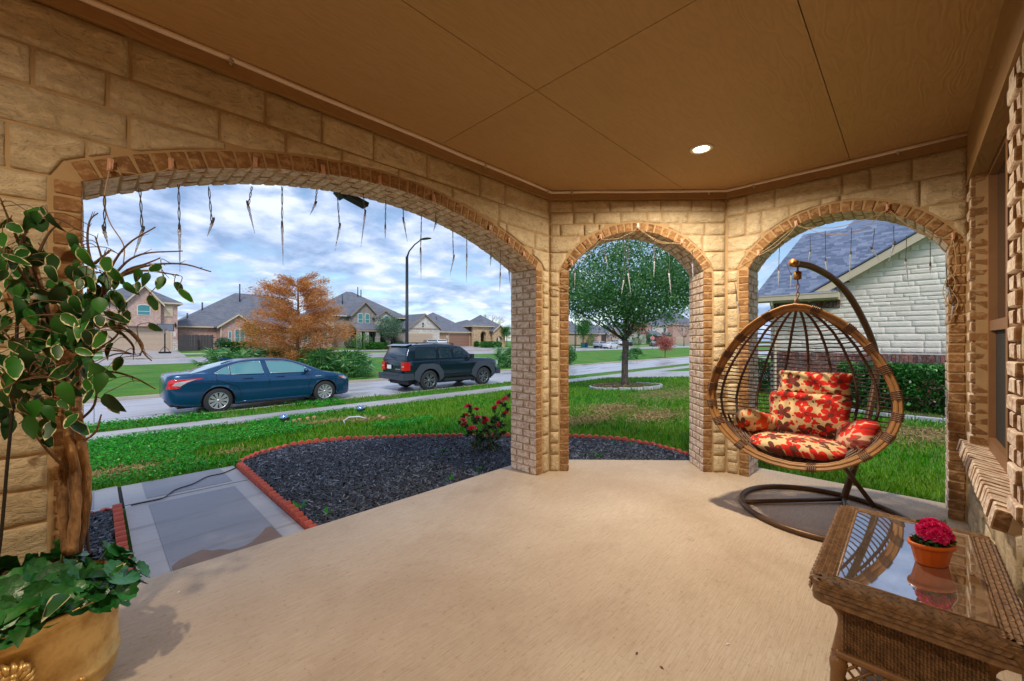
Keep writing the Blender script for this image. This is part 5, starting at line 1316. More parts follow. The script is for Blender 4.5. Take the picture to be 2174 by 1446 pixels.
for px, m_, lb in ((1237.5, 'bin_green', 'green wheelie bin at the far kerb'), (1244.5, 'bin_blue', 'dark blue wheelie bin at the far kerb')):
    q = at(px, 741, 86); q.z = gz(54.8); q.y = 55.0; q.x = on_b(px, 741, 55).x; t = thing('wheelie_bin', lb, 'bin', q, 0.2)
    mb = MB(); mb.add([(-0.28, -0.3, 0.05), (0.28, -0.3, 0.05), (0.28, 0.3, 0.05), (-0.28, 0.3, 0.05), (-0.36, -0.4, 1.1), (0.36, -0.4, 1.1), (0.36, 0.4, 1.1), (-0.36, 0.4, 1.1)], [(3,2,1,0), (4,5,6,7), (0,1,5,4), (1,2,6,5), (2,3,7,6), (3,0,4,7)]); part('body', mb, M[m_], t)
    mb = MB(); mb.bx(-0.38, 0.38, -0.42, 0.44, 1.1, 1.18); part('lid', mb, M[m_], t)
    mb = MB(); mb.tube([(-0.34, 0.36, 0.12), (-0.28, 0.36, 0.12)], 0.12, 10); mb.tube([(0.28, 0.36, 0.12), (0.34, 0.36, 0.12)], 0.12, 10); part('wheel', mb, M['black_metal'], t)
# verge lids
q = on_ground(826, 839); mb = MB(); mb.bx(-0.28, 0.28, -0.2, 0.2, -0.1, 0.045); mb.bx(-0.24, 0.24, -0.16, 0.16, 0.045, 0.052); mb.bx(-0.05, 0.05, -0.02, 0.02, 0.052, 0.058)
single('meter_box', mb, M['walk_edge'], 'grey rectangular meter box lid set in the roadside verge', 'utility box', None, (q.x, q.y, q.z), 0.05)
q = on_ground(908, 829); n = NB('green_lid'); n.set(lin(24, 160, 70), 0.5); mb = MB(); mb.lathe([(0.33, -0.05), (0.33, 0.03), (0.29, 0.05), (0, 0.055)], (0, 0, 0), 18); mb.bx(-0.09, 0.09, -0.02, 0.02, 0.055, 0.065)
single('valve_lid', mb, n.mat, 'round bright green utility lid in the verge by the rear wheel of the dark off-roader', 'utility lid', None, (q.x, q.y, q.z+0.02))
# gazing balls on stakes
n = NB('mirror_ball'); n.set(lin(150, 176, 214), 0.06, 0.9); M['mirror'] = n.mat
for px, py, Y, lb in ((603, 887, 8.7, 'left mirrored blue ball light on a stake near the sidewalk'), (765, 868, 10.2, 'right mirrored blue ball light on a stake near the sidewalk')):
    c = at(px, py, Y); g_ = gz(c.y); t = thing('ball_light', lb, 'garden light', (c.x, c.y, g_)); h = c.z-g_
    mb = MB(); mb.ball((0, 0, h), 0.085, 16, 10); part('globe', mb, M['mirror'], t)
    mb = MB(); mb.lathe([(0.088, -0.012), (0.093, 0), (0.088, 0.012)], (0, 0, h-0.02), 18); mb.ball((0.095*YAW_S, -0.095*YAW_C, h-0.01), 0.03, 8, 5); part('collar', mb, M['black_metal'], t)
    mb = MB(); mb.tube([(0, 0, -0.1), (0, 0, h-0.08)], 0.01, 6); part('stake', mb, M['black_metal'], t)
# pale hose end and broken edging stubs in the dry patch
c = on_ground(735, 903); n = NB('pale_hose'); n.set(lin(190, 196, 206), 0.5)
mb = MB(); mb.tube([(c+Vector((0, 0, -0.02))), c+Vector((-0.03, 0.05, 0.09)), c+Vector((0.06, 0.0, 0.15)), c+Vector((0.2, -0.12, 0.16)), c+Vector((0.32, -0.2, 0.12))], 0.016, 8)
o = single('garden_hose', mb, n.mat, 'pale curved hose end sticking out of the dry grass patch', 'hose')
M['stub'] = simple('weathered_clay', lin(176, 132, 104), 0.85, 0, 0.2)
for i, (px, py) in enumerate(((612, 901), (624, 898), (636, 895), (653, 892), (667, 890), (815, 892), (806, 888))):
    q = on_ground(px, py); mb = MB(); mb.lathe([(0.05, -0.05), (0.05, 0.05), (0.03, 0.075), (0, 0.08)], (0, 0, 0), 10); o = single('edging_stub', mb, M['stub'], 'weathered clay edging stub half sunk around the dry grass patch', 'edging stub', 'clay stubs round the dry grass patch', (q.x, q.y, q.z), i*0.7)

# ------------------------------------------------------------------ neighbour's house on the right
NA = 13.8; NZ = -0.16
nh = thing('neighbour_house', 'white stone neighbour house with red brick base and blue-grey shingle roof', 'house', (NA, 0.0, NZ))
M['n_stone'] = mat_stone('white_quarry_stone', lin(240, 226, 210), lin(250, 240, 226), 1.0, 0.016, 0.35)
M['n_mortar'] = simple('pale_mortar', lin(222, 214, 204), 0.95, 0, 0.08)
n = NB('red_brown_brick'); r = n.rnd(); v = n.geo()
n.set(n.mix(n.ramp(n.noise(v, 18, 5, 0.7), [(0.52, 0.0), (0.68, 0.6)]), n.ramp(r, [(0.0, lin(84, 58, 54)), (0.35, lin(120, 72, 62)), (0.7, lin(150, 96, 82)), (1.0, lin(104, 92, 90))]), lin(196, 182, 172)), 0.9); n.bump(n.noise(v, 40, 4), 0.5, 0.005); M['n_brick'] = n.mat
n = NB('red_brick_mix'); g = n.N.new('ShaderNodeNewGeometry'); n.set(n.ramp(g.outputs['Random Per Island'], [(0.0, lin(84, 58, 54)), (0.35, lin(120, 72, 62)), (0.7, lin(150, 96, 82)), (1.0, lin(150, 130, 124))]), 0.9); M['n_brick_mix'] = n.mat
BL, BR = 2.9, -5.5                      # wall runs from the corner b = 2.9 to beyond the window wall
mb = MB(); mb.bx(NA+0.009, NA+9, BR, BL, NZ-0.3, 2.72); mb.prism([(1.72, 2.70), (-5.5, 2.70), (-1.9, 2.70+3.6*0.62)], lambda p: Vector((NA+0.009, p[0], p[1])), lambda p: Vector((NA+0.4, p[0], p[1]))); part('wall_core', mb, M['n_mortar'], nh, world=True)
nbz = 1.12                              # top of brick base
# ---- base: soldier course over running bond, soldier band under the eave
mbk = MB(); mbk.box((0, 0, 0), (0.05, 1, 1)); UNIT = mbk.mesh('unit', M['n_brick'], True)
def brick_me(l, h): 
    mb = MB(); mb.box((0, 0, 0), (0.06, l, h)); return mb.mesh('brick', M['n_brick'], True)
BSOL, BRUN = brick_me(0.066, 0.19), brick_me(0.19, 0.064)
items = []
y = BL
while y > -1.6:
    items.append((BSOL, y-0.038, 1.0)); 
    y -= 0.076
y = BL
while y > 1.35: items.append((BSOL, y-0.038, 2.40)); y -= 0.076
run = []; z = nbz-0.22-0.04; row = 0
while z > NZ:
    y = BL-(0.1 if row % 2 else 0)
    while y > -1.6: run.append((BRUN, y-0.1, z)); y -= 0.2
    z -= 0.076; row += 1
vis = [q for q in run if q[2] > 0.25]
rest = [q for q in run if q[2] <= 0.25]
budget = 300-len(items)
vis.sort(key=lambda q: -q[2])
for me, y, z in items + vis[:budget]: pdata('brick', me, nh, (NA+R.uniform(-0.004, 0.004), y, z), (0, 0, 0))
mb = MB()
for me, y, z in vis[budget:]+rest: mb.box((NA+R.uniform(-0.004, 0.004), y, z), (0.06, 0.19, 0.064))
part('brickwork', mb, M['n_brick_mix'], nh, world=True, kind='stuff')
# ---- quarry-faced white stones in uneven courses
W_N = WallFrame((NA, BL), (0, -1), (1, 0)); rr = random.Random(21)
def rake(u): b_ = BL-u; return 2.70+max(0, (1.72-b_))*0.62 if b_ < 1.72 else 2.3
z = nbz+0.012
while z < 4.6:
    h = rr.choice((0.09, 0.12, 0.14, 0.17)); u = 0.0
    if 2.0 < z < 2.3 and z+h > 2.3: h = 2.3-z+0.002
    while u < 4.6:
        w = rr.uniform(0.28, 0.75); b_ = BL-u
        top = lambda x: z+h-0.008
        lo, hi = u+0.004, u+w-0.004
        if z+h > 2.32:                       # under the gable only
            while lo < hi and rake(lo) < z+h+0.06: lo += 0.03
        if BL-lo > 1.33 and z+h > 2.31: lo = max(lo, BL-1.33+0.0)
        if hi-lo > 0.1:
            me = stone_mesh(W_N, lo, hi, lambda x, z=z: z+0.004, lambda x, z=z, h=h: z+h-0.004, rr.randint(0, 9999), 6, 3, 0.009, M['n_stone'], 0.007, 0.6); o = link('stone', me, nh); o.matrix_parent_inverse = Matrix.Translation(-Vector(nh.location))
        u += w
    z += h
# ---- roof slope with lapped shingles
EZ, EA = 2.66, NA-0.42; SLP = 0.74; RA = 3.1                     # eave height, eave x, pitch, run to the ridge
M['shingle'] = None
n = NB('blue_grey_shingle'); r = n.rnd(); v = n.geo(); g = n.N.new('ShaderNodeNewGeometry')
col = n.ramp(g.outputs['Random Per Island'], [(0.0, lin(88, 100, 124)), (0.4, lin(104, 116, 142)), (0.8, lin(120, 132, 156)), (1.0, lin(138, 146, 164))])
n.set(n.mix(n.ramp(n.noise(v, 60, 3), [(0.4, 0.0), (0.7, 0.3)]), col, lin(60, 66, 80)), 0.85); n.bump(n.noise(v, 90, 3), 0.5, 0.004); M['shingle'] = n.mat
n = NB('blue_grey_tab'); r = n.rnd(); v = n.geo()
n.set(n.mix(n.ramp(n.noise(v, 60, 3), [(0.4, 0.0), (0.7, 0.3)]), n.ramp(r, [(0.0, lin(88, 100, 124)), (0.4, lin(104, 116, 142)), (0.8, lin(120, 132, 156)), (1.0, lin(138, 146, 164))]), lin(60, 66, 80)), 0.85); n.bump(n.noise(v, 90, 3), 0.5, 0.004); M['shingle_tab'] = n.mat
ang = math.atan(SLP); rz_ = EZ+RA*SLP
def hipb(x): return BL+0.35 - (x-EA)*0.24                          # left hip edge
mb = MB(); vs = [(EA, hipb(EA), EZ), (EA, 1.36, EZ), (EA+0.3, 1.36, EZ+0.3*SLP), (EA+RA, -1.9, rz_), (EA+RA, hipb(EA+RA), rz_), (EA+2*RA, -1.9, EZ), (EA+2*RA, BL+0.35, EZ)]
mb.add(vs, [(0,1,2,3,4), (4,3,5,6), (0,4,6)]); part('roof', mb, M['shingle'], nh, world=True, fix=False)
mb = MB(); mb.add([(EA-0.012, hipb(EA), EZ-0.03), (EA-0.012, 1.33, EZ-0.03), (NA+0.1, 1.33, EZ-0.03), (NA+0.1, hipb(EA), EZ-0.03)], [(0,1,2,3)]); part('soffit', mb, M['fascia'], nh, world=True, fix=False)
SH = []
for w in (0.12, 0.17, 0.22):
    mb = MB(); mb.box((0, 0, 0), (0.13, w, 0.012)); SH.append((w, mb.mesh('shingle', M['shingle_tab'], True)))
rows = int(RA/math.cos(ang)/0.10); rr = random.Random(14); tabs = []
for i in range(rows):
    s_ = 0.055+i*0.10; x = EA+s_*math.cos(ang); z = EZ+s_*math.sin(ang); y = hipb(x)
    while y > -2.6:
        w, me = rr.choice(SH)
        if not (y < 1.5 and z < 2.70+(1.72-y)*0.62-0.05): tabs.append((w, me, Vector((x-math.sin(ang)*0.012, y-w/2, z+math.cos(ang)*0.012+rr.choice((0, 0.006)))), math.hypot(x, y)))
        y -= w+0.004
tabs.sort(key=lambda t: t[3]); mb = MB(); rotm = Matrix.Rotation(-ang-0.05, 3, 'Y')
for w, me, c, d in tabs[:300]: pdata('shingle', me, nh, c, (0, -ang-0.05, 0))
for w, me, c, d in tabs[300:]: mb.box(c, (0.13, w, 0.012), mat=rotm)
part('shingles', mb, M['shingle'], nh, world=True, kind='stuff')
# gable overhang: rake board, soffit and roof edge over the white wall
k = 0.62; P0, P1 = (1.95, 2.70-0.23*k), (-1.9, 2.70+3.62*k)
mb = MB()
for x0, x1, dz0, dz1, m_ in ((NA-0.36, NA-0.31, -0.10, 0.10, 0), (NA-0.31, NA+0.03, 0.0, 0.03, 0)):
    mb.prism([(P0[0], P0[1]+dz0), (P1[0], P1[1]+dz0), (P1[0], P1[1]+dz1), (P0[0], P0[1]+dz1)], lambda p: Vector((x0, p[0], p[1])), lambda p: Vector((x1, p[0], p[1])), m_)
part('rake_board', mb, M['fascia'], nh, world=True)
mb = MB(); mb.prism([(P0[0]+0.03, P0[1]+0.11), (P1[0], P1[1]+0.11), (P1[0], P1[1]+0.15), (P0[0]+0.03, P0[1]+0.15)], lambda p: Vector((NA-0.39, p[0], p[1])), lambda p: Vector((NA+3.4, p[0], p[1]))); part('gable_roof', mb, M['shingle'], nh, world=True)
mb = MB(); mb.bx(EA-0.12, EA-0.012, 1.30, hipb(EA)+0.02, EZ-0.12, EZ+0.02); mb.bx(EA-0.13, EA-0.12, 1.30, hipb(EA)+0.03, EZ+0.0, EZ+0.025); mb.bx(EA-0.012, EA+0.02, 1.30, hipb(EA), EZ-0.16, EZ-0.02); mb.bx(EA+0.0, NA+0.02, 1.30, 1.33, EZ-0.16, EZ+0.02); part('gutter', mb, M['fascia'], nh, world=True)
mb = MB(); yd = BL-0.12; mb.tube([(EA-0.07, yd, EZ-0.1), (EA-0.05, yd, EZ-0.22), (NA-0.07, yd, EZ-0.5), (NA-0.06, yd, EZ-0.62), (NA-0.06, yd, NZ)], 0.042, 4, smooth=False); part('downspout', mb, M['fascia'], nh, world=True)
mb = MB(); mb.box((NA+0.5, BL+0.14, 2.2), (0.1, 0.1, 0.17)); mb.lathe([(0.08, 0), (0.01, 0.07)], (NA+0.5, BL+0.14, 2.285), 4); mb.box((NA+0.5, BL+0.07, 2.33), (0.03, 0.16, 0.03)); part('wall_lantern', mb, M['black_metal'], nh, world=True)
# taller roof block behind
mb = MB(); mb.add([(18.5, 1.6, 2.7), (18.5, -5, 2.7), (18.5, -5, 5.4), (18.5, 1.6, 5.4), (24, -5, 8.2), (24, 0.5, 8.2)], [(0,1,2,3), (3,2,4,5)]); part('rear_roof', mb, M['shingle'], nh, world=True, fix=False)
# hedge, its bed and the pale edging stones
HB = 12.7
hd = thing('hedge', 'clipped glossy dark green hedge before the brick base of the white stone house', 'hedge', (HB, -0.6, NZ))
nr = np.random.default_rng(77); k = 30000; lx = nr.uniform(-1, 1, (k, 3)); ax = nr.integers(0, 3, k); sg = np.sign(lx[np.arange(k), ax]); lx[np.arange(k), ax] = sg*(1-nr.random(k)**1.5*0.75)
HX, HY, HZ = 0.55, 1.75, 0.44
lump = 1+0.07*np.array([noise.noise(Vector((p[0]*1.5, p[1]*4, p[2]*2))) for p in lx]); P = lx*np.array([HX, HY, HZ])*lump[:, None]+np.array([0, 0, HZ+0.14]); dr = np.zeros((k, 3)); dr[np.arange(k), ax] = sg
keep = ~((P[:, 2] < 0.42) & (P[:, 1] > 0.1) & (nr.random(k) < 0.75)); P = P[keep]; dr = dr[keep]
V, F = leaf_quads(P, 0.075, nr, 0.6, 0.6, dr*1.0); link('foliage', cloud_mesh('foliage', V, F, M['hedge_leaf']), hd)
mb = MB(); rng = random.Random(7)
for i in range(26): y = rng.uniform(-1.6, 1.6); limb(mb, (rng.uniform(-0.2, 0.0), y, -0.03), (rng.uniform(-0.45, 0.3), y+rng.uniform(-0.3, 0.3), 0.75), 0.014, 0.006, rng, 3, 0.08, 5)
part('stem', mb, M['bark_tan'], hd)
M['bed_soil'] = simple('bed_soil', lin(84, 66, 54), 0.95, 0, 0.35, 10, 1.0, 40)
mb = MB(); mb.slab([(11.35, -4), (NA, -4), (NA, 2.6), (13.0, 2.6), (12.2, 1.7), (11.6, 1.0)], -0.3, NZ+0.045); struct('hedge_bed', mb, M['bed_soil'])
line = [Vector((11.3, -3.5, 0)), Vector((11.32, 0.3, 0)), Vector((11.55, 1.1, 0)), Vector((12.15, 1.8, 0)), Vector((13.0, 2.7, 0))]
for i in range(len(line)-1):
    p, q = line[i], line[i+1]; d = q-p; k = max(1, int(d.length/0.38))
    for j in range(k):
        c = p.lerp(q, (j+0.5)/k); o = link('edging_stone', wsm, None, (c.x, c.y, NZ+0.05+R.uniform(-0.01, 0.01)), (R.uniform(-0.05, 0.05), 0, math.atan2(d.y, d.x)+R.uniform(-0.05, 0.05)), (d.length/k/0.37, 1, 0.9)); tag(o, 'pale edging stone along the bed of the dark hedge', 'edging stone', 'pale stones edging the hedge bed')
shrub('round_bush', 'small green bush left of the white stone house corner', 'bush', (14.6, 3.5, NZ), 0.5, 0.5, 1.0, 2500, 0.07, M['hedge_leaf'], 41)
# ------------------------------------------------------------------ vehicles
def mat_paint(name, col, rough=0.22, streak=True):
    n = NB(name); v = n.tc('Object')
    c = col
    if streak:
        f = n.noise(n.map(v, (14, 14, 1.2)), 3, 4, 0.6); c = n.mix(n.ramp(f, [(0.45, 0.0), (0.7, 0.35)]), col, tuple(x*0.35 for x in col))
    n.set(c, rough, 0.35); n.p.inputs['Coat Weight'].default_value = 0.6; n.p.inputs['Coat Roughness'].default_value = 0.06; return n.mat
M['tyre'] = simple('tyre_rubber', lin(44, 46, 50), 0.85, 0, 0.15)
M['alloy'] = simple('silver_alloy', lin(190, 192, 196), 0.3, 0.6, 0.05)
M['alloy_dark'] = simple('dark_alloy', lin(120, 126, 134), 0.3, 0.6, 0.05)
M['black_plastic'] = simple('black_plastic', lin(38, 42, 48), 0.6, 0, 0.1)
M['grey_plastic'] = simple('grey_cladding', lin(58, 66, 76), 0.55, 0, 0.08)
n = NB('car_glass'); n.set(lin(84, 140, 146), 0.04); n.p.inputs['Coat Weight'].default_value = 1.0; M['car_glass'] = n.mat
n = NB('car_glass_dark'); n.set(lin(34, 50, 62), 0.04); n.p.inputs['Coat Weight'].default_value = 1.0; M['car_glass_dark'] = n.mat
n = NB('tail_red'); n.set(lin(214, 16, 20), 0.2); n.p.inputs['Coat Weight'].default_value = 1.0; M['tail_red'] = n.mat
n = NB('clear_lens'); n.set(lin(200, 206, 212), 0.12, 0.3); M['lens'] = n.mat
n = NB('amber_lens'); n.set(lin(230, 90, 40), 0.2); M['amber'] = n.mat
class Car:
    def __init__(s, name, label, cat, loc, rz, paint, d, group=None):
        s.d = d; s.t = thing(name, label, cat, loc, rz, group); s.paint = paint
        L_ = d['L']; s.ra, s.fa = d['ra'], d['fa']; s.x0 = -(s.ra+s.fa)/2
        st = sorted(set([round(v, 3) for v in list(np.linspace(0, L_, 45)) + [c+d['ar']*math.cos(t) for c in (s.ra, s.fa) for t in np.linspace(0, PI, 15)] + [p[0] for p in d['belt']]]))
        s.st = [x for x in st if 0 <= x <= L_]
        s.body(); s.cabin(); s.wheels()
    def I(s, k, x): t = s.d[k]; return float(np.interp(x, [p[0] for p in t], [p[1] for p in t]))
    def low(s, x):
        z = s.I('sill', x)
        for c in (s.ra, s.fa):
            dx = abs(x-c)
            if dx < s.d['ar']: z = max(z, s.d['r'] + math.sqrt(max(0, s.d['ar']**2-dx*dx)) if dx < s.d['ar'] else 0)
        return z
    PT = [(0, 0.93), (0.12, 0.975), (0.35, 0.985), (0.5, 1.0), (0.68, 0.995), (0.74, 1.006), (0.86, 0.985), (1.0, 0.935)]
    def side(s, x, z):
        z0, z1 = s.I('sill', x), s.I('belt', x); t = min(1, max(0, (z-z0)/(z1-z0)))
        return s.I('w', x)*float(np.interp(t, [p[0] for p in s.PT], [p[1] for p in s.PT]))
    def body(s):
        mb = MB(); lev = [0, 0.1, 0.25, 0.4, 0.52, 0.66, 0.72, 0.78, 0.88, 0.95, 1.0]; nl = len(lev); crown = s.d.get('crown', 0.035); rows = []
        for x in s.st:
            z0, z1, lo = s.I('sill', x), s.I('belt', x), s.low(x); sec = []
            for t in lev: z = min(z1, max(lo, z0+(z1-z0)*t)); sec.append((s.x0+x, -s.side(x, z), z))
            w = s.side(x, z1)
            for q in (0.75, 0.4, 0.0, -0.4, -0.75): sec.append((s.x0+x, -w*q, z1+crown*(1-q*q)))
            for t in lev[::-1]: z = min(z1, max(lo, z0+(z1-z0)*t)); sec.append((s.x0+x, s.side(x, z), z))
            rows.append(sec)
        n = len(rows[0]); vs = [v for r_ in rows for v in r_]; fs = [(i*n+j, (i+1)*n+j, (i+1)*n+j+1, i*n+j+1) for i in range(len(rows)-1) for j in range(n-1)]
        fs += [tuple(range(n)), tuple((len(rows)-1)*n+j for j in range(n))[::-1]]
        mb.add(vs, fs, 0, True); s.bodyo = part('body', mb, s.paint, s.t)
        wmin = s.d['half']-0.27; mb = MB(); mb.bx(s.x0+0.25, s.x0+s.d['L']-0.3, -wmin, wmin, s.d['clear'], s.d['r']*2+0.08)
        for c in (s.ra, s.fa): pass
        mb.bx(s.x0+s.ra+s.d['ar']+0.03, s.x0+s.fa-s.d['ar']-0.03, -s.d['half']+0.1, s.d['half']-0.1, s.d['clear']+0.01, s.d['r']+0.1)
        part('underbody', mb, M['black_plastic'], s.t)
    def gw(s, x, z):
        b = s.I('belt', x)-0.01; zr = s.d['zroof']; t = min(1, max(0, (z-b)/(zr-b))); return s.I('gwb', x)*(1-t)+s.I('gwr', x)*t
    def cabin(s):
        d = s.d; xs = sorted(set([round(v, 3) for v in list(np.linspace(d['roof'][0][0], d['roof'][-1][0], 40)) + [p[0] for p in d['roof']]])); mb = MB(); rows = []
        for x in xs:
            zr = s.I('roof', x); b = min(zr, s.I('belt', x)-0.02); sec = []
            for t in (0, 0.3, 0.6, 0.86): z = b+(zr-b)*t; sec.append((s.x0+x, -s.gw(x, z), z))
            w = s.gw(x, zr)
            for q in (0.93, 0.8, 0.4, 0, -0.4, -0.8, -0.93): sec.append((s.x0+x, -w*q, zr+0.025*(1-q*q)*min(1, (zr-b)*2.5)))
            for t in (0.86, 0.6, 0.3, 0): z = b+(zr-b)*t; sec.append((s.x0+x, s.gw(x, z), z))
            rows.append(sec)
        n = len(rows[0]); vs = [v for r_ in rows for v in r_]
        for i in range(len(rows)-1):
            xm = (xs[i]+xs[i+1])/2
            for j in range(n-1):
                gl = 4 <= j <= n-6 and (d['ws'][0] < xm < d['ws'][1] or d['rw'][0] < xm < d['rw'][1])
                mb.add([rows[i][j], rows[i+1][j], rows[i+1][j+1], rows[i][j+1]], [(0,1,2,3)], 1 if gl else 0, True)
        if d.get('boxy'): mb.add(rows[0], [tuple(range(n))], 1, False)
        me = mb.mesh('roof', [s.paint, d['glass']], False); bm = bmesh.new(); bm.from_mesh(me); bmesh.ops.remove_doubles(bm, verts=bm.verts, dist=0.0005); bmesh.ops.recalc_face_normals(bm, faces=bm.faces); bm.to_mesh(me); bm.free(); link('roof', me, s.t)
        for poly in d['windows']:
            for sg in (-1, 1):
                mb = MB(); s.patch(mb, poly, sg, s.gw, 0.006, 0.012); o = part('window', mb, d['glass'], s.t)
                mb = MB(); mb.tube([(s.x0+p[0], sg*(s.gw(p[0], p[1])+0.010), p[1]) for p in poly], 0.009, 5, closed=True); part('window_trim', mb, d['trimm'], o)
    def patch(s, mb, poly, sg, fn, off, th, m=0, sub=6):
        bm = bmesh.new(); vv = [bm.verts.new((p[0], p[1], 0)) for p in poly]; bmesh.ops.triangle_fill(bm, edges=[bm.edges.new((vv[i], vv[(i+1) % len(vv)])) for i in range(len(vv))])
        for _ in range(4):
            lg = [e for e in bm.edges if e.calc_length() > 0.09]
            if lg: bmesh.ops.subdivide_edges(bm, edges=lg, cuts=1); bmesh.ops.triangulate(bm, faces=bm.faces)
        bm.verts.index_update(); bm.verts.ensure_lookup_table(); n = len(bm.verts); P = [v.co.copy() for v in bm.verts]
        vs = [Vector((s.x0+p.x, sg*(fn(p.x, p.y)+off), p.y)) for p in P] + [Vector((s.x0+p.x, sg*(fn(p.x, p.y)+off-th), p.y)) for p in P]
        fs = [tuple(v.index for v in f.verts) for f in bm.faces]; fs += [tuple(i+n for i in f[::-1]) for f in fs]
        fs += [(e.verts[0].index, e.verts[1].index, e.verts[1].index+n, e.verts[0].index+n) for e in bm.edges if len(e.link_faces) == 1]
        bm.free(); mb.add(vs, fs, m)
    def wheels(s):
        d = s.d; r, hw_ = d['r'], d['half']; tm = MB(); q = r*0.68; w = d.get('tw', 0.21)
        rot = Matrix.Rotation(PI/2, 3, 'X')
        tm.lathe([(q, -w/2), (r*0.9, -w/2), (r*0.985, -w*0.38), (r, -w*0.25), (r, w*0.25), (r*0.985, w*0.38), (r*0.9, w/2), (q, w/2)], (0, 0, 0), 32, axis=rot, caps=False)
        tm.lathe([(0, 0.0), (q, 0.0)], (0, -0.02, 0), 24, axis=rot, caps=False)
        TY = tm.mesh('tyre', M['tyre'])
        rm = MB(); rm.lathe([(q*0.90, w*0.40), (q*0.97, w*0.5), (q, w*0.46)], (0, 0, 0), 28, axis=rot, caps=False); rm.lathe([(0, w*0.42), (r*0.1, w*0.40), (r*0.12, w*0.3)], (0, 0, 0), 12, axis=rot, caps=False)
        k = d['spokes']
        for i in range(k):
            a = 2*PI*i/k
            for da, wd in d['spoke_shape']:
                a0 = a+da*0.3; a1 = a+da; ca0, sa0, ca1, sa1 = math.cos(a0), math.sin(a0), math.cos(a1), math.sin(a1); r0, r1 = r*0.09, q*0.95; y0, y1 = -w*0.36, -w*0.42; n0, n1 = wd*0.55, wd
                vs = [(r0*ca0-sa0*n0, y0, r0*sa0+ca0*n0), (r0*ca0+sa0*n0, y0, r0*sa0-ca0*n0), (r1*ca1+sa1*n1, y1, r1*sa1-ca1*n1), (r1*ca1-sa1*n1, y1, r1*sa1+ca1*n1)]; vs += [(v[0], v[1]+0.04, v[2]) for v in vs]
                rm.add(vs, [(0,1,2,3), (4,5,6,7)[::-1], (0,1,5,4), (1,2,6,5), (2,3,7,6), (3,0,4,7)])
        RM = rm.mesh('rim', d['rimm'], True)
        for x in (s.ra, s.fa):
            for sg in (-1, 1):
                e = link('wheel', None, s.t, (s.x0+x, sg*(hw_-w/2-0.015), r), (0, 0, 0 if sg < 0 else PI)); link('tyre', TY, e); link('rim', RM, e)
    def strip_(s, pts, r, m, nm, sg, fn=None, off=0.002):
        mb = MB(); fn = fn or s.side; mb.tube([(s.x0+x, sg*(fn(x, z)+off), z) for x, z in pts], r, 5); return part(nm, mb, m, s.t)
SEDAN = dict(L=4.88, ra=1.10, fa=3.92, r=0.335, ar=0.385, half=0.92, clear=0.17, zroof=1.43, glass=M['car_glass'], trimm=M['alloy'], rimm=M['alloy'], spokes=10, spoke_shape=((-0.10, 0.022), (0.10, 0.022)),
    sill=[(0, 0.42), (0.1, 0.30), (0.4, 0.24), (0.7, 0.22), (4.3, 0.20), (4.7, 0.19), (4.88, 0.24)],
    belt=[(0, 0.93), (0.05, 1.02), (0.14, 1.055), (0.5, 1.075), (0.95, 1.06), (1.6, 1.01), (2.6, 0.985), (3.6, 0.97), (3.85, 0.98), (4.2, 0.925), (4.55, 0.845), (4.75, 0.76), (4.88, 0.62)],
    w=[(0, 0.66), (0.06, 0.76), (0.2, 0.84), (0.5, 0.885), (1.1, 0.92), (2.5, 0.92), (3.9, 0.915), (4.3, 0.87), (4.6, 0.78), (4.78, 0.66), (4.88, 0.5)],
    roof=[(0.42, 1.06), (0.7, 1.135), (1.05, 1.245), (1.4, 1.345), (1.75, 1.405), (2.15, 1.43), (2.55, 1.428), (2.9, 1.39), (3.2, 1.30), (3.55, 1.15), (3.95, 0.965)],
    gwb=[(0.42, 0.70), (0.9, 0.82), (1.5, 0.865), (3.3, 0.865), (3.95, 0.80)], gwr=[(0.42, 0.55), (1.2, 0.58), (2.2, 0.62), (3.0, 0.60), (3.95, 0.62)], ws=(3.0, 3.9), rw=(0.55, 1.42),
    windows=[[(1.02, 1.075), (1.12, 1.035), (1.36, 1.03), (1.36, 1.26), (1.2, 1.19)], [(1.39, 1.03), (2.20, 1.015), (2.13, 1.365), (1.85, 1.355), (1.6, 1.325), (1.39, 1.27)], [(2.36, 1.01), (3.38, 1.0), (3.52, 1.03), (3.3, 1.165), (3.0, 1.29), (2.75, 1.345), (2.28, 1.372)]])
P_BLUE = mat_paint('deep_blue_paint', lin(8, 70, 110))
sed = Car('parked_car', 'deep blue four-door sedan parked at the near kerb', 'car', (2.39-(-(1.10+3.92)/2+1.10) - 0.02, 14.36, -0.54), 0, P_BLUE, SEDAN)
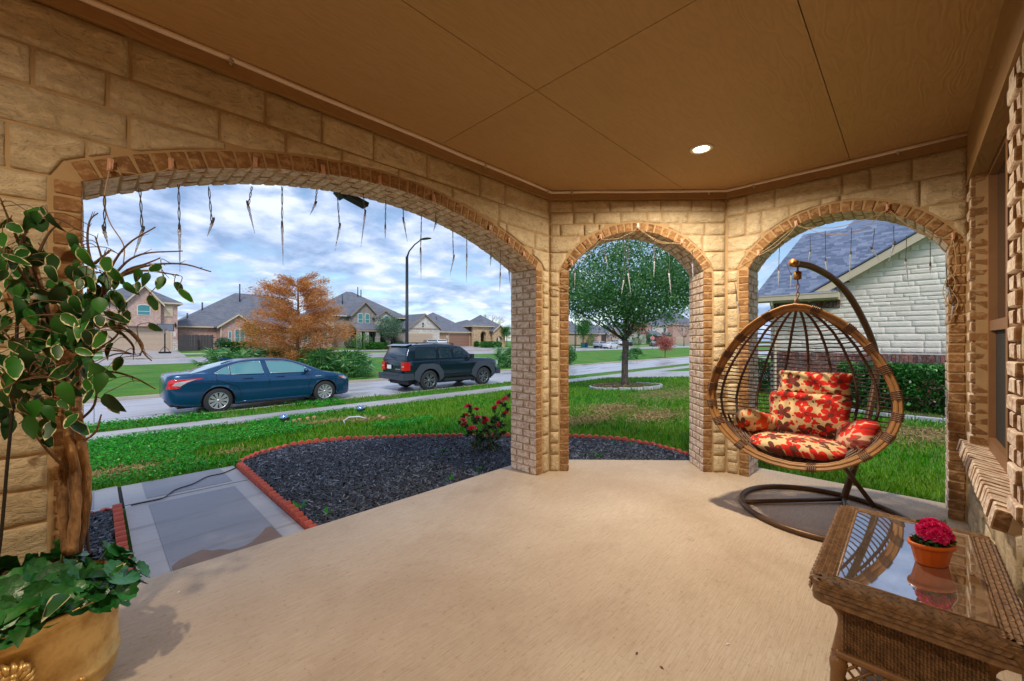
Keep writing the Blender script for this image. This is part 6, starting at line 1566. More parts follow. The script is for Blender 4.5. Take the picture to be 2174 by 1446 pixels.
def sedan_detail(c):
    for sg in (-1, 1):
        mb = MB(); c.patch(mb, [(0.02, 0.70), (0.05, 0.92), (0.12, 0.955), (0.78, 0.965), (0.5, 0.90), (0.32, 0.80), (0.28, 0.73)], sg, c.side, 0.008, 0.02); o = part('tail_light', mb, M['tail_red'], c.t)
        mb = MB(); c.patch(mb, [(0.3, 0.78), (0.12, 0.80), (0.2, 0.88), (0.5, 0.93), (0.62, 0.945), (0.42, 0.875)], sg, c.side, 0.012, 0.01); part('lens', mb, M['lens'], o)
        mb = MB(); c.patch(mb, [(4.38, 0.80), (4.60, 0.79), (4.74, 0.72), (4.66, 0.68), (4.50, 0.73)], sg, c.side, 0.008, 0.02); o = part('headlight', mb, M['lens'], c.t)
        mb = MB(); c.patch(mb, [(4.40, 0.79), (4.52, 0.785), (4.54, 0.745), (4.46, 0.755)], sg, c.side, 0.012, 0.01); part('indicator', mb, M['amber'], o)
        for x in (1.78, 2.62):
            mb = MB(); y = c.side(x, 0.9)+0.02; mb.tube([(c.x0+x-0.12, sg*(y-0.018), 0.90), (c.x0+x-0.09, sg*y, 0.905), (c.x0+x+0.09, sg*y, 0.90), (c.x0+x+0.12, sg*(y-0.018), 0.895)], 0.014, 6); part('handle', mb, c.paint, c.t)
        for pts in ([(1.05, 1.03), (1.05, 0.9), (1.2, 0.84), (1.55, 0.68), (1.62, 0.5), (1.62, 0.27)], [(2.29, 1.0), (2.33, 0.8), (2.34, 0.25)], [(3.55, 0.97), (3.5, 0.8), (3.42, 0.6), (3.44, 0.25)]):
            pp = [Vector((p[0], p[1], 0)) for p in pts]; c.strip_([(p.x, p.y) for p in pp], 0.006, M['black_metal'], 'door_seam', sg)
        c.strip_([(x, 0.255) for x in np.linspace(1.58, 3.42, 8)], 0.02, c.paint, 'sill_trim', sg, off=0.0)
        mb = MB(); mb.ball((c.x0+3.32, sg*0.985, 1.05), 0.1, 10, 6, sq=(0.8, 1.0, 0.72)); mb.box((c.x0+3.33, sg*0.90, 1.01), (0.05, 0.1, 0.04)); part('mirror', mb, c.paint, c.t)
        mb = MB(); c.patch(mb, [(3.62, 0.86), (3.80, 0.862), (3.80, 0.845), (3.62, 0.842)], sg, c.side, 0.006, 0.01); part('badge', mb, M['alloy'], c.t)
        for cx in (c.ra, c.fa):
            mb = MB(); mb.tube([(c.x0+cx+0.39*math.cos(t), sg*(c.side(cx, 0.6)-0.005), 0.335+0.39*math.sin(t)) for t in np.linspace(0.0, PI, 14)], 0.012, 5); part('arch_lip', mb, M['black_plastic'], c.t)
    mb = MB(); mb.prism([(1.28, 1.33), (1.62, 1.405), (1.36, 1.44), (1.26, 1.42)], lambda p: Vector((c.x0+p[0], -0.02, p[1]+0.03)), lambda p: Vector((c.x0+p[0], 0.02, p[1]+0.03))); part('fin_antenna', mb, c.paint, c.t)
    mb = MB()
    for i in range(5): mb.bx(c.x0+4.80, c.x0+4.87, -0.5, 0.5, 0.28+i*0.06, 0.31+i*0.06)
    part('grille', mb, M['black_metal'], c.t)
    mb = MB(); mb.bx(c.x0+0.1, c.x0+0.7, -0.7, 0.7, 0.24, 0.32); part('diffuser', mb, M['black_plastic'], c.t)
sedan_detail(sed)
SUV = dict(L=4.90, ra=1.06, fa=3.91, r=0.40, ar=0.47, half=0.965, clear=0.26, zroof=1.80, glass=M['car_glass_dark'], trimm=M['black_metal'], rimm=M['alloy_dark'], spokes=6, spoke_shape=((-0.2, 0.026), (0.2, 0.026)), tw=0.25, boxy=True, crown=0.03,
    sill=[(0, 0.66), (0.06, 0.52), (0.3, 0.46), (4.5, 0.44), (4.75, 0.46), (4.9, 0.55)],
    belt=[(0, 1.12), (0.05, 1.20), (0.3, 1.215), (3.3, 1.205), (3.5, 1.21), (4.4, 1.165), (4.72, 1.12), (4.85, 1.0), (4.9, 0.85)],
    w=[(0, 0.80), (0.06, 0.87), (0.3, 0.93), (1.0, 0.95), (4.0, 0.95), (4.5, 0.92), (4.75, 0.84), (4.9, 0.7)],
    roof=[(0.04, 1.22), (0.10, 1.40), (0.22, 1.68), (0.30, 1.77), (0.6, 1.805), (1.5, 1.825), (2.4, 1.80), (2.75, 1.74), (3.0, 1.58), (3.3, 1.34), (3.45, 1.2)],
    gwb=[(0.04, 0.86), (0.4, 0.90), (3.0, 0.90), (3.45, 0.84)], gwr=[(0.04, 0.72), (0.3, 0.72), (2.5, 0.73), (3.45, 0.74)], ws=(2.8, 3.4), rw=(0.08, 0.2),
    windows=[[(0.42, 1.27), (1.42, 1.25), (1.42, 1.70), (0.62, 1.70), (0.5, 1.62)], [(1.56, 1.25), (2.20, 1.25), (2.17, 1.70), (1.56, 1.705)], [(2.30, 1.25), (3.02, 1.25), (3.04, 1.36), (2.80, 1.62), (2.68, 1.69), (2.28, 1.70)]])
P_DARK = mat_paint('dark_teal_black_paint', lin(18, 40, 56), 0.2, False)
suv = Car('parked_car', 'dark blue-black boxy off-roader parked ahead of the blue sedan', 'car', (9.23+0.365+1.06, 14.47, -0.54), 0, P_DARK, SUV)
def suv_detail(c):
    ar = c.d['ar']
    for sg in (-1, 1):
        for cx in (c.ra, c.fa):                          # squared fender flare
            inn = [(cx+ar*math.cos(t), c.d['r']+ar*math.sin(t)) for t in np.linspace(-0.1, PI+0.1, 13)]
            out_ = [(cx+0.70, 0.50), (cx+0.66, 0.74), (cx+0.42, 1.03), (cx+0.28, 1.06), (cx-0.28, 1.06), (cx-0.42, 1.03), (cx-0.66, 0.74), (cx-0.70, 0.50)]
            k = len(inn)
            mb = MB(); qs = inn; m_ = [out_[min(len(out_)-1, int(round(i*(len(out_)-1)/(k-1))))] for i in range(k)]
            for i in range(k-1):
                quad = [inn[i], m_[i], m_[i+1], inn[i+1]]
                if m_[i] == m_[i+1]: quad = [inn[i], m_[i], inn[i+1]]
                o = len(mb.v); n_ = len(quad); Yo = [sg*(c.side(cx, 0.8)+(0.045 if q in (quad[0], quad[-1]) else 0.012)) for q in quad]
                mb.add([(c.x0+q[0], y, q[1]) for q, y in zip(quad, Yo)] + [(c.x0+q[0], y-sg*0.06, q[1]) for q, y in zip(quad, Yo)], [tuple(range(n_)), tuple(range(n_, 2*n_))[::-1]] + [(j, (j+1) % n_, n_+(j+1) % n_, n_+j) for j in range(n_)])
            part('fender_flare', mb, M['grey_plastic'], c.t)
            mb = MB(); mb.bx(c.x0+cx-0.56, c.x0+cx-0.50, sg*0.72, sg*0.95, 0.22, 0.62); part('mud_flap', mb, M['black_plastic'], c.t)
        for x in (1.42, 2.42):
            mb = MB(); y = c.side(x, 1.05)+0.022; mb.tube([(c.x0+x-0.13, sg*(y-0.03), 1.07), (c.x0+x-0.1, sg*y, 1.07), (c.x0+x+0.1, sg*y, 1.07), (c.x0+x+0.13, sg*(y-0.03), 1.07)], 0.016, 6); part('handle', mb, c.paint, c.t)
        for pts in ([(1.5, 1.2), (1.5, 1.05), (1.6, 0.7)], [(2.25, 1.2), (2.25, 0.5)], [(3.2, 1.2), (3.2, 0.95), (3.2, 0.5)]): c.strip_(pts, 0.006, M['black_metal'], 'door_seam', sg)
        mb = MB(); mb.bx(c.x0+1.75, c.x0+3.25, sg*0.86, sg*0.99, 0.34, 0.39); mb.bx(c.x0+1.9, c.x0+1.96, sg*0.7, sg*0.9, 0.34, 0.5); mb.bx(c.x0+3.0, c.x0+3.06, sg*0.7, sg*0.9, 0.34, 0.5); part('running_board', mb, M['black_plastic'], c.t)
        mb = MB(); c.patch(mb, [(1.66, 0.56), (3.28, 0.56), (3.28, 0.48), (1.66, 0.48)], sg, c.side, 0.012, 0.02); part('sill_trim', mb, M['black_plastic'], c.t)
        mb = MB(); mb.box((c.x0+3.12, sg*1.06, 1.30), (0.10, 0.20, 0.20)); mb.box((c.x0+3.1, sg*0.95, 1.22), (0.05, 0.12, 0.05)); part('mirror', mb, M['black_plastic'], c.t)
        mb = MB(); mb.bx(c.x0-0.018, c.x0+0.07, sg*0.62, sg*0.865, 0.82, 1.14); mb.bx(c.x0+0.01, c.x0+0.20, sg*0.80, sg*0.925, 0.83, 1.13); o = part('tail_light', mb, M['tail_red'], c.t)
        mb = MB(); mb.bx(c.x0-0.024, c.x0-0.016, sg*0.68, sg*0.83, 0.95, 0.99); part('lens', mb, M['lens'], o)
        mb = MB(); mb.bx(c.x0+4.80, c.x0+4.905, sg*0.5, sg*0.80, 0.88, 1.05); part('headlight', mb, M['lens'], c.t)
        mb = MB(); mb.tube([(c.x0+0.6, sg*0.66, 1.84), (c.x0+0.75, sg*0.66, 1.875), (c.x0+2.3, sg*0.66, 1.865), (c.x0+2.45, sg*0.66, 1.82)], 0.018, 6); part('roof_rail', mb, M['black_plastic'], c.t)
    mb = MB(); mb.bx(c.x0-0.12, c.x0+0.35, -0.94, 0.94, 0.46, 0.70); mb.bx(c.x0-0.14, c.x0+0.1, -0.6, 0.6, 0.64, 0.72); part('rear_bumper', mb, M['grey_plastic'], c.t)
    mb = MB(); mb.bx(c.x0-0.04, c.x0+0.02, -0.16+0.22, 0.16+0.22, 0.86, 1.03); o = part('plate_recess', mb, M['black_plastic'], c.t)
    mb = MB(); mb.bx(c.x0-0.05, c.x0-0.04, 0.07, 0.37, 0.865, 1.015); part('licence_plate', mb, M['sign_white'], c.t)
    mb = MB(); mb.bx(c.x0-0.02, c.x0+0.02, -0.55, -0.2, 0.85, 0.875); part('badge', mb, M['alloy'], c.t)
    mb = MB(); mb.prism([(0.16, 1.74), (0.40, 1.79), (0.40, 1.83), (0.12, 1.765)], lambda p: Vector((c.x0+p[0], -0.70, p[1])), lambda p: Vector((c.x0+p[0], 0.70, p[1]))); part('spoiler', mb, c.paint, c.t)
    mb = MB(); mb.tube([(c.x0+0.02, -0.1, 1.29), (c.x0+0.06, 0.3, 1.33)], 0.015, 5); part('wiper', mb, M['black_metal'], c.t)
    mb = MB(); mb.bx(c.x0+4.72, c.x0+4.97, -0.9, 0.9, 0.46, 0.74); part('front_bumper', mb, M['grey_plastic'], c.t)
    mb = MB(); mb.bx(c.x0+4.86, c.x0+4.91, -0.5, 0.5, 0.82, 1.06); part('grille', mb, M['black_plastic'], c.t)
    mb = MB(); mb.tube([(c.x0+0.3, 0.1, 0.42), (c.x0-0.14, 0.1, 0.42)], 0.03, 6); part('tow_bar', mb, M['black_metal'], c.t)
suv_detail(suv)
# far cars
def far_car(px, b, paint, shape, label, rz=0.0, cat='car'):
    q = on_b(px, 735, b); q.z = gz(b)+0.1
    if b > 54.2: q.z = gz(b)+0.03
    return Car('parked_car', label, cat, q, rz, paint, shape)
P_WHITE = mat_paint('white_paint', lin(222, 222, 222), 0.3, False); P_SILVER = mat_paint('silver_paint', lin(168, 176, 184), 0.3, False); P_TEAL = mat_paint('teal_paint', lin(26, 92, 120), 0.3, False); P_BLK = mat_paint('charcoal_paint', lin(40, 46, 56), 0.3, False)
SUV2 = dict(SUV); SUV2.update(ar=0.42, r=0.36, clear=0.2, zroof=1.62, roof=[(x, 1.2+(z-1.2)*0.72) for x, z in SUV['roof']], windows=[[(x, 1.2+(z-1.2)*0.72) for x, z in p] for p in SUV['windows']])
far_car(911, 57.0, P_SILVER, SUV2, 'silver hatchback on the stone house driveway, roof showing over the dark off-roader', 1.2)
far_car(931, 57.5, P_WHITE, SUV2, 'white hatchback on the driveway right of the silver one', 1.2)
far_car(1297, 49.0, P_WHITE, SEDAN, 'white sedan parked on the far street left of the lawn tree trunk', 0.0)
far_car(1277, 52.2, P_SILVER, SUV2, 'silver wagon behind the white sedan on the far street', 0.0)
far_car(1306, 57.0, P_WHITE, SUV2, 'white wagon on a far driveway behind the white sedan', 1.3)
far_car(1336, 57.5, P_BLK, SEDAN, 'charcoal car on a far driveway just right of the lawn tree trunk', 0.5)
far_car(1387, 54.8, P_TEAL, SEDAN, 'teal sedan parked behind the stop sign', 0.6)
# ------------------------------------------------------------------ hanging egg chair
M['bronze'] = simple('bronze_powdercoat', lin(92, 66, 42), 0.38, 0.35, 0.12, 14)
M['wicker_light'] = simple('tan_resin_wicker', lin(150, 108, 62), 0.45, 0, 0.18, 12)
M['wicker_wrap'] = simple('brown_resin_wrap', lin(96, 66, 42), 0.5, 0, 0.15, 20)
M['rib'] = simple('dark_brown_rib', lin(70, 44, 30), 0.45, 0, 0.15, 14)
M['chain'] = simple('dull_brass_chain', lin(150, 112, 60), 0.4, 0.7, 0.15)
def cw(X, Y, z): return Vector((YAW_S*X+YAW_C*Y, -YAW_C*X+YAW_S*Y, z))       # right / forward metres from the tripod -> place
RC = cw(2.55, 3.36, 0); RRAD = 0.575
st = thing('chair_stand', 'bronze steel stand with round floor ring and curved arm carrying the hanging basket', 'chair stand', RC)
mb = MB(); mb.tube([RC+Vector((RRAD*math.cos(t), RRAD*math.sin(t), 0.022)) for t in np.linspace(0, 2*PI, 65)[:-1]], 0.022, 10, closed=True); part('floor_ring', mb, M['bronze'], st, world=True)
PB = cw(2.93, 3.60, 0.03)                                      # foot of the post
HANG = cw(2.30, 3.30, 2.05)
back = (PB-HANG); back.z = 0; back.normalize(); side_ = Vector((-back.y, back.x, 0))
mb = MB()
e1, e2 = RC+Matrix.Rotation(2.35, 3, 'Z') @ (back*RRAD), RC+Matrix.Rotation(-2.35, 3, 'Z') @ (back*RRAD)
for e in (e1, e2): mb.tube([PB+Vector((0, 0, 0.0)), e+Vector((0, 0, 0.022))], 0.019, 8)
part('cross_bar', mb, M['bronze'], st, world=True)
def bez(ps, n=14):
    """Catmull-Rom through ps"""
    out = []; P = [ps[0]*2-ps[1]] + list(ps) + [ps[-1]*2-ps[-2]]
    for i in range(1, len(P)-2):
        for k in range(n):
            t = k/n; a, b, c, d = P[i-1], P[i], P[i+1], P[i+2]
            out.append(0.5*((2*b)+(c-a)*t+(2*a-5*b+4*c-d)*t*t+(3*b-a-3*c+d)*t**3))
    out.append(P[-2]); return out
prof_ = [(0.0, 0.03), (0.28, 0.46), (0.47, 0.85), (0.56, 1.15), (0.50, 1.40), (0.20, 1.74), (-0.10, 1.94), (-0.45, 2.04), (-0.72, 2.055)]
ctr = [PB+back*u+Vector((0, 0, z-0.03)) for u, z in prof_]
arc = bez(ctr); mb = MB(); mb.tube(arc, 0.027, 12); part('post', mb, M['bronze'], st, world=True)
mb = MB(); lc = PB+back*0.05+Vector((0, 0, 0.40)); mb.tube([lc, PB+side_*-0.02+back*-0.02+Vector((0, 0, 0.28)), PB+back*0.05-side_*0.20+Vector((0, 0, -0.005))], 0.019, 8)
mb.tube([PB+Vector((0, 0, 0.42)), PB+Vector((0.0, 0, 0.47))], 0.036, 10); part('brace', mb, M['bronze'], st, world=True)
mb = MB(); tip = arc[-1]; dt = (arc[-1]-arc[-3]).normalized(); mb.tube([tip-dt*0.02, tip+dt*0.025], 0.032, 14); mb.tube([tip+dt*0.025, tip+dt*0.032], 0.02, 10); part('end_cap', mb, M['chain'], st, world=True)
HK = tip-dt*0.045
mb = MB(); mb.tube([HK+Vector((0, 0, -0.02)), HK+Vector((0, 0, -0.06))], 0.008, 6); mb.lathe([(0.012, -0.06), (0.027, -0.066), (0.027, -0.125), (0.012, -0.13)], HK, 14); part('hanger', mb, M['chain'], st, world=True)
# basket: local frame, right / up / back
bc = thing('basket_chair', 'teardrop wicker basket chair hanging by a chain from the curved arm', 'hanging chair', HK)
back = cw(0.70, 0.714, 0) - cw(0, 0, 0); back.normalize(); nrm = -back; rgt = Vector((0, 0, 1)).cross(back)                # seen from the front: right-hand direction
if rgt.dot(Vector((YAW_S, -YAW_C, 0))) < 0: rgt = -rgt
ZT, ZB = HK.z-0.34, 0.455
def hwid(t):                                                   # half width, t = 0 top .. 1 bottom
    return 0.60*float(np.interp(t, [0, .03, .08, .15, .25, .36, .46, .54, .62, .72, .80, .87, .93, .97, 1], [0, .17, .36, .55, .72, .86, .95, .99, 1, .95, .85, .71, .52, .34, 0]))
def dep(t): return 0.62*(math.sin(PI*min(1, max(0, t))**0.74))**0.66 if 0 < t < 1 else 0.0
def lean_(t): return -0.20*(t-0.15)**1.3 if t > 0.15 else 0.0   # the rim comes forward towards the seat
def bpt(t, ph):
    """point of the basket shell: ph = 0 right rim, pi/2 back, pi left rim"""
    z = ZT+(ZB-ZT)*t; sag = 0.05*math.sin(PI*t)*math.sin(ph)
    return Vector((HK.x, HK.y, z-sag)) + rgt*(hwid(t)*math.cos(ph)) + back*(lean_(t)+dep(t)*math.sin(ph)-0.12)
ts = [0.0005]+[i/44 for i in range(1, 44)]+[0.9995]
rimc = [bpt(t, 0) for t in ts] + [bpt(t, PI) for t in ts[::-1]][1:-1]
def smooth_loop(P, it=2):
    for _ in range(it): P = [(P[i-1]+P[i]*2+P[(i+1) % len(P)])*0.25 for i in range(len(P))]
    return P
rimc = smooth_loop(rimc, 2)
cen = sum(rimc, Vector())/len(rimc)
mb = MB(); n_ = len(rimc)
inw = []
for i, p in enumerate(rimc):
    t = (rimc[(i+1) % n_]-rimc[i-1]).normalized(); o_ = (p-cen); o_ -= t*o_.dot(t); o_.normalize(); inw.append((t, o_, t.cross(o_)))
for k in range(6):                                            # bundle of strands laid flat side by side
    off = (k-2.5)*0.0135
    mb.tube([p+f[1]*off*0.55+f[2]*off*0.85 for p, f in zip(rimc, inw)], 0.0085, 6, closed=True)
mb.tube([p-f[2]*0.0+f[1]*-0.004 for p, f in zip(rimc, inw)], 0.016, 6, closed=True)
rimo = part('rim', mb, M['wicker_light'], bc, world=True)
nw = 17
for w in range(nw):
    mb = MB()
    i0 = int(n_*(w+0.45)/nw)
    for j in range(5):
        f_ = (i0 + 0) % n_; t, o_, b_ = inw[f_]; c = rimc[f_]+t*(j-2)*0.0125
        ring = []
        for q in range(12):
            a = 2*PI*q/12; x, y = 0.046*math.cos(a), 0.0155*math.sin(a)
            dx_, dy_ = (o_*0.55+b_*0.85).normalized(), (o_*0.85-b_*0.55).normalized(); ring.append(c+dx_*x+dy_*y)
        mb.tube(ring, 0.0062, 5, closed=True)
    part('rim_wrap', mb, M['wicker_wrap'], bc, world=True)
for ph in np.linspace(0, PI, 11)[1:-1]:
    mb = MB(); mb.tube([bpt(t, ph) for t in ts], 0.011, 7); part('rib', mb, M['rib'], bc, world=True)
for i in range(1, 33):
    t = 0.035+i/33.5*0.90; mb = MB(); mb.tube([bpt(t, ph)+Vector((0, 0, 0.004*math.sin(ph*11+i))) for ph in np.linspace(0, PI, 25)], 0.0058, 5); part('rung', mb, M['rib'], bc, world=True)
mb = MB()                                                     # woven skirt under the seat
for i in range(64):
    ph = PI*i/63; d = 0.05 if i % 2 else -0.05
    mb.tube([bpt(t, min(PI, max(0, ph+d*(t-0.78)*6))) + back*0.006*(1 if i % 2 else -1) for t in np.linspace(0.74, 0.985, 7)], 0.0062, 5)
part('weave', mb, M['wicker_wrap'], bc, world=True)
mb = MB(); z = HK.z-0.125; k = 0
while z > ZT+0.03:                                             # chain links, alternate ones turned
    ax = rgt if k % 2 else back
    mb.tube([Vector((HK.x, HK.y, z-0.022))+ax*0.010*math.cos(a)+Vector((0, 0, 0.0225*math.sin(a))) for a in np.linspace(0, 2*PI, 13)[:-1]], 0.0034, 5, closed=True); z -= 0.034; k += 1
part('chain', mb, M['chain'], bc, world=True)
mb = MB(); c = bpt(0.0005, PI/2); mb.ball(c+Vector((0, 0, -0.01)), 0.03, 10, 6); mb.tube([c+Vector((0, 0, 0.0)), c+Vector((0, 0, 0.05))], 0.01, 6); part('crown_knot', mb, M['wicker_wrap'], bc, world=True)

# printed cushions: cream cloth with red, orange and brown flowers
def mat_floral(name, base, cols, sc=9.0):
    n = NB(name); v = n.tc('Object'); s_ = n.sep(v)
    q = n.comb(n.m('ADD', s_[0], n.m('MULTIPLY', s_[2], 0.4)), n.m('ADD', s_[1], n.m('MULTIPLY', s_[2], 0.4)), 0.0)
    c = base
    for i, (scale, thr, pet, off) in enumerate(((sc, 0.50, 5, (0, 0, 0)), (sc*1.9, 0.34, 3, (3.3, 1.7, 0)), (sc*2.9, 0.22, 2, (7.1, 4.2, 0)))):
        vo = n.N.new('ShaderNodeTexVoronoi'); vo.voronoi_dimensions = '2D'; vo.inputs['Scale'].default_value = scale; vo.inputs['Randomness'].default_value = 0.4
        qq = n.map(q, (1, 1, 1), (0, 0, 0.4*i), off); n.L.new(qq, vo.inputs['Vector'])
        vs_ = n.N.new('ShaderNodeVectorMath'); vs_.operation = 'SUBTRACT'; n.L.new(n.map(qq, (scale,)*3), vs_.inputs[0])
        vm = n.N.new('ShaderNodeVectorMath'); vm.operation = 'SCALE'; vm.inputs['Scale'].default_value = scale; n.L.new(vo.outputs['Position'], vm.inputs[0]); n.L.new(vm.outputs[0], vs_.inputs[1])
        d = n.sep(vs_.outputs[0]); rr_ = n.sep(vo.outputs['Color'])
        ang_ = n.m('ADD', n.m('ARCTAN2', d[1], d[0]), n.m('MULTIPLY', rr_[1], 6.28))
        pr = n.m('MULTIPLY', n.m('ADD', n.m('MULTIPLY', n.m('ABSOLUTE', n.m('COSINE', n.m('MULTIPLY', ang_, pet/2))), 0.62), 0.38), thr)
        mask = n.m('LESS_THAN', vo.outputs['Distance'], pr)
        if i: mask = n.m('MULTIPLY', mask, n.m('GREATER_THAN', rr_[2], 0.30))
        col = n.ramp(rr_[0], [(0.0, cols[0]), (0.34, cols[0]), (0.36, cols[1]), (0.60, cols[1]), (0.62, cols[2]), (1.0, cols[2])])
        if not i:
            core = n.m('LESS_THAN', vo.outputs['Distance'], thr*0.24); col = n.mix(core, col, cols[3])
            shade_ = n.m('MULTIPLY', n.m('LESS_THAN', vo.outputs['Distance'], n.m('MULTIPLY', pr, 0.62)), 0.35); col = n.mix(shade_, col, cols[4])
        c = n.mix(mask, c, col)
    n.set(c, 0.9); n.bump(n.noise(v, 260, 2), 0.3, 0.002); n.p.inputs['Sheen Weight'].default_value = 0.2; return n.mat
CREAM, RED_, ORG, BRN, DRD = lin(214, 186, 140), lin(214, 28, 14), lin(228, 92, 26), lin(92, 52, 38), lin(150, 14, 10)
M['floral'] = mat_floral('red_brown_floral', CREAM, (RED_, BRN, RED_, lin(70, 46, 40), DRD), 6.8)
M['floral_orange'] = mat_floral('orange_floral', lin(226, 200, 156), (ORG, BRN, lin(222, 70, 24), lin(190, 50, 20), lin(196, 58, 16)), 7.0)
M['floral_pink'] = mat_floral('pale_red_floral', lin(220, 178, 150), (RED_, lin(150, 84, 70), RED_, BRN, DRD), 8.0)
def cushion(label, c, ex, ey, ez, sx, sy, sz, mat, seed, corner=0.35, group=None, name='cushion'):
    """pillow: superellipse outline, puffed faces, creases; ex, ey span the face, ez points out"""
    N_ = 22; vs = []; fs = []; off = Vector((seed*3.1, seed*1.7, 0))
    for side in (1, -1):
        for i in range(N_+1):
            for j in range(N_+1):
                u, v = -1+2*i/N_, -1+2*j/N_; m_ = max(abs(u), abs(v)); 
                pf = max(0, (1-abs(u)**3.2)*(1-abs(v)**3.2))**0.5
                pinch = 1-0.07*(1-abs(u))*abs(v)**4*1.2-0.07*(1-abs(v))*abs(u)**4*1.2
                wr = noise.noise(Vector((u*2.2, v*2.2, side))+off)*0.06+noise.noise(Vector((u*5, v*5, side))+off)*0.03
                h = pf*(1+wr*2.2)
                x, y = u*pinch*sx/2, v*pinch*sy/2
                if corner: q = math.hypot(max(0, abs(u)-(1-corner)), max(0, abs(v)-(1-corner)))
                if corner and abs(u) > 1-corner and abs(v) > 1-corner:
                    mm = max(abs(u), abs(v))-(1-corner); k = mm/max(q, 1e-6); x = math.copysign((1-corner)+(abs(u)-(1-corner))*k, u)*pinch*sx/2; y = math.copysign((1-corner)+(abs(v)-(1-corner))*k, v)*pinch*sy/2
                vs.append(Vector((x, y, side*h*sz/2)))
    K = (N_+1)**2
    for side in (0, 1):
        for i in range(N_):
            for j in range(N_):
                f = (side*K+i*(N_+1)+j, side*K+(i+1)*(N_+1)+j, side*K+(i+1)*(N_+1)+j+1, side*K+i*(N_+1)+j+1); fs.append(f if side == 0 else f[::-1])
    mb = MB(); mb.add(vs, fs, 0, True); me = mb.mesh(name, mat); bm = bmesh.new(); bm.from_mesh(me); bmesh.ops.remove_doubles(bm, verts=bm.verts, dist=0.0008); bm.to_mesh(me); bm.free()
    ex, ey = ex.normalized(), ey.normalized(); ez = ex.cross(ey).normalized(); ey = ez.cross(ex)
    o = link(name, me, None, c, Matrix((ex, ey, ez)).transposed().to_euler()); return tag(o, label, 'cushion', group)
UP = Vector((0, 0, 1))
def bp(r_, b_, z): return Vector((HK.x, HK.y, z)) + rgt*r_ + back*(b_-0.12)
cushion('flat round seat cushion with red and brown flowers in the bottom of the basket chair', bp(0.0, 0.17, 0.585), rgt, back+UP*0.05, None, 0.72, 0.58, 0.15, M['floral'], 1, 0.7)
cushion('large floral back cushion leaning inside the basket chair below the head pillow', bp(0.03, 0.34, 0.79), rgt, UP*0.93+back*0.36, None, 0.60, 0.43, 0.19, M['floral'], 2, 0.35)
cushion('narrow red and brown floral head pillow, highest in the basket chair', bp(0.06, 0.44, 1.055), rgt, UP*0.96+back*0.26, None, 0.53, 0.225, 0.13, M['floral'], 3, 0.2, name='head_pillow')
cushion('orange-flowered side cushion on the left of the basket seat', bp(-0.33, 0.20, 0.69), rgt*0.55+back*0.6-UP*0.25, back*-0.35+rgt*0.4+UP*0.75, None, 0.40, 0.28, 0.17, M['floral_orange'], 4, 0.45)
cushion('pale pink floral side cushion on the right of the basket seat', bp(0.35, 0.20, 0.69), rgt*0.5-back*0.6+UP*0.25, back*0.4+rgt*0.35+UP*0.75, None, 0.38, 0.28, 0.17, M['floral_pink'], 5, 0.45)

# ------------------------------------------------------------------ wicker table with reflecting glass top
n = NB('brown_table_wicker'); v = n.geo(); n.set(n.mix(n.ramp(n.noise(v, 34, 4), [(0.3, 0.0), (0.7, 1.0)]), lin(96, 72, 50), lin(152, 118, 84)), 0.42); M['wicker'] = n.mat
n = NB('wicker_frame_wrap'); v = n.geo(); n.set(n.mix(n.noise(v, 30), lin(116, 82, 48), lin(158, 116, 72)), 0.42); M['wicker_tan'] = n.mat
TA0, TA1, TB0, TB1, TH = 1.825, 2.775, -0.262, 0.262, 0.56
tb = thing('side_table', 'brown wicker table with a shiny glass top near the house wall', 'table', (2.3, 0, 0))
RW = 0.072
def braid(mb, p0, p1, nrm_, out_, width, drop, rows=7):
    """woven border: strands that pass over and under in a herringbone, rolled over the outer edge"""
    L_ = (p1-p0).length; d = (p1-p0)/L_; seg = 0.019; k = int(L_/seg); prof = []
    tot = width+drop; 
    for r_ in range(rows+1):
        s_ = tot*r_/rows
        if s_ < width-0.02: prof.append((s_, 0.0))
        elif s_ < width+0.02: a = (s_-width+0.02)/0.04*PI/2; prof.append((width-0.02+0.022*math.sin(a), -0.022*(1-math.cos(a))))
        else: prof.append((width+0.002, -(s_-width)))
    for r_ in range(rows):
        (o0, z0), (o1, z1) = prof[r_], prof[r_+1]
        for i in range(k):
            sk = 0.9 if r_ % 2 else -0.9
            a = d*(i*seg); q0 = p0+a+out_*o0+nrm_*z0; q1 = p0+a+d*seg*sk+out_*o1+nrm_*z1; m_ = (q0+q1)*0.5
            nn = (out_*(0.3+1.0*(r_ > rows*0.62))+nrm_*(1.0 if r_ <= rows*0.72 else 0.1)).normalized(); hh = 0.0075+0.002*((i+r_) % 2)
            w = d*seg*0.46
            mb.add([q0-w, q0+w, m_+w*1.05+nn*hh, q1+w, q1-w, m_-w*1.05+nn*hh], [(0, 1, 2, 5), (5, 2, 3, 4)], 0, False)
            mb.add([q0+w, m_+w*1.05+nn*hh, q1+w, m_+w*1.2-nn*0.004], [(0, 3, 1), (1, 3, 2)], 0, False)
mb = MB(); ins = RW
c4 = [Vector((TA0, TB0, TH)), Vector((TA1, TB0, TH)), Vector((TA1, TB1, TH)), Vector((TA0, TB1, TH))]
in4 = [Vector((TA0+ins, TB0+ins, TH)), Vector((TA1-ins, TB0+ins, TH)), Vector((TA1-ins, TB1-ins, TH)), Vector((TA0+ins, TB1-ins, TH))]
outs = [Vector((0, -1, 0)), Vector((1, 0, 0)), Vector((0, 1, 0)), Vector((-1, 0, 0))]
for i in range(4): braid(mb, in4[i]-(in4[(i+1) % 4]-in4[i]).normalized()*0.042, in4[(i+1) % 4]+(in4[(i+1) % 4]-in4[i]).normalized()*0.042, UP, outs[i], ins, 0.055, 8)
part('woven_border', mb, M['wicker'], tb, world=True, fix=False, kind='stuff')
mb = MB()                                                      # solid rounded frame under the weave
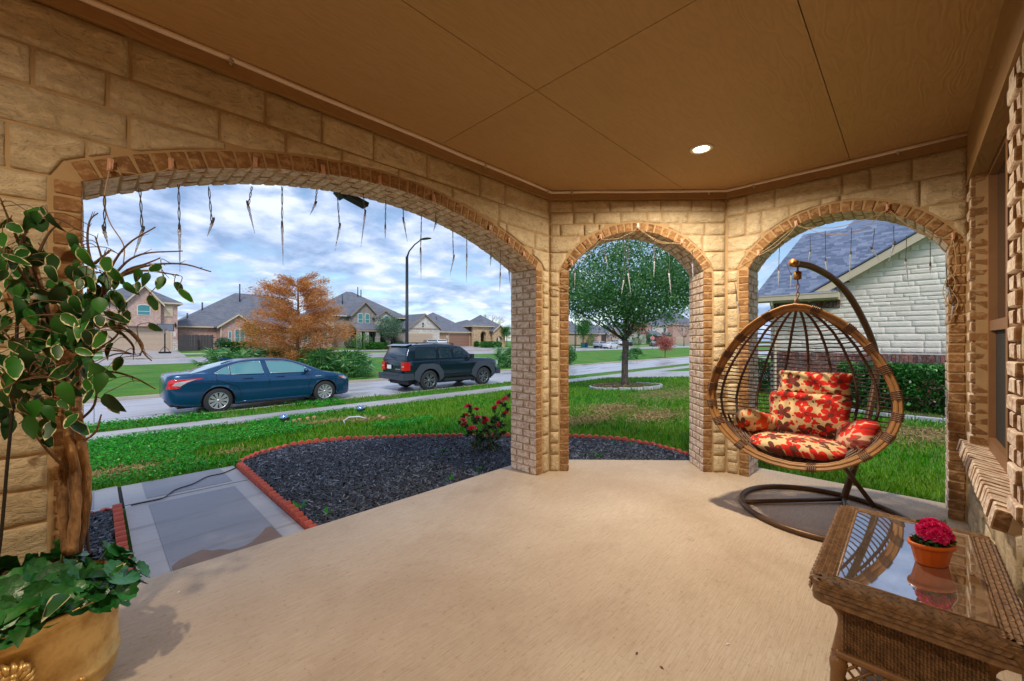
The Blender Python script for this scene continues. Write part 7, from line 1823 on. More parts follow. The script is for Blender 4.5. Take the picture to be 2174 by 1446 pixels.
pl = []
for (cx, cy, a0) in ((TA1-0.05, TB1-0.05, 0), (TA0+0.05, TB1-0.05, PI/2), (TA0+0.05, TB0+0.05, PI), (TA1-0.05, TB0+0.05, 1.5*PI)):
    for j in range(6): a = a0+PI/2*j/5; pl.append((cx+0.047*math.cos(a), cy+0.047*math.sin(a)))
mb.slab(pl, TH-0.075, TH-0.004); part('top_frame', mb, M['wicker'], tb, world=True)
mb = MB(); mb.tube([p+Vector((0, 0, 0.004)) for p in in4 for p in (p,)], 0.006, 6, closed=True); part('inner_bead', mb, M['wicker'], tb, world=True)
n = NB('table_glass'); v = n.geo(); n.set(n.mix(n.ramp(n.noise(v, 5, 5), [(0.4, 0.0), (0.7, 1.0)]), lin(104, 92, 84), lin(126, 112, 100)), n.ramp(n.noise(v, 9, 4), [(0.4, 0.02), (0.75, 0.05)])); n.p.inputs['IOR'].default_value = 3.2; n.p.inputs['Specular IOR Level'].default_value = 0.9; n.p.inputs['Coat Weight'].default_value = 1.0; n.p.inputs['Coat IOR'].default_value = 1.8; n.p.inputs['Coat Roughness'].default_value = 0.01; M['table_glass'] = n.mat
mb = MB(); mb.bx(TA0+ins-0.002, TA1-ins+0.002, TB0+ins-0.002, TB1-ins+0.002, TH-0.001, TH+0.006); part('glass_top', mb, M['table_glass'], tb, world=True)
def wrapped(mb, pts, r, pitch=0.011, n=9):
    """tube with the ridges of a spiral wicker wrap"""
    P = bez(pts, 12); L_ = sum((P[i+1]-P[i]).length for i in range(len(P)-1)); k = int(L_/pitch*2); Q = []; acc = [0]
    for i in range(len(P)-1): acc.append(acc[-1]+(P[i+1]-P[i]).length)
    j = 0
    for i in range(k+1):
        s_ = L_*i/k
        while j < len(P)-2 and acc[j+1] < s_: j += 1
        Q.append(P[j].lerp(P[j+1], min(1, (s_-acc[j])/max(1e-9, acc[j+1]-acc[j]))))
    rs = [(r(i/k) if callable(r) else r)*(1.0 if i % 2 else 0.93) for i in range(len(Q))]
    mb.tube(Q, rs, n)
for a, sa in ((TA0+0.09, -1), (TA1-0.09, 1)):
    for b, sb_ in ((TB0+0.075, -1), (TB1-0.075, 1)):
        mb = MB(); pts = [Vector((a+sa*0.035, b+sb_*0.03, TH-0.06)), Vector((a-sa*0.03, b-sb_*0.015, TH-0.16)), Vector((a-sa*0.012, b, TH-0.29)), Vector((a, b, TH-0.33)), Vector((a+sa*0.01, b+sb_*0.01, 0.0))]
        wrapped(mb, pts, lambda t: 0.021+0.006*math.exp(-((t-0.55)/0.04)**2)+0.004*t); part('leg', mb, M['wicker_tan'], tb, world=True)
# lower shelf: woven panel with a wrapped rail and a lattice apron below
SZ = 0.275
def weave_panel(mb, o, u, v, nrm_, nu, nv, h=0.006):
    """basket weave: verticals and over-under horizontals as little arched strips"""
    for i in range(nu):
        for j in range(nv):
            up = (i+j) % 2; c = o+u*((i+0.5)/nu)+v*((j+0.5)/nv); du, dv = u/nu*0.5, v/nv*0.5
            if up: a, w, lift = du*1.25, dv*0.82, h
            else: a, w, lift = du*1.1, dv*0.7, h*0.45
            mb.add([c-a-w, c-a+w, c+w+nrm_*lift, c-w+nrm_*lift, c+a-w, c+a+w], [(0, 3, 2, 1), (3, 4, 5, 2)], 0, False)
mb = MB(); s0, s1, t0, t1 = TA0+0.10, TA1-0.10, TB0+0.085, TB1-0.085
weave_panel(mb, Vector((s0, t0, SZ)), Vector((s1-s0, 0, 0)), Vector((0, t1-t0, 0)), UP, 62, 46); part('shelf_weave', mb, M['wicker'], tb, world=True, fix=False, kind='stuff')
mb = MB(); mb.bx(s0, s1, t0, t1, SZ-0.012, SZ-0.003); part('shelf_board', mb, M['wicker'], tb, world=True)
ends = [(Vector((TA0+0.088, TB1-0.07, 0)), Vector((TA0+0.088, TB0+0.07, 0))), (Vector((TA1-0.088, TB1-0.07, 0)), Vector((TA1-0.088, TB0+0.07, 0))), (Vector((TA0+0.09, TB1-0.07, 0)), Vector((TA1-0.09, TB1-0.07, 0))), (Vector((TA0+0.09, TB0+0.07, 0)), Vector((TA1-0.09, TB0+0.07, 0)))]
for p, q in ends:
    for z, r_ in ((SZ+0.004, 0.017), (SZ-0.125, 0.014)):
        mb = MB(); wrapped(mb, [p+UP*z, p.lerp(q, 0.5)+UP*z, q+UP*z], r_, 0.010, 8); part('rail', mb, M['wicker_tan'], tb, world=True)
    mb = MB(); L_ = (q-p).length; d = (q-p)/L_; k = int(L_/0.042); h = 0.11
    for i in range(-2, k+2):
        for sg in (1, -1):
            a0, a1 = i*0.042, i*0.042+0.10
            za, zb_ = (SZ-0.12, SZ-0.01) if sg > 0 else (SZ-0.01, SZ-0.12)
            lo, hi = max(0, a0), min(L_, a1)
            if hi-lo < 0.02: continue
            f0, f1 = (lo-a0)/(a1-a0), (hi-a0)/(a1-a0); sd = d.cross(UP)*0.004*sg
            mb.tube([p+d*lo+UP*(za+(zb_-za)*f0)+sd, p+d*hi+UP*(za+(zb_-za)*f1)+sd], 0.0052, 6)
    part('lattice', mb, M['wicker_tan'], tb, world=True)
mb = MB()
for xa, sg in ((TA0+0.088, -1), (TA1-0.088, 1)): weave_panel(mb, Vector((xa, TB1-0.085, SZ+0.015)), Vector((0, TB0-TB1+0.17, 0)), Vector((0, 0, TH-0.07-SZ)), Vector((sg, 0, 0)), 40, 22, 0.007)
part('end_weave', mb, M['wicker'], tb, world=True, fix=False, kind='stuff')
for xa in (TA0+0.093, TA1-0.093): mb = MB(); mb.bx(xa-0.003, xa+0.003, TB0+0.085, TB1-0.085, SZ+0.01, TH-0.07); part('end_panel', mb, M['wicker'], tb, world=True)
# orange planter with pink flowers
PP = on_z(1978, 1196, TH+0.006)
op = thing('planter', 'small oval faceted orange plastic planter on the glass table', 'planter', PP, 0.0)
n = NB('orange_plastic'); n.set(n.mix(n.noise(n.tc(), 7), lin(206, 92, 18), lin(222, 108, 30)), 0.42); M['orange'] = n.mat
mb = MB(); nf = 14
mb.lathe([(0.052, 0), (0.056, 0.004), (0.073, 0.085), (0.073, 0.087)], (0, 0, 0), nf, sx=1.25, sy=0.82, smooth=False, axis=Matrix.Rotation(0.79-PI/2, 3, 'Z'), caps=False); mb.lathe([(0.0, 0.002), (0.052, 0.001)], (0, 0, 0), nf, sx=1.25, sy=0.82, axis=Matrix.Rotation(0.79-PI/2, 3, 'Z'), caps=False)
part('body', mb, M['orange'], op)
mb = MB(); mb.lathe([(0.071, 0.084), (0.080, 0.086), (0.082, 0.094), (0.080, 0.104), (0.074, 0.106), (0.069, 0.102), (0.067, 0.07)], (0, 0, 0), 40, sx=1.25, sy=0.82, axis=Matrix.Rotation(0.79-PI/2, 3, 'Z'), caps=False); part('lip', mb, M['orange'], op)
mb = MB(); mb.lathe([(0.0, 0.09), (0.0675, 0.085)], (0, 0, 0), 24, sx=1.25, sy=0.82, axis=Matrix.Rotation(0.79-PI/2, 3, 'Z'), caps=False); part('soil', mb, M['soil'], op)
op.scale = (0.8,)*3
pf_ = thing('potted_flowers', 'cluster of hot pink blooms with small dark green leaves growing in the orange planter', 'flowers', PP+Vector((0, 0, 0.072))); pf_.scale = (0.8,)*3
n = NB('hot_pink_petal'); g = n.N.new('ShaderNodeNewGeometry'); n.set(n.ramp(g.outputs['Random Per Island'], [(0, lin(206, 8, 96)), (0.6, lin(240, 22, 130)), (1, lin(250, 100, 176))]), 0.55); M['pink'] = n.mat
M['small_leaf'] = mat_leaf('small_dark_leaf', [(0.0, lin(22, 62, 36)), (0.6, lin(44, 96, 52)), (1.0, lin(90, 136, 70))], 0.4, 0.15)
nr = np.random.default_rng(4); P = nr.normal(size=(330, 3))*np.array([0.042, 0.032, 0.012])+np.array([0, 0, 0.022]); P = P[np.hypot(P[:, 0]/0.078, P[:, 1]/0.058) < 1]; P = P@np.array(Matrix.Rotation(-(0.79-PI/2), 3, 'Z')); V, F = leaf_quads(P, 0.026, nr, 0.8, 0.62); link('foliage', cloud_mesh('foliage', V, F, M['small_leaf']), pf_)
mb = MB(); rg = random.Random(6)
for i in range(26):
    ph = i*2.4; q = i/26; r = 0.004+0.017*q; tl = 0.15+q*1.25; c = Vector((math.cos(ph)*r*0.6, math.sin(ph)*r*0.6, 0.010*(1-q)))
    s_ = Vector((-math.sin(ph), math.cos(ph), 0)); o_ = Vector((math.cos(ph)*math.sin(tl), math.sin(ph)*math.sin(tl), math.cos(tl))); w = 0.006+0.005*q
    mb.add([c-s_*w*0.6, c+s_*w*0.6, c+s_*w+o_*w*1.1, c+o_*w*1.8+s_*w*0.4, c+o_*w*1.8-s_*w*0.4, c-s_*w+o_*w*1.1], [(0, 1, 2, 3, 4, 5)], 0, True)
PINK = mb.mesh('bloom', M['pink'])
for i in range(30):
    u = rg.uniform(0.05, 1); ph = i*2.4; s_ = math.sqrt(1-u*u); d = Vector((math.cos(ph)*s_, math.sin(ph)*s_, u)); p = Vector((d.x*0.052+0.006, d.y*0.052-0.006, 0.052+d.z*0.052)); link('bloom', PINK, pf_, p, d.to_track_quat('Z', 'Y').to_euler(), (rg.uniform(0.85, 1.2),)*3)
P = nr.normal(size=(16, 3)); P /= np.linalg.norm(P, axis=1, keepdims=True); P[:, 2] = np.abs(P[:, 2]); P = P*0.062+np.array([0.006, -0.006, 0.05]); V, F = leaf_quads(P, 0.03, nr, 0.3, 0.6); link('bract', cloud_mesh('bract', V, F, M['shrub_leaf']), pf_)

# ------------------------------------------------------------------ brass planter, variegated ficus, undergrowth
PC = Vector((-0.187, 2.50, 0)); PR = 0.275
n = NB('aged_brass'); v = n.geo(); f = n.noise(v, 9, 6, 0.65)
n.set(n.mix(n.ramp(f, [(0.42, 0.0), (0.7, 1.0)]), lin(226, 196, 132), lin(178, 138, 80)), n.ramp(f, [(0.3, 0.34), (0.75, 0.55)]), 0.8); n.bump(n.noise(v, 22, 4), 0.15, 0.004); M['brass'] = n.mat
bp_ = thing('brass_planter', 'round brass planter with lion head and leaf feet in the left corner', 'planter', PC)
mb = MB(); mb.lathe([(0.0, 0.03), (PR*0.90, 0.03), (PR*0.93, 0.035), (PR*0.95, 0.045), (PR*0.95, 0.075), (PR*0.965, 0.08), (PR*0.985, 0.088), (PR*0.985, 0.10), (PR*0.955, 0.105), (PR*0.96, 0.2), (PR*0.97, 0.27), (PR*0.99, 0.275), (PR*0.975, 0.283), (PR*0.985, 0.31), (PR*1.005, 0.318), (PR*1.01, 0.328), (PR*0.985, 0.332), (PR*0.965, 0.30), (PR*0.955, 0.26)], (0, 0, 0), 64, caps=False); mb.v = [(x, y, z*1.25) for x, y, z in mb.v]; part('body', mb, M['brass'], bp_)
mb = MB(); mb.lathe([(0, 0.37), (PR*0.955, 0.355)], (0, 0, 0), 32, caps=False); part('soil', mb, M['soil'], bp_)
def on_pot(ang, r, z): return Vector((r*math.cos(ang), r*math.sin(ang), z))
va = math.atan2(-PC.y, -PC.x)                                   # towards the tripod
def lion(ang):
    mb = MB(); o = on_pot(ang, PR*0.975, 0.25); rd = Vector((math.cos(ang), math.sin(ang), 0)); tg = Vector((-math.sin(ang), math.cos(ang), 0))
    mb.ball(o, 0.05, 14, 8, sq=(1, 1, 1.15)); mb.ball(o+rd*0.045-UP*0.012, 0.026, 10, 6); mb.ball(o+rd*0.055+UP*0.002, 0.012, 8, 5)
    for sg in (-1, 1):
        mb.ball(o+rd*0.040+tg*sg*0.019+UP*0.016, 0.010, 8, 5); mb.ball(o+rd*0.036+tg*sg*0.02+UP*0.027, 0.012, 8, 4); mb.ball(o+rd*0.048+tg*sg*0.013-UP*0.018, 0.013, 8, 5)
        mb.ball(o+rd*0.02+tg*sg*0.044+UP*0.04, 0.014, 8, 5)
    for i in range(18): a = 2*PI*i/18; mb.tube([o+rd*0.03+(tg*math.cos(a)+UP*math.sin(a))*0.035, o+rd*0.022+(tg*math.cos(a+0.15)+UP*math.sin(a+0.15))*0.056, o+rd*0.006+(tg*math.cos(a+0.35)+UP*math.sin(a+0.35))*0.068], [0.010, 0.010, 0.004], 6)
    mb.tube([o+rd*0.052+tg*0.03*math.cos(a)+UP*(-0.045+0.03*math.sin(a)) for a in np.linspace(0, 2*PI, 17)[:-1]], 0.0045, 6, closed=True)
    part('lion_head', mb, M['brass'], bp_)
lion(va-0.16)
for ang in (va+0.50, va+0.50+2*PI/3, va+0.50+4*PI/3):
    mb = MB(); rd = Vector((math.cos(ang), math.sin(ang), 0)); tg = Vector((-math.sin(ang), math.cos(ang), 0)); o = on_pot(ang, PR*0.96, 0)
    mb.tube([o+rd*0.012+UP*0.10, o+rd*0.03+UP*0.06, o+rd*0.02+UP*0.03, o+rd*0.035+UP*0.0], [0.018, 0.022, 0.014, 0.018], 10)
    mb.ball(o+rd*0.02+UP*0.135, 0.013, 8, 5)
    for k in (-2, -1, 0, 1, 2): mb.tube([o+rd*0.022+UP*0.10, o+rd*0.03+tg*k*0.011+UP*(0.125-abs(k)*0.012)], [0.008, 0.004], 5)
    part('foot', mb, M['brass'], bp_)
# --- leaves with cream margins
n = NB('ficus_leaf_green'); r = n.rnd(); v = n.tc('Object')
n.set(n.mix(r, lin(6, 52, 10), lin(36, 104, 22)), 0.5); M['ficus_green'] = n.mat
M['ficus_cream'] = simple('ficus_leaf_margin', lin(196, 192, 150), 0.6, 0, 0.2, 12)
M['ficus_bark'] = mat_bark('ficus_bark', lin(84, 56, 34), lin(184, 144, 100), 0.8)
M['twig'] = simple('brown_twig', lin(104, 78, 52), 0.8, 0, 0.2)
def leaf_mesh(seed, L_=0.085, W_=0.052, name='leaf', mats=None, margin=0.90, point=1.0, scal=0.0):
    rg = random.Random(seed); k = 9; V = []; mid = []
    curl = rg.uniform(-0.5, 0.8); cup = rg.uniform(0.1, 0.4)
    def P(t, s_):
        w = math.sin(PI*min(1, t**0.82))**0.75*W_/2*(1-0.25*t*point)
        x = s_*w; y = t*L_; z = -curl*L_*t*t*0.9 + cup*abs(x)*0.9
        return Vector((x, y, z))
    rows = [i/k for i in range(k+1)]; vs = []; fs = []; mi = []
    for t in rows:
        mg = [margin*rg.uniform(0.82, 1.08) for _ in range(2)]
        for s_ in (-1, -mg[0], 0, mg[1], 1): vs.append(P(min(1, max(0.0, t)), s_*(1+scal*math.sin(t*22))))
    mb = MB()
    for i in range(k):
        for j in range(4):
            a = i*5+j; mb.add([], [], 0); mb.f.append((a, a+1, a+6, a+5)); mb.m.append(1 if j in (0, 3) or (i == k-1) else 0); mb.sm.append(True)
    mb.v = [tuple(v) for v in vs]
    me = mb.mesh(name, mats or [M['ficus_green'], M['ficus_cream']]); bm = bmesh.new(); bm.from_mesh(me); bmesh.ops.remove_doubles(bm, verts=bm.verts, dist=0.0004); bm.to_mesh(me); bm.free(); return me
LV = [leaf_mesh(s_, 0.085, 0.050) for s_ in range(5)] + [leaf_mesh(s_+20, 0.085, 0.050, mats=[M['ficus_green'], M['ficus_green']]) for s_ in range(5)]
fx = thing('ficus', 'artificial ficus with braided brown stems and cream-edged green leaves in the brass planter', 'potted tree', PC+Vector((0.13, 0.08, 0.36)))
rg = random.Random(12)
def fpix(x, y, b): return on_b(x, y, b)
stem_px = [[(146, 1175, 2.57), (134, 1090, 2.57), (136, 1000, 2.59), (150, 910, 2.61), (136, 820, 2.62), (122, 740, 2.63), (100, 660, 2.64), (72, 560, 2.64)],
           [(160, 1175, 2.60), (180, 1090, 2.60), (182, 1000, 2.58), (166, 900, 2.56), (160, 830, 2.60), (172, 760, 2.585), (190, 690, 2.57), (205, 630, 2.56)],
           [(152, 1175, 2.54), (160, 1080, 2.54), (158, 990, 2.55), (140, 890, 2.58), (150, 800, 2.56), (110, 740, 2.52), (60, 690, 2.50), (10, 620, 2.48)]]
mb = MB()
for i, s_ in enumerate(stem_px): 
    P = bez([fpix(*q) for q in s_], 6); mb.tube(P, [0.020*(1-0.5*j/len(P))*(1+0.10*math.sin(j*1.7+i)) for j in range(len(P))], 9)
part('trunk', mb, M['ficus_bark'], fx, world=True)
# twigs: fans of thin branches, the right-hand ones bare at the tips
twigs = []
def twig(pts, r0=0.006):
    P = bez([fpix(*q) for q in pts], 5); twigs.append(P); mb.tube(P, [r0*(1-0.75*j/len(P))+0.0008 for j in range(len(P))], 5)
    for k in range(3):
        j = rg.randint(len(P)//2, len(P)-2); d = (P[j+1]-P[j-1]).normalized(); s_ = (d+Vector((rg.uniform(-1, 1), rg.uniform(-0.4, 0.4), rg.uniform(-1, 1)))*0.8).normalized(); L_ = rg.uniform(0.012, 0.05)
        mb.tube([P[j], P[j]+s_*L_], [0.0016, 0.0009], 4)
mb = MB()
twig([(185, 700, 2.57), (200, 600, 2.55), (186, 520, 2.54), (190, 470, 2.53), (208, 452, 2.52)]); twig([(190, 690, 2.57), (230, 580, 2.5), (270, 520, 2.45), (330, 482, 2.40)]); twig([(195, 660, 2.56), (250, 575, 2.5), (300, 540, 2.45), (388, 533, 2.38)])
twig([(200, 650, 2.56), (260, 580, 2.5), (310, 560, 2.46), (340, 548, 2.44)]); twig([(205, 620, 2.55), (290, 570, 2.46), (380, 560, 2.38), (448, 577, 2.32)]); twig([(220, 600, 2.52), (300, 575, 2.46), (380, 585, 2.4)])
twig([(185, 690, 2.57), (230, 600, 2.5), (215, 545, 2.5), (202, 502, 2.5)]); twig([(200, 560, 2.52), (236, 530, 2.5)]); twig([(205, 600, 2.52), (250, 546, 2.5)])
twig([(190, 690, 2.57), (250, 690, 2.48), (290, 720, 2.42), (306, 750, 2.40), (322, 766, 2.38)]); twig([(200, 690, 2.56), (270, 700, 2.45), (302, 730, 2.4), (298, 755, 2.4)]); twig([(240, 690, 2.5), (280, 730, 2.45), (284, 752, 2.42)])
twig([(160, 820, 2.6), (220, 790, 2.52), (280, 800, 2.45), (330, 826, 2.4)]); twig([(160, 900, 2.6), (200, 860, 2.52), (206, 800, 2.5)]); twig([(165, 1010, 2.58), (130, 985, 2.55), (80, 930, 2.5), (0, 800, 2.45)]); twig([(155, 840, 2.6), (60, 760, 2.5), (5, 700, 2.42)])
twig([(110, 700, 2.63), (60, 560, 2.6), (20, 470, 2.55), (0, 420, 2.5)]); twig([(80, 580, 2.64), (50, 500, 2.62), (110, 462, 2.6), (170, 490, 2.58)]); twig([(95, 640, 2.6), (30, 560, 2.5), (0, 530, 2.45)]); twig([(72, 560, 2.64), (100, 500, 2.6), (130, 470, 2.58)])
twig([(150, 860, 2.6), (100, 860, 2.5), (40, 900, 2.45)]); twig([(150, 950, 2.6), (200, 920, 2.52), (215, 880, 2.5)]); twig([(140, 790, 2.62), (60, 800, 2.45), (0, 830, 2.36)]); twig([(180, 760, 2.58), (240, 720, 2.5), (260, 690, 2.46)])
TW = [q for P in twigs for q in P] + [q for s_ in stem_px for q in bez([fpix(*z) for z in s_], 4)]; branch_mb = mb
leaf_px = [(170, 548), (150, 583), (180, 600), (145, 516), (105, 560), (120, 610), (60, 540), (20, 490), (75, 480), (40, 520), (100, 470), (340, 577), (317, 597), (352, 603), (365, 622), (378, 632), (312, 648), (322, 697), (250, 770), (290, 610), (262, 612), (240, 640), (215, 600), (232, 590), (190, 665), (222, 680), (215, 560), (275, 670), (246, 640), (128, 680), (152, 640), (110, 640), (215, 710), (175, 720), (150, 712), (196, 740), (205, 800), (232, 720), (130, 750), (165, 770), (215, 640), (60, 590), (20, 610), (80, 640), (40, 660), (12, 690), (60, 700), (95, 720), (30, 740), (70, 770), (10, 780), (100, 780), (55, 800), (95, 830), (30, 830), (75, 860), (10, 850), (150, 800), (185, 810), (235, 690), (195, 850), (160, 890), (215, 860), (110, 905), (60, 905), (90, 930), (225, 815), (40, 870), (125, 870), (225, 870), (155, 913), (5, 560), (30, 560), (0, 640), (50, 620), (85, 690), (120, 720), (200, 620), (185, 640), (180, 690), (260, 650), (300, 585), (235, 745), (110, 800), (140, 830), (20, 900), (0, 730), (45, 770), (75, 735), (25, 800), (0, 880), (100, 960-90), (60, 850), (180, 780), (255, 600), (225, 655), (205, 690), (165, 680), (140, 660), (25, 640), (65, 665)]
for i, (x, y) in enumerate(leaf_px):
    for rep in range((3 if y < 820 else 2) if x < 200 else 1):
        b = (2.66 if x < 120 else 2.58) - max(0, (x-120))*0.0008 - rg.uniform(0, 0.26 if x < 240 else 0.08)
        p = on_b(x+rg.uniform(-7, 7)*(1+rep), y-18+rg.uniform(-7, 7)*(1+rep), min(b, 2.70))
        d = Vector((rg.uniform(-0.5, 0.7), rg.uniform(-0.5, 0.3), rg.uniform(-1.5, -0.3))).normalized(); nr_ = Vector((rg.uniform(-1.3, 1.3), -1, rg.uniform(-0.5, 1.2))).normalized()
        X = d.cross(nr_).normalized(); Z = X.cross(d); sc = rg.uniform(0.62, 1.18)*(1.0 if x < 240 else 0.95)
        me = rg.choice(LV); pdata('leaf', me, fx, p, Matrix((X, d, Z)).transposed().to_euler(), (sc,)*3)
        near = min(TW, key=lambda t: (t-p).length_squared); mid_ = near.lerp(p, 0.5)+Vector((rg.uniform(-.02, .02), rg.uniform(-.01, .02), 0.02)); branch_mb.tube(bez([near, mid_, p], 4), 0.0016, 4)
part('branch', branch_mb, M['twig'], fx, world=True)
# --- round leaves filling the planter
n = NB('geranium_leaf'); r = n.rnd(); v = n.tc('Object')
n.set(n.mix(n.ramp(n.noise(v, 40, 3), [(0.4, 0.0), (0.7, 0.4)]), n.mix(r, lin(12, 70, 28), lin(40, 124, 50)), lin(70, 140, 80)), 0.35); n.bump(n.noise(v, 60, 3), 0.4, 0.004); M['geranium'] = n.mat
def round_leaf(seed, r_=0.05):
    rg2 = random.Random(seed); k = 30; vs = [Vector((0, 0, 0))]; cup = rg2.uniform(0.1, 0.5)
    for ring, f in ((1, 0.55), (2, 1.0)):
        for j in range(k):
            a = -PI*0.93+2*PI*0.93*j/(k-1); rr_ = r_*f*(1+0.05*math.cos(a*9)*(ring == 2))*(1-0.12*abs(a)/PI); vs.append(Vector((rr_*math.sin(a), rr_*math.cos(a), cup*rr_*rr_/r_+0.10*r_*math.cos(a*9)*f*0.12-0.002*f*f*rg2.uniform(0, 1))))
    mb = MB(); fs = [(0, 1+j, 2+j) for j in range(k-1)] + [(1+j, 1+k+j, 2+k+j, 2+j) for j in range(k-1)]; mb.add(vs, fs, 0, True); return mb.mesh('leaf', M['geranium'])
RL = [round_leaf(s_) for s_ in range(5)]
ug = thing('leafy_undergrowth', 'low mass of round scalloped green leaves spilling over the brass planter rim', 'potted plant', PC+Vector((0, 0, 0.35)))
mb = MB()
for i in range(150):
    a = rg.uniform(0, 2*PI); q = rg.random()**0.5
    if rg.random() < 0.62: a = va + rg.uniform(-0.5, 1.75)
    lo_ = on_pot(a, PR*0.95*q, 0.36); over = q > 0.72
    hgt = rg.uniform(0.05, 0.15)*(1.0 if not over else 0.7)
    p = PC + on_pot(a, PR*(q*1.0 + (0.10 if over else 0.03)*rg.random()), 0.37+hgt)
    if a > va+0.75 and a < va+1.6 and q > 0.5: p += (on_pot(a, rg.uniform(0, 0.11), rg.uniform(-0.10, 0.03)))
    nn = (on_pot(a, 0.5+q*0.6, 0.9)+Vector((rg.uniform(-0.5, 0.5), rg.uniform(-0.5, 0.5), rg.uniform(-0.3, 0.2)))).normalized()
    if p.y > 2.77: p.y = 2.77
    sc = rg.uniform(0.62, 1.18); pdata('leaf', rg.choice(RL), ug, p, (nn.to_track_quat('Z', 'Y').to_matrix() @ Matrix.Rotation(rg.uniform(0, 6.3), 3, 'Z')).to_euler(), (sc,)*3)
    mb.tube([PC+lo_*0.9+Vector((0, 0, 0.0)), (PC+lo_).lerp(p, 0.5)+UP*0.03, p-nn*0.004], 0.0022, 4)
for i in range(9):                                             # a few variegated leaves among them
    a = va+rg.uniform(-0.5, 1.3); p = PC+on_pot(a, PR*rg.uniform(0.7, 1.02), rg.uniform(0.42, 0.50)); d = (on_pot(a+rg.uniform(-0.9, 0.9), 1, 0.3)).normalized(); Z = (UP+on_pot(a, 0.5, 0)).normalized(); X = d.cross(Z).normalized(); Z = X.cross(d); pdata('leaf', rg.choice(LV), ug, p, Matrix((X, d, Z)).transposed().to_euler(), (1.15,)*3)
part('leaf_stalk', mb, M['rose_stem'], ug, world=True)
# black cord hanging down the wall at the far left, brown cord by the arch
n = NB('black_cord'); n.set(lin(30, 26, 24), 0.5); M['cord'] = n.mat
mb = MB(); mb.tube(bez([on_b(40, 590, 2.60), on_b(36, 700, 2.58), on_b(30, 830, 2.57), on_b(16, 980, 2.57), on_b(4, 1120, 2.56), on_b(-6, 1200, 2.55)], 6), 0.0052, 6); single('power_cord', mb, M['cord'], 'black power cord hanging straight down at the left edge before the stone wall', 'cord')
n = NB('brown_cord'); n.set(lin(74, 50, 36), 0.5)
mb = MB(); mb.tube(bez([Vector((-0.03, 3.23, 0.45)), Vector((-0.02, 3.27, 0.25)), Vector((0.02, 3.33, 0.02)), Vector((0.07, 3.42, -0.07)), Vector((0.02, 3.7, -0.085))], 6), 0.008, 6); single('power_cord', mb, n.mat, 'brown cord running down beside the left brick jamb into the mulch', 'cord')
cpts = [(278, 1073), (300, 1068), (345, 1058), (372, 1040), (410, 1027), (440, 1012), (475, 1004), (505, 990), (520, 978), (545, 970), (575, 962)]
mb = MB(); mb.tube(bez([on_z(x, y, WZ+0.012 if i < 8 else -0.05) for i, (x, y) in enumerate(cpts)], 5), 0.006, 6); single('power_cord', mb, M['cord'], 'thin black cord snaking across the grey walkway', 'cord')

# ------------------------------------------------------------------ icicle light strings on clear hooks
n = NB('clear_icicle'); v = n.geo(); n.set(lin(214, 222, 234), 0.08); n.p.inputs['Transmission Weight'].default_value = 0.6; n.p.inputs['IOR'].default_value = 1.4; n.bump(n.noise(v, 160, 3), 0.8, 0.004); M['icicle'] = n.mat
n = NB('clear_wire'); n.set(lin(70, 66, 66), 0.4); M['wire'] = n.mat
n = NB('wire_cream'); n.set(lin(186, 160, 124), 0.45); M['wire_cream'] = n.mat
M['hook'] = simple('clear_hook_plastic', lin(216, 170, 146), 0.3, 0, 0.05)
mb = MB(); mb.box((0, 0, 0), (0.022, 0.006, 0.06)); mb.tube([(0, 0, 0.03-0.06*i/1) for i in (0, 1)], 0.008, 6); mb.tube([(0, -0.004, -0.02), (0, -0.018, -0.03), (0, -0.020, -0.012)], 0.006, 6); HOOK = mb.mesh('wall_hook', M['hook'], True)
icm = MB(); icm.lathe([(0.003, 0.03), (0.0065, 0.022), (0.0065, 0.0), (0.004, -0.004)], (0, 0, 0), 8); SOCK = icm.mesh('socket', M['wire'])
def icicle_mesh(L_):
    mb = MB(); k = 9; mb.lathe([(0.0085*(1-0.9*i/k)*(1+0.18*math.sin(i*2.3)), -L_*i/k) for i in range(k+1)], (0, 0, 0), 7); return mb.mesh('icicle', M['icicle'])
IC = {L_: icicle_mesh(L_) for L_ in (0.06, 0.10, 0.14, 0.18, 0.22)}
def light_string(label, plane, hooks, drops, extra=()):
    """plane(px, py, off) -> place just in front of that wall"""
    H0 = [plane(x, y, 0.012) for x, y in hooks]
    t = thing('icicle_light_string', label, 'light string', H0[0])
    for p in H0: pass
    mb = MB()
    for a, b in zip(H0, H0[1:]):
        sag = (b-a).length*0.12; mb.tube([a.lerp(b, s_)+Vector((0, 0, -0.02-sag*4*s_*(1-s_)+0.004*math.sin(s_*40))) for s_ in np.linspace(0, 1, 10)], 0.0028, 5, caps=False)
    for pts in extra: mb.tube(bez([plane(x, y, 0.018) for x, y in pts], 6), 0.0028, 5)
    part('wire', mb, M['wire_cream'], t, world=True)
    for i, d in enumerate(drops):
        x0, y0, x1, y1, x2, y2 = d
        p0, p1, p2 = plane(x0, y0, 0.02), plane(x1, y1, 0.02), plane(x2, y2, 0.02)
        mb = MB(); w = (p1-p0); mb.tube([p0.lerp(p1, s_)+Vector((math.sin(s_*9+i)*0.004, 0, 0)) for s_ in np.linspace(0, 1, 9)], 0.0026, 5); mb.tube([p0.lerp(p1, s_)+Vector((-math.sin(s_*9+i)*0.005, 0, 0)) for s_ in np.linspace(0, 1, 9)], 0.002, 4)
        part('drop_wire', mb, M['wire'], t, world=True)
        dv = (p2-p1); L_ = dv.length; key = min(IC, key=lambda q: abs(q-L_)); rot = dv.to_track_quat('-Z', 'Y').to_euler()
        o = pdata('icicle', IC[key], t, p1, rot, (1, 1, L_/key)); link('socket', SOCK, o)
    return t
pl1 = lambda x, y, o: on_b(x, y, 2.82-o)
def pl2(x, y, o): return at(x, y, 4.445-o)
pl3 = lambda x, y, o: on_a(x, y, 4.784-o)
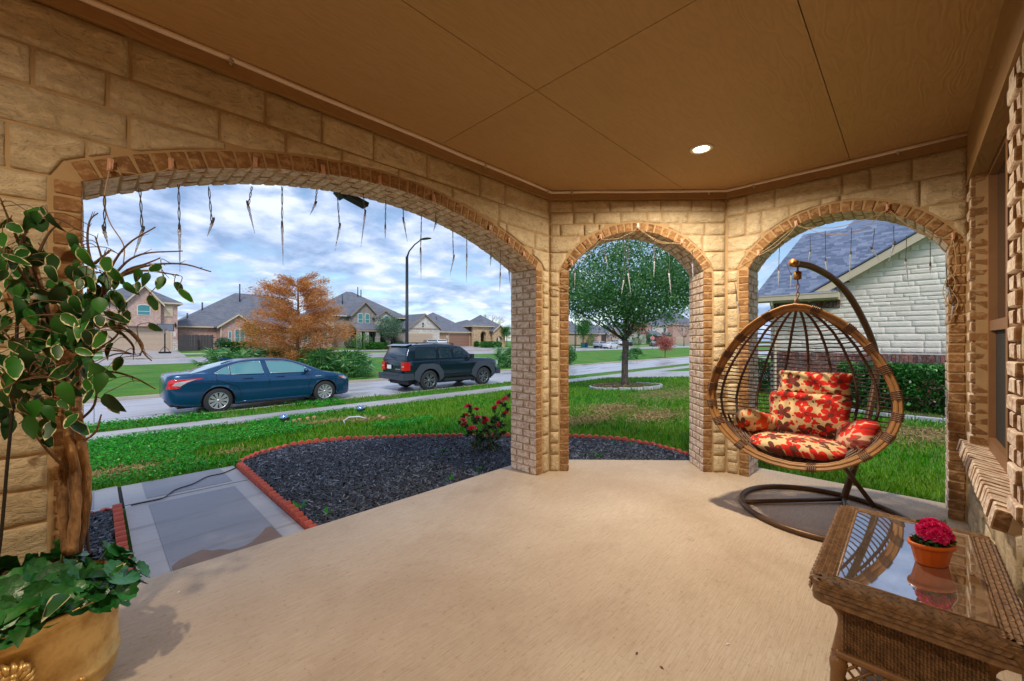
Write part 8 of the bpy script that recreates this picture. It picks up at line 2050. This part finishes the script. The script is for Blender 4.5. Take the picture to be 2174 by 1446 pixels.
hk1 = [(234, 350), (363, 348), (542, 344), (686, 360), (806, 382), (921, 420), (1041, 485), (1081, 512), (1112, 540)]
hk2 = [(1214, 558), (1275, 503), (1354, 480), (1447, 512)]
hk3 = [(1610, 537), (1690, 475), (1884, 440), (2023, 502)]
dr1 = [(222, 415, 222, 492, 230, 522), (297, 400, 302, 492, 283, 548), (379, 392, 381, 487, 382, 577), (443, 396, 450, 475, 440, 502), (535, 396, 527, 438, 541, 496), (599, 396, 599, 480, 601, 563), (673, 402, 669, 434, 658, 457), (716, 408, 721, 482, 711, 533), (771, 410, 775, 455, 766, 525), (819, 425, 818, 484, 818, 508), (856, 440, 857, 470, 865, 514), (895, 455, 893, 533, 894, 594), (925, 455, 925, 475, 920, 492), (961, 490, 963, 549, 955, 586), (991, 500, 991, 545, 990, 600), (1043, 520, 1042, 548, 1041, 566), (1063, 530, 1062, 585, 1061, 619), (1080, 545, 1081, 580, 1084, 615)]
light_string('icicle light string draped along the wide low arch', pl1, hk1, dr1, [[(234, 352), (222, 420), (232, 470), (262, 520), (262, 560)]])
dr2 = [(1220, 560, 1220, 580, 1220, 612), (1280, 510, 1285, 545, 1291, 570), (1325, 495, 1324, 595, 1319, 626), (1335, 495, 1333, 580, 1340, 628), (1390, 510, 1389, 555, 1388, 590), (1422, 540, 1420, 580, 1425, 628), (1470, 530, 1470, 560, 1472, 600)]
light_string('icicle light string hung round the middle arch', pl2, hk2, dr2, [[(1275, 503), (1230, 545), (1190, 575)], [(1354, 482), (1400, 515), (1447, 513)], [(1447, 513), (1490, 560), (1530, 570)], [(1490, 570), (1530, 600), (1560, 590)], [(1190, 600), (1210, 612), (1170, 608)]])
dr3 = [(1655, 520, 1653, 575, 1652, 610), (1670, 560, 1680, 585, 1678, 612), (1720, 500, 1720, 535, 1716, 555), (1752, 490, 1753, 555, 1757, 590), (1808, 485, 1806, 540, 1803, 596), (1857, 485, 1852, 530, 1867, 552), (1897, 480, 1898, 520, 1886, 558), (1925, 500, 1923, 555, 1929, 606), (1975, 515, 1975, 565, 1975, 582), (1530, 620, 1527, 650, 1535, 675), (1560, 600, 1565, 640, 1572, 682), (2018, 620, 2024, 650, 2018, 685), (2008, 560, 2012, 610, 2022, 640)]
light_string('tangled icicle light string on the arch behind the hanging chair', pl3, hk3, dr3, [[(1690, 478), (1760, 498), (1830, 488), (1884, 442)], [(1884, 442), (1950, 495), (2023, 505)], [(2023, 505), (2010, 560), (2028, 600), (2014, 640), (2026, 665), (2012, 690)], [(2023, 505), (2030, 570), (2012, 600), (2034, 640), (2022, 670)], [(2010, 590), (2002, 620), (2014, 650)], [(1610, 540), (1640, 520), (1690, 478)], [(1610, 540), (1560, 570), (1530, 572)]])
for (hs, plf, grp, rz) in ((hk1, pl1, 'clear hooks on the wide arch', 0), (hk2, pl2, 'clear hooks on the middle arch', math.atan2(W_CORNER.d.y, W_CORNER.d.x)), (hk3, pl3, 'clear hooks on the arch behind the hanging chair', -PI/2)):
    for x, y in hs:
        p = plf(x, y, 0.014); o = link('wall_hook', HOOK, None, p, (0, R.uniform(-0.12, 0.12), rz)); tag(o, 'clear stick-on hook holding lights on the ' + grp.split('on the ')[1], 'hook', grp)
# solar flood light on the outside of the wide arch, just showing below its soffit
q = on_b(752, 425, 3.24); fl_ = thing('flood_light', 'black solar floodlight poking below the soffit of the wide arch', 'flood light', q)
mb = MB(); mb.box((0, 0.05, 0.03), (0.26, 0.10, 0.035), rz=0.0, mat=Matrix.Rotation(0.28, 3, 'Y')); mb.box((-0.09, 0.05, 0.04), (0.07, 0.09, 0.05), mat=Matrix.Rotation(0.7, 3, 'Y')); part('housing', mb, M['black_plastic'], fl_)
mb = MB(); mb.tube([(0.0, 0.03, 0.05), (0.0, 0.03, 0.16)], 0.015, 6); mb.box((0, 0.02, 0.17), (0.08, 0.02, 0.08)); part('bracket', mb, M['black_plastic'], fl_)
mb = MB(); mb.box((0.02, 0.05, 0.010), (0.16, 0.08, 0.006), mat=Matrix.Rotation(0.28, 3, 'Y')); part('lens', mb, M['lens'], fl_)
# litter on the slab
M['dead_leaf'] = simple('dead_leaf', lin(90, 62, 40), 0.9)
for i, (px, py, m_, lb) in enumerate(((1352, 1388, 'dead_leaf', 'dark dead leaf scrap lying low on the bare slab near the camera'), (1405, 1418, 'dead_leaf', 'brown leaf scrap lying right of the darker one on the bare slab'), (1545, 1368, 'sign_white', 'pale leaf scrap on the slab left of the wicker table'), (380, 1257, 'sign_white', 'small white leaf scrap on the slab right of the brass planter'))):
    p = on_z(px, py, 0.0); mb = MB(); mb.add([(-0.012, 0, 0.001), (0, 0.005, 0.004), (0.013, 0.001, 0.002), (0, -0.005, 0.003)], [(0, 1, 2, 3)]); single('leaf_scrap', mb, M[m_], lb, 'leaf', None, p, i*1.3)
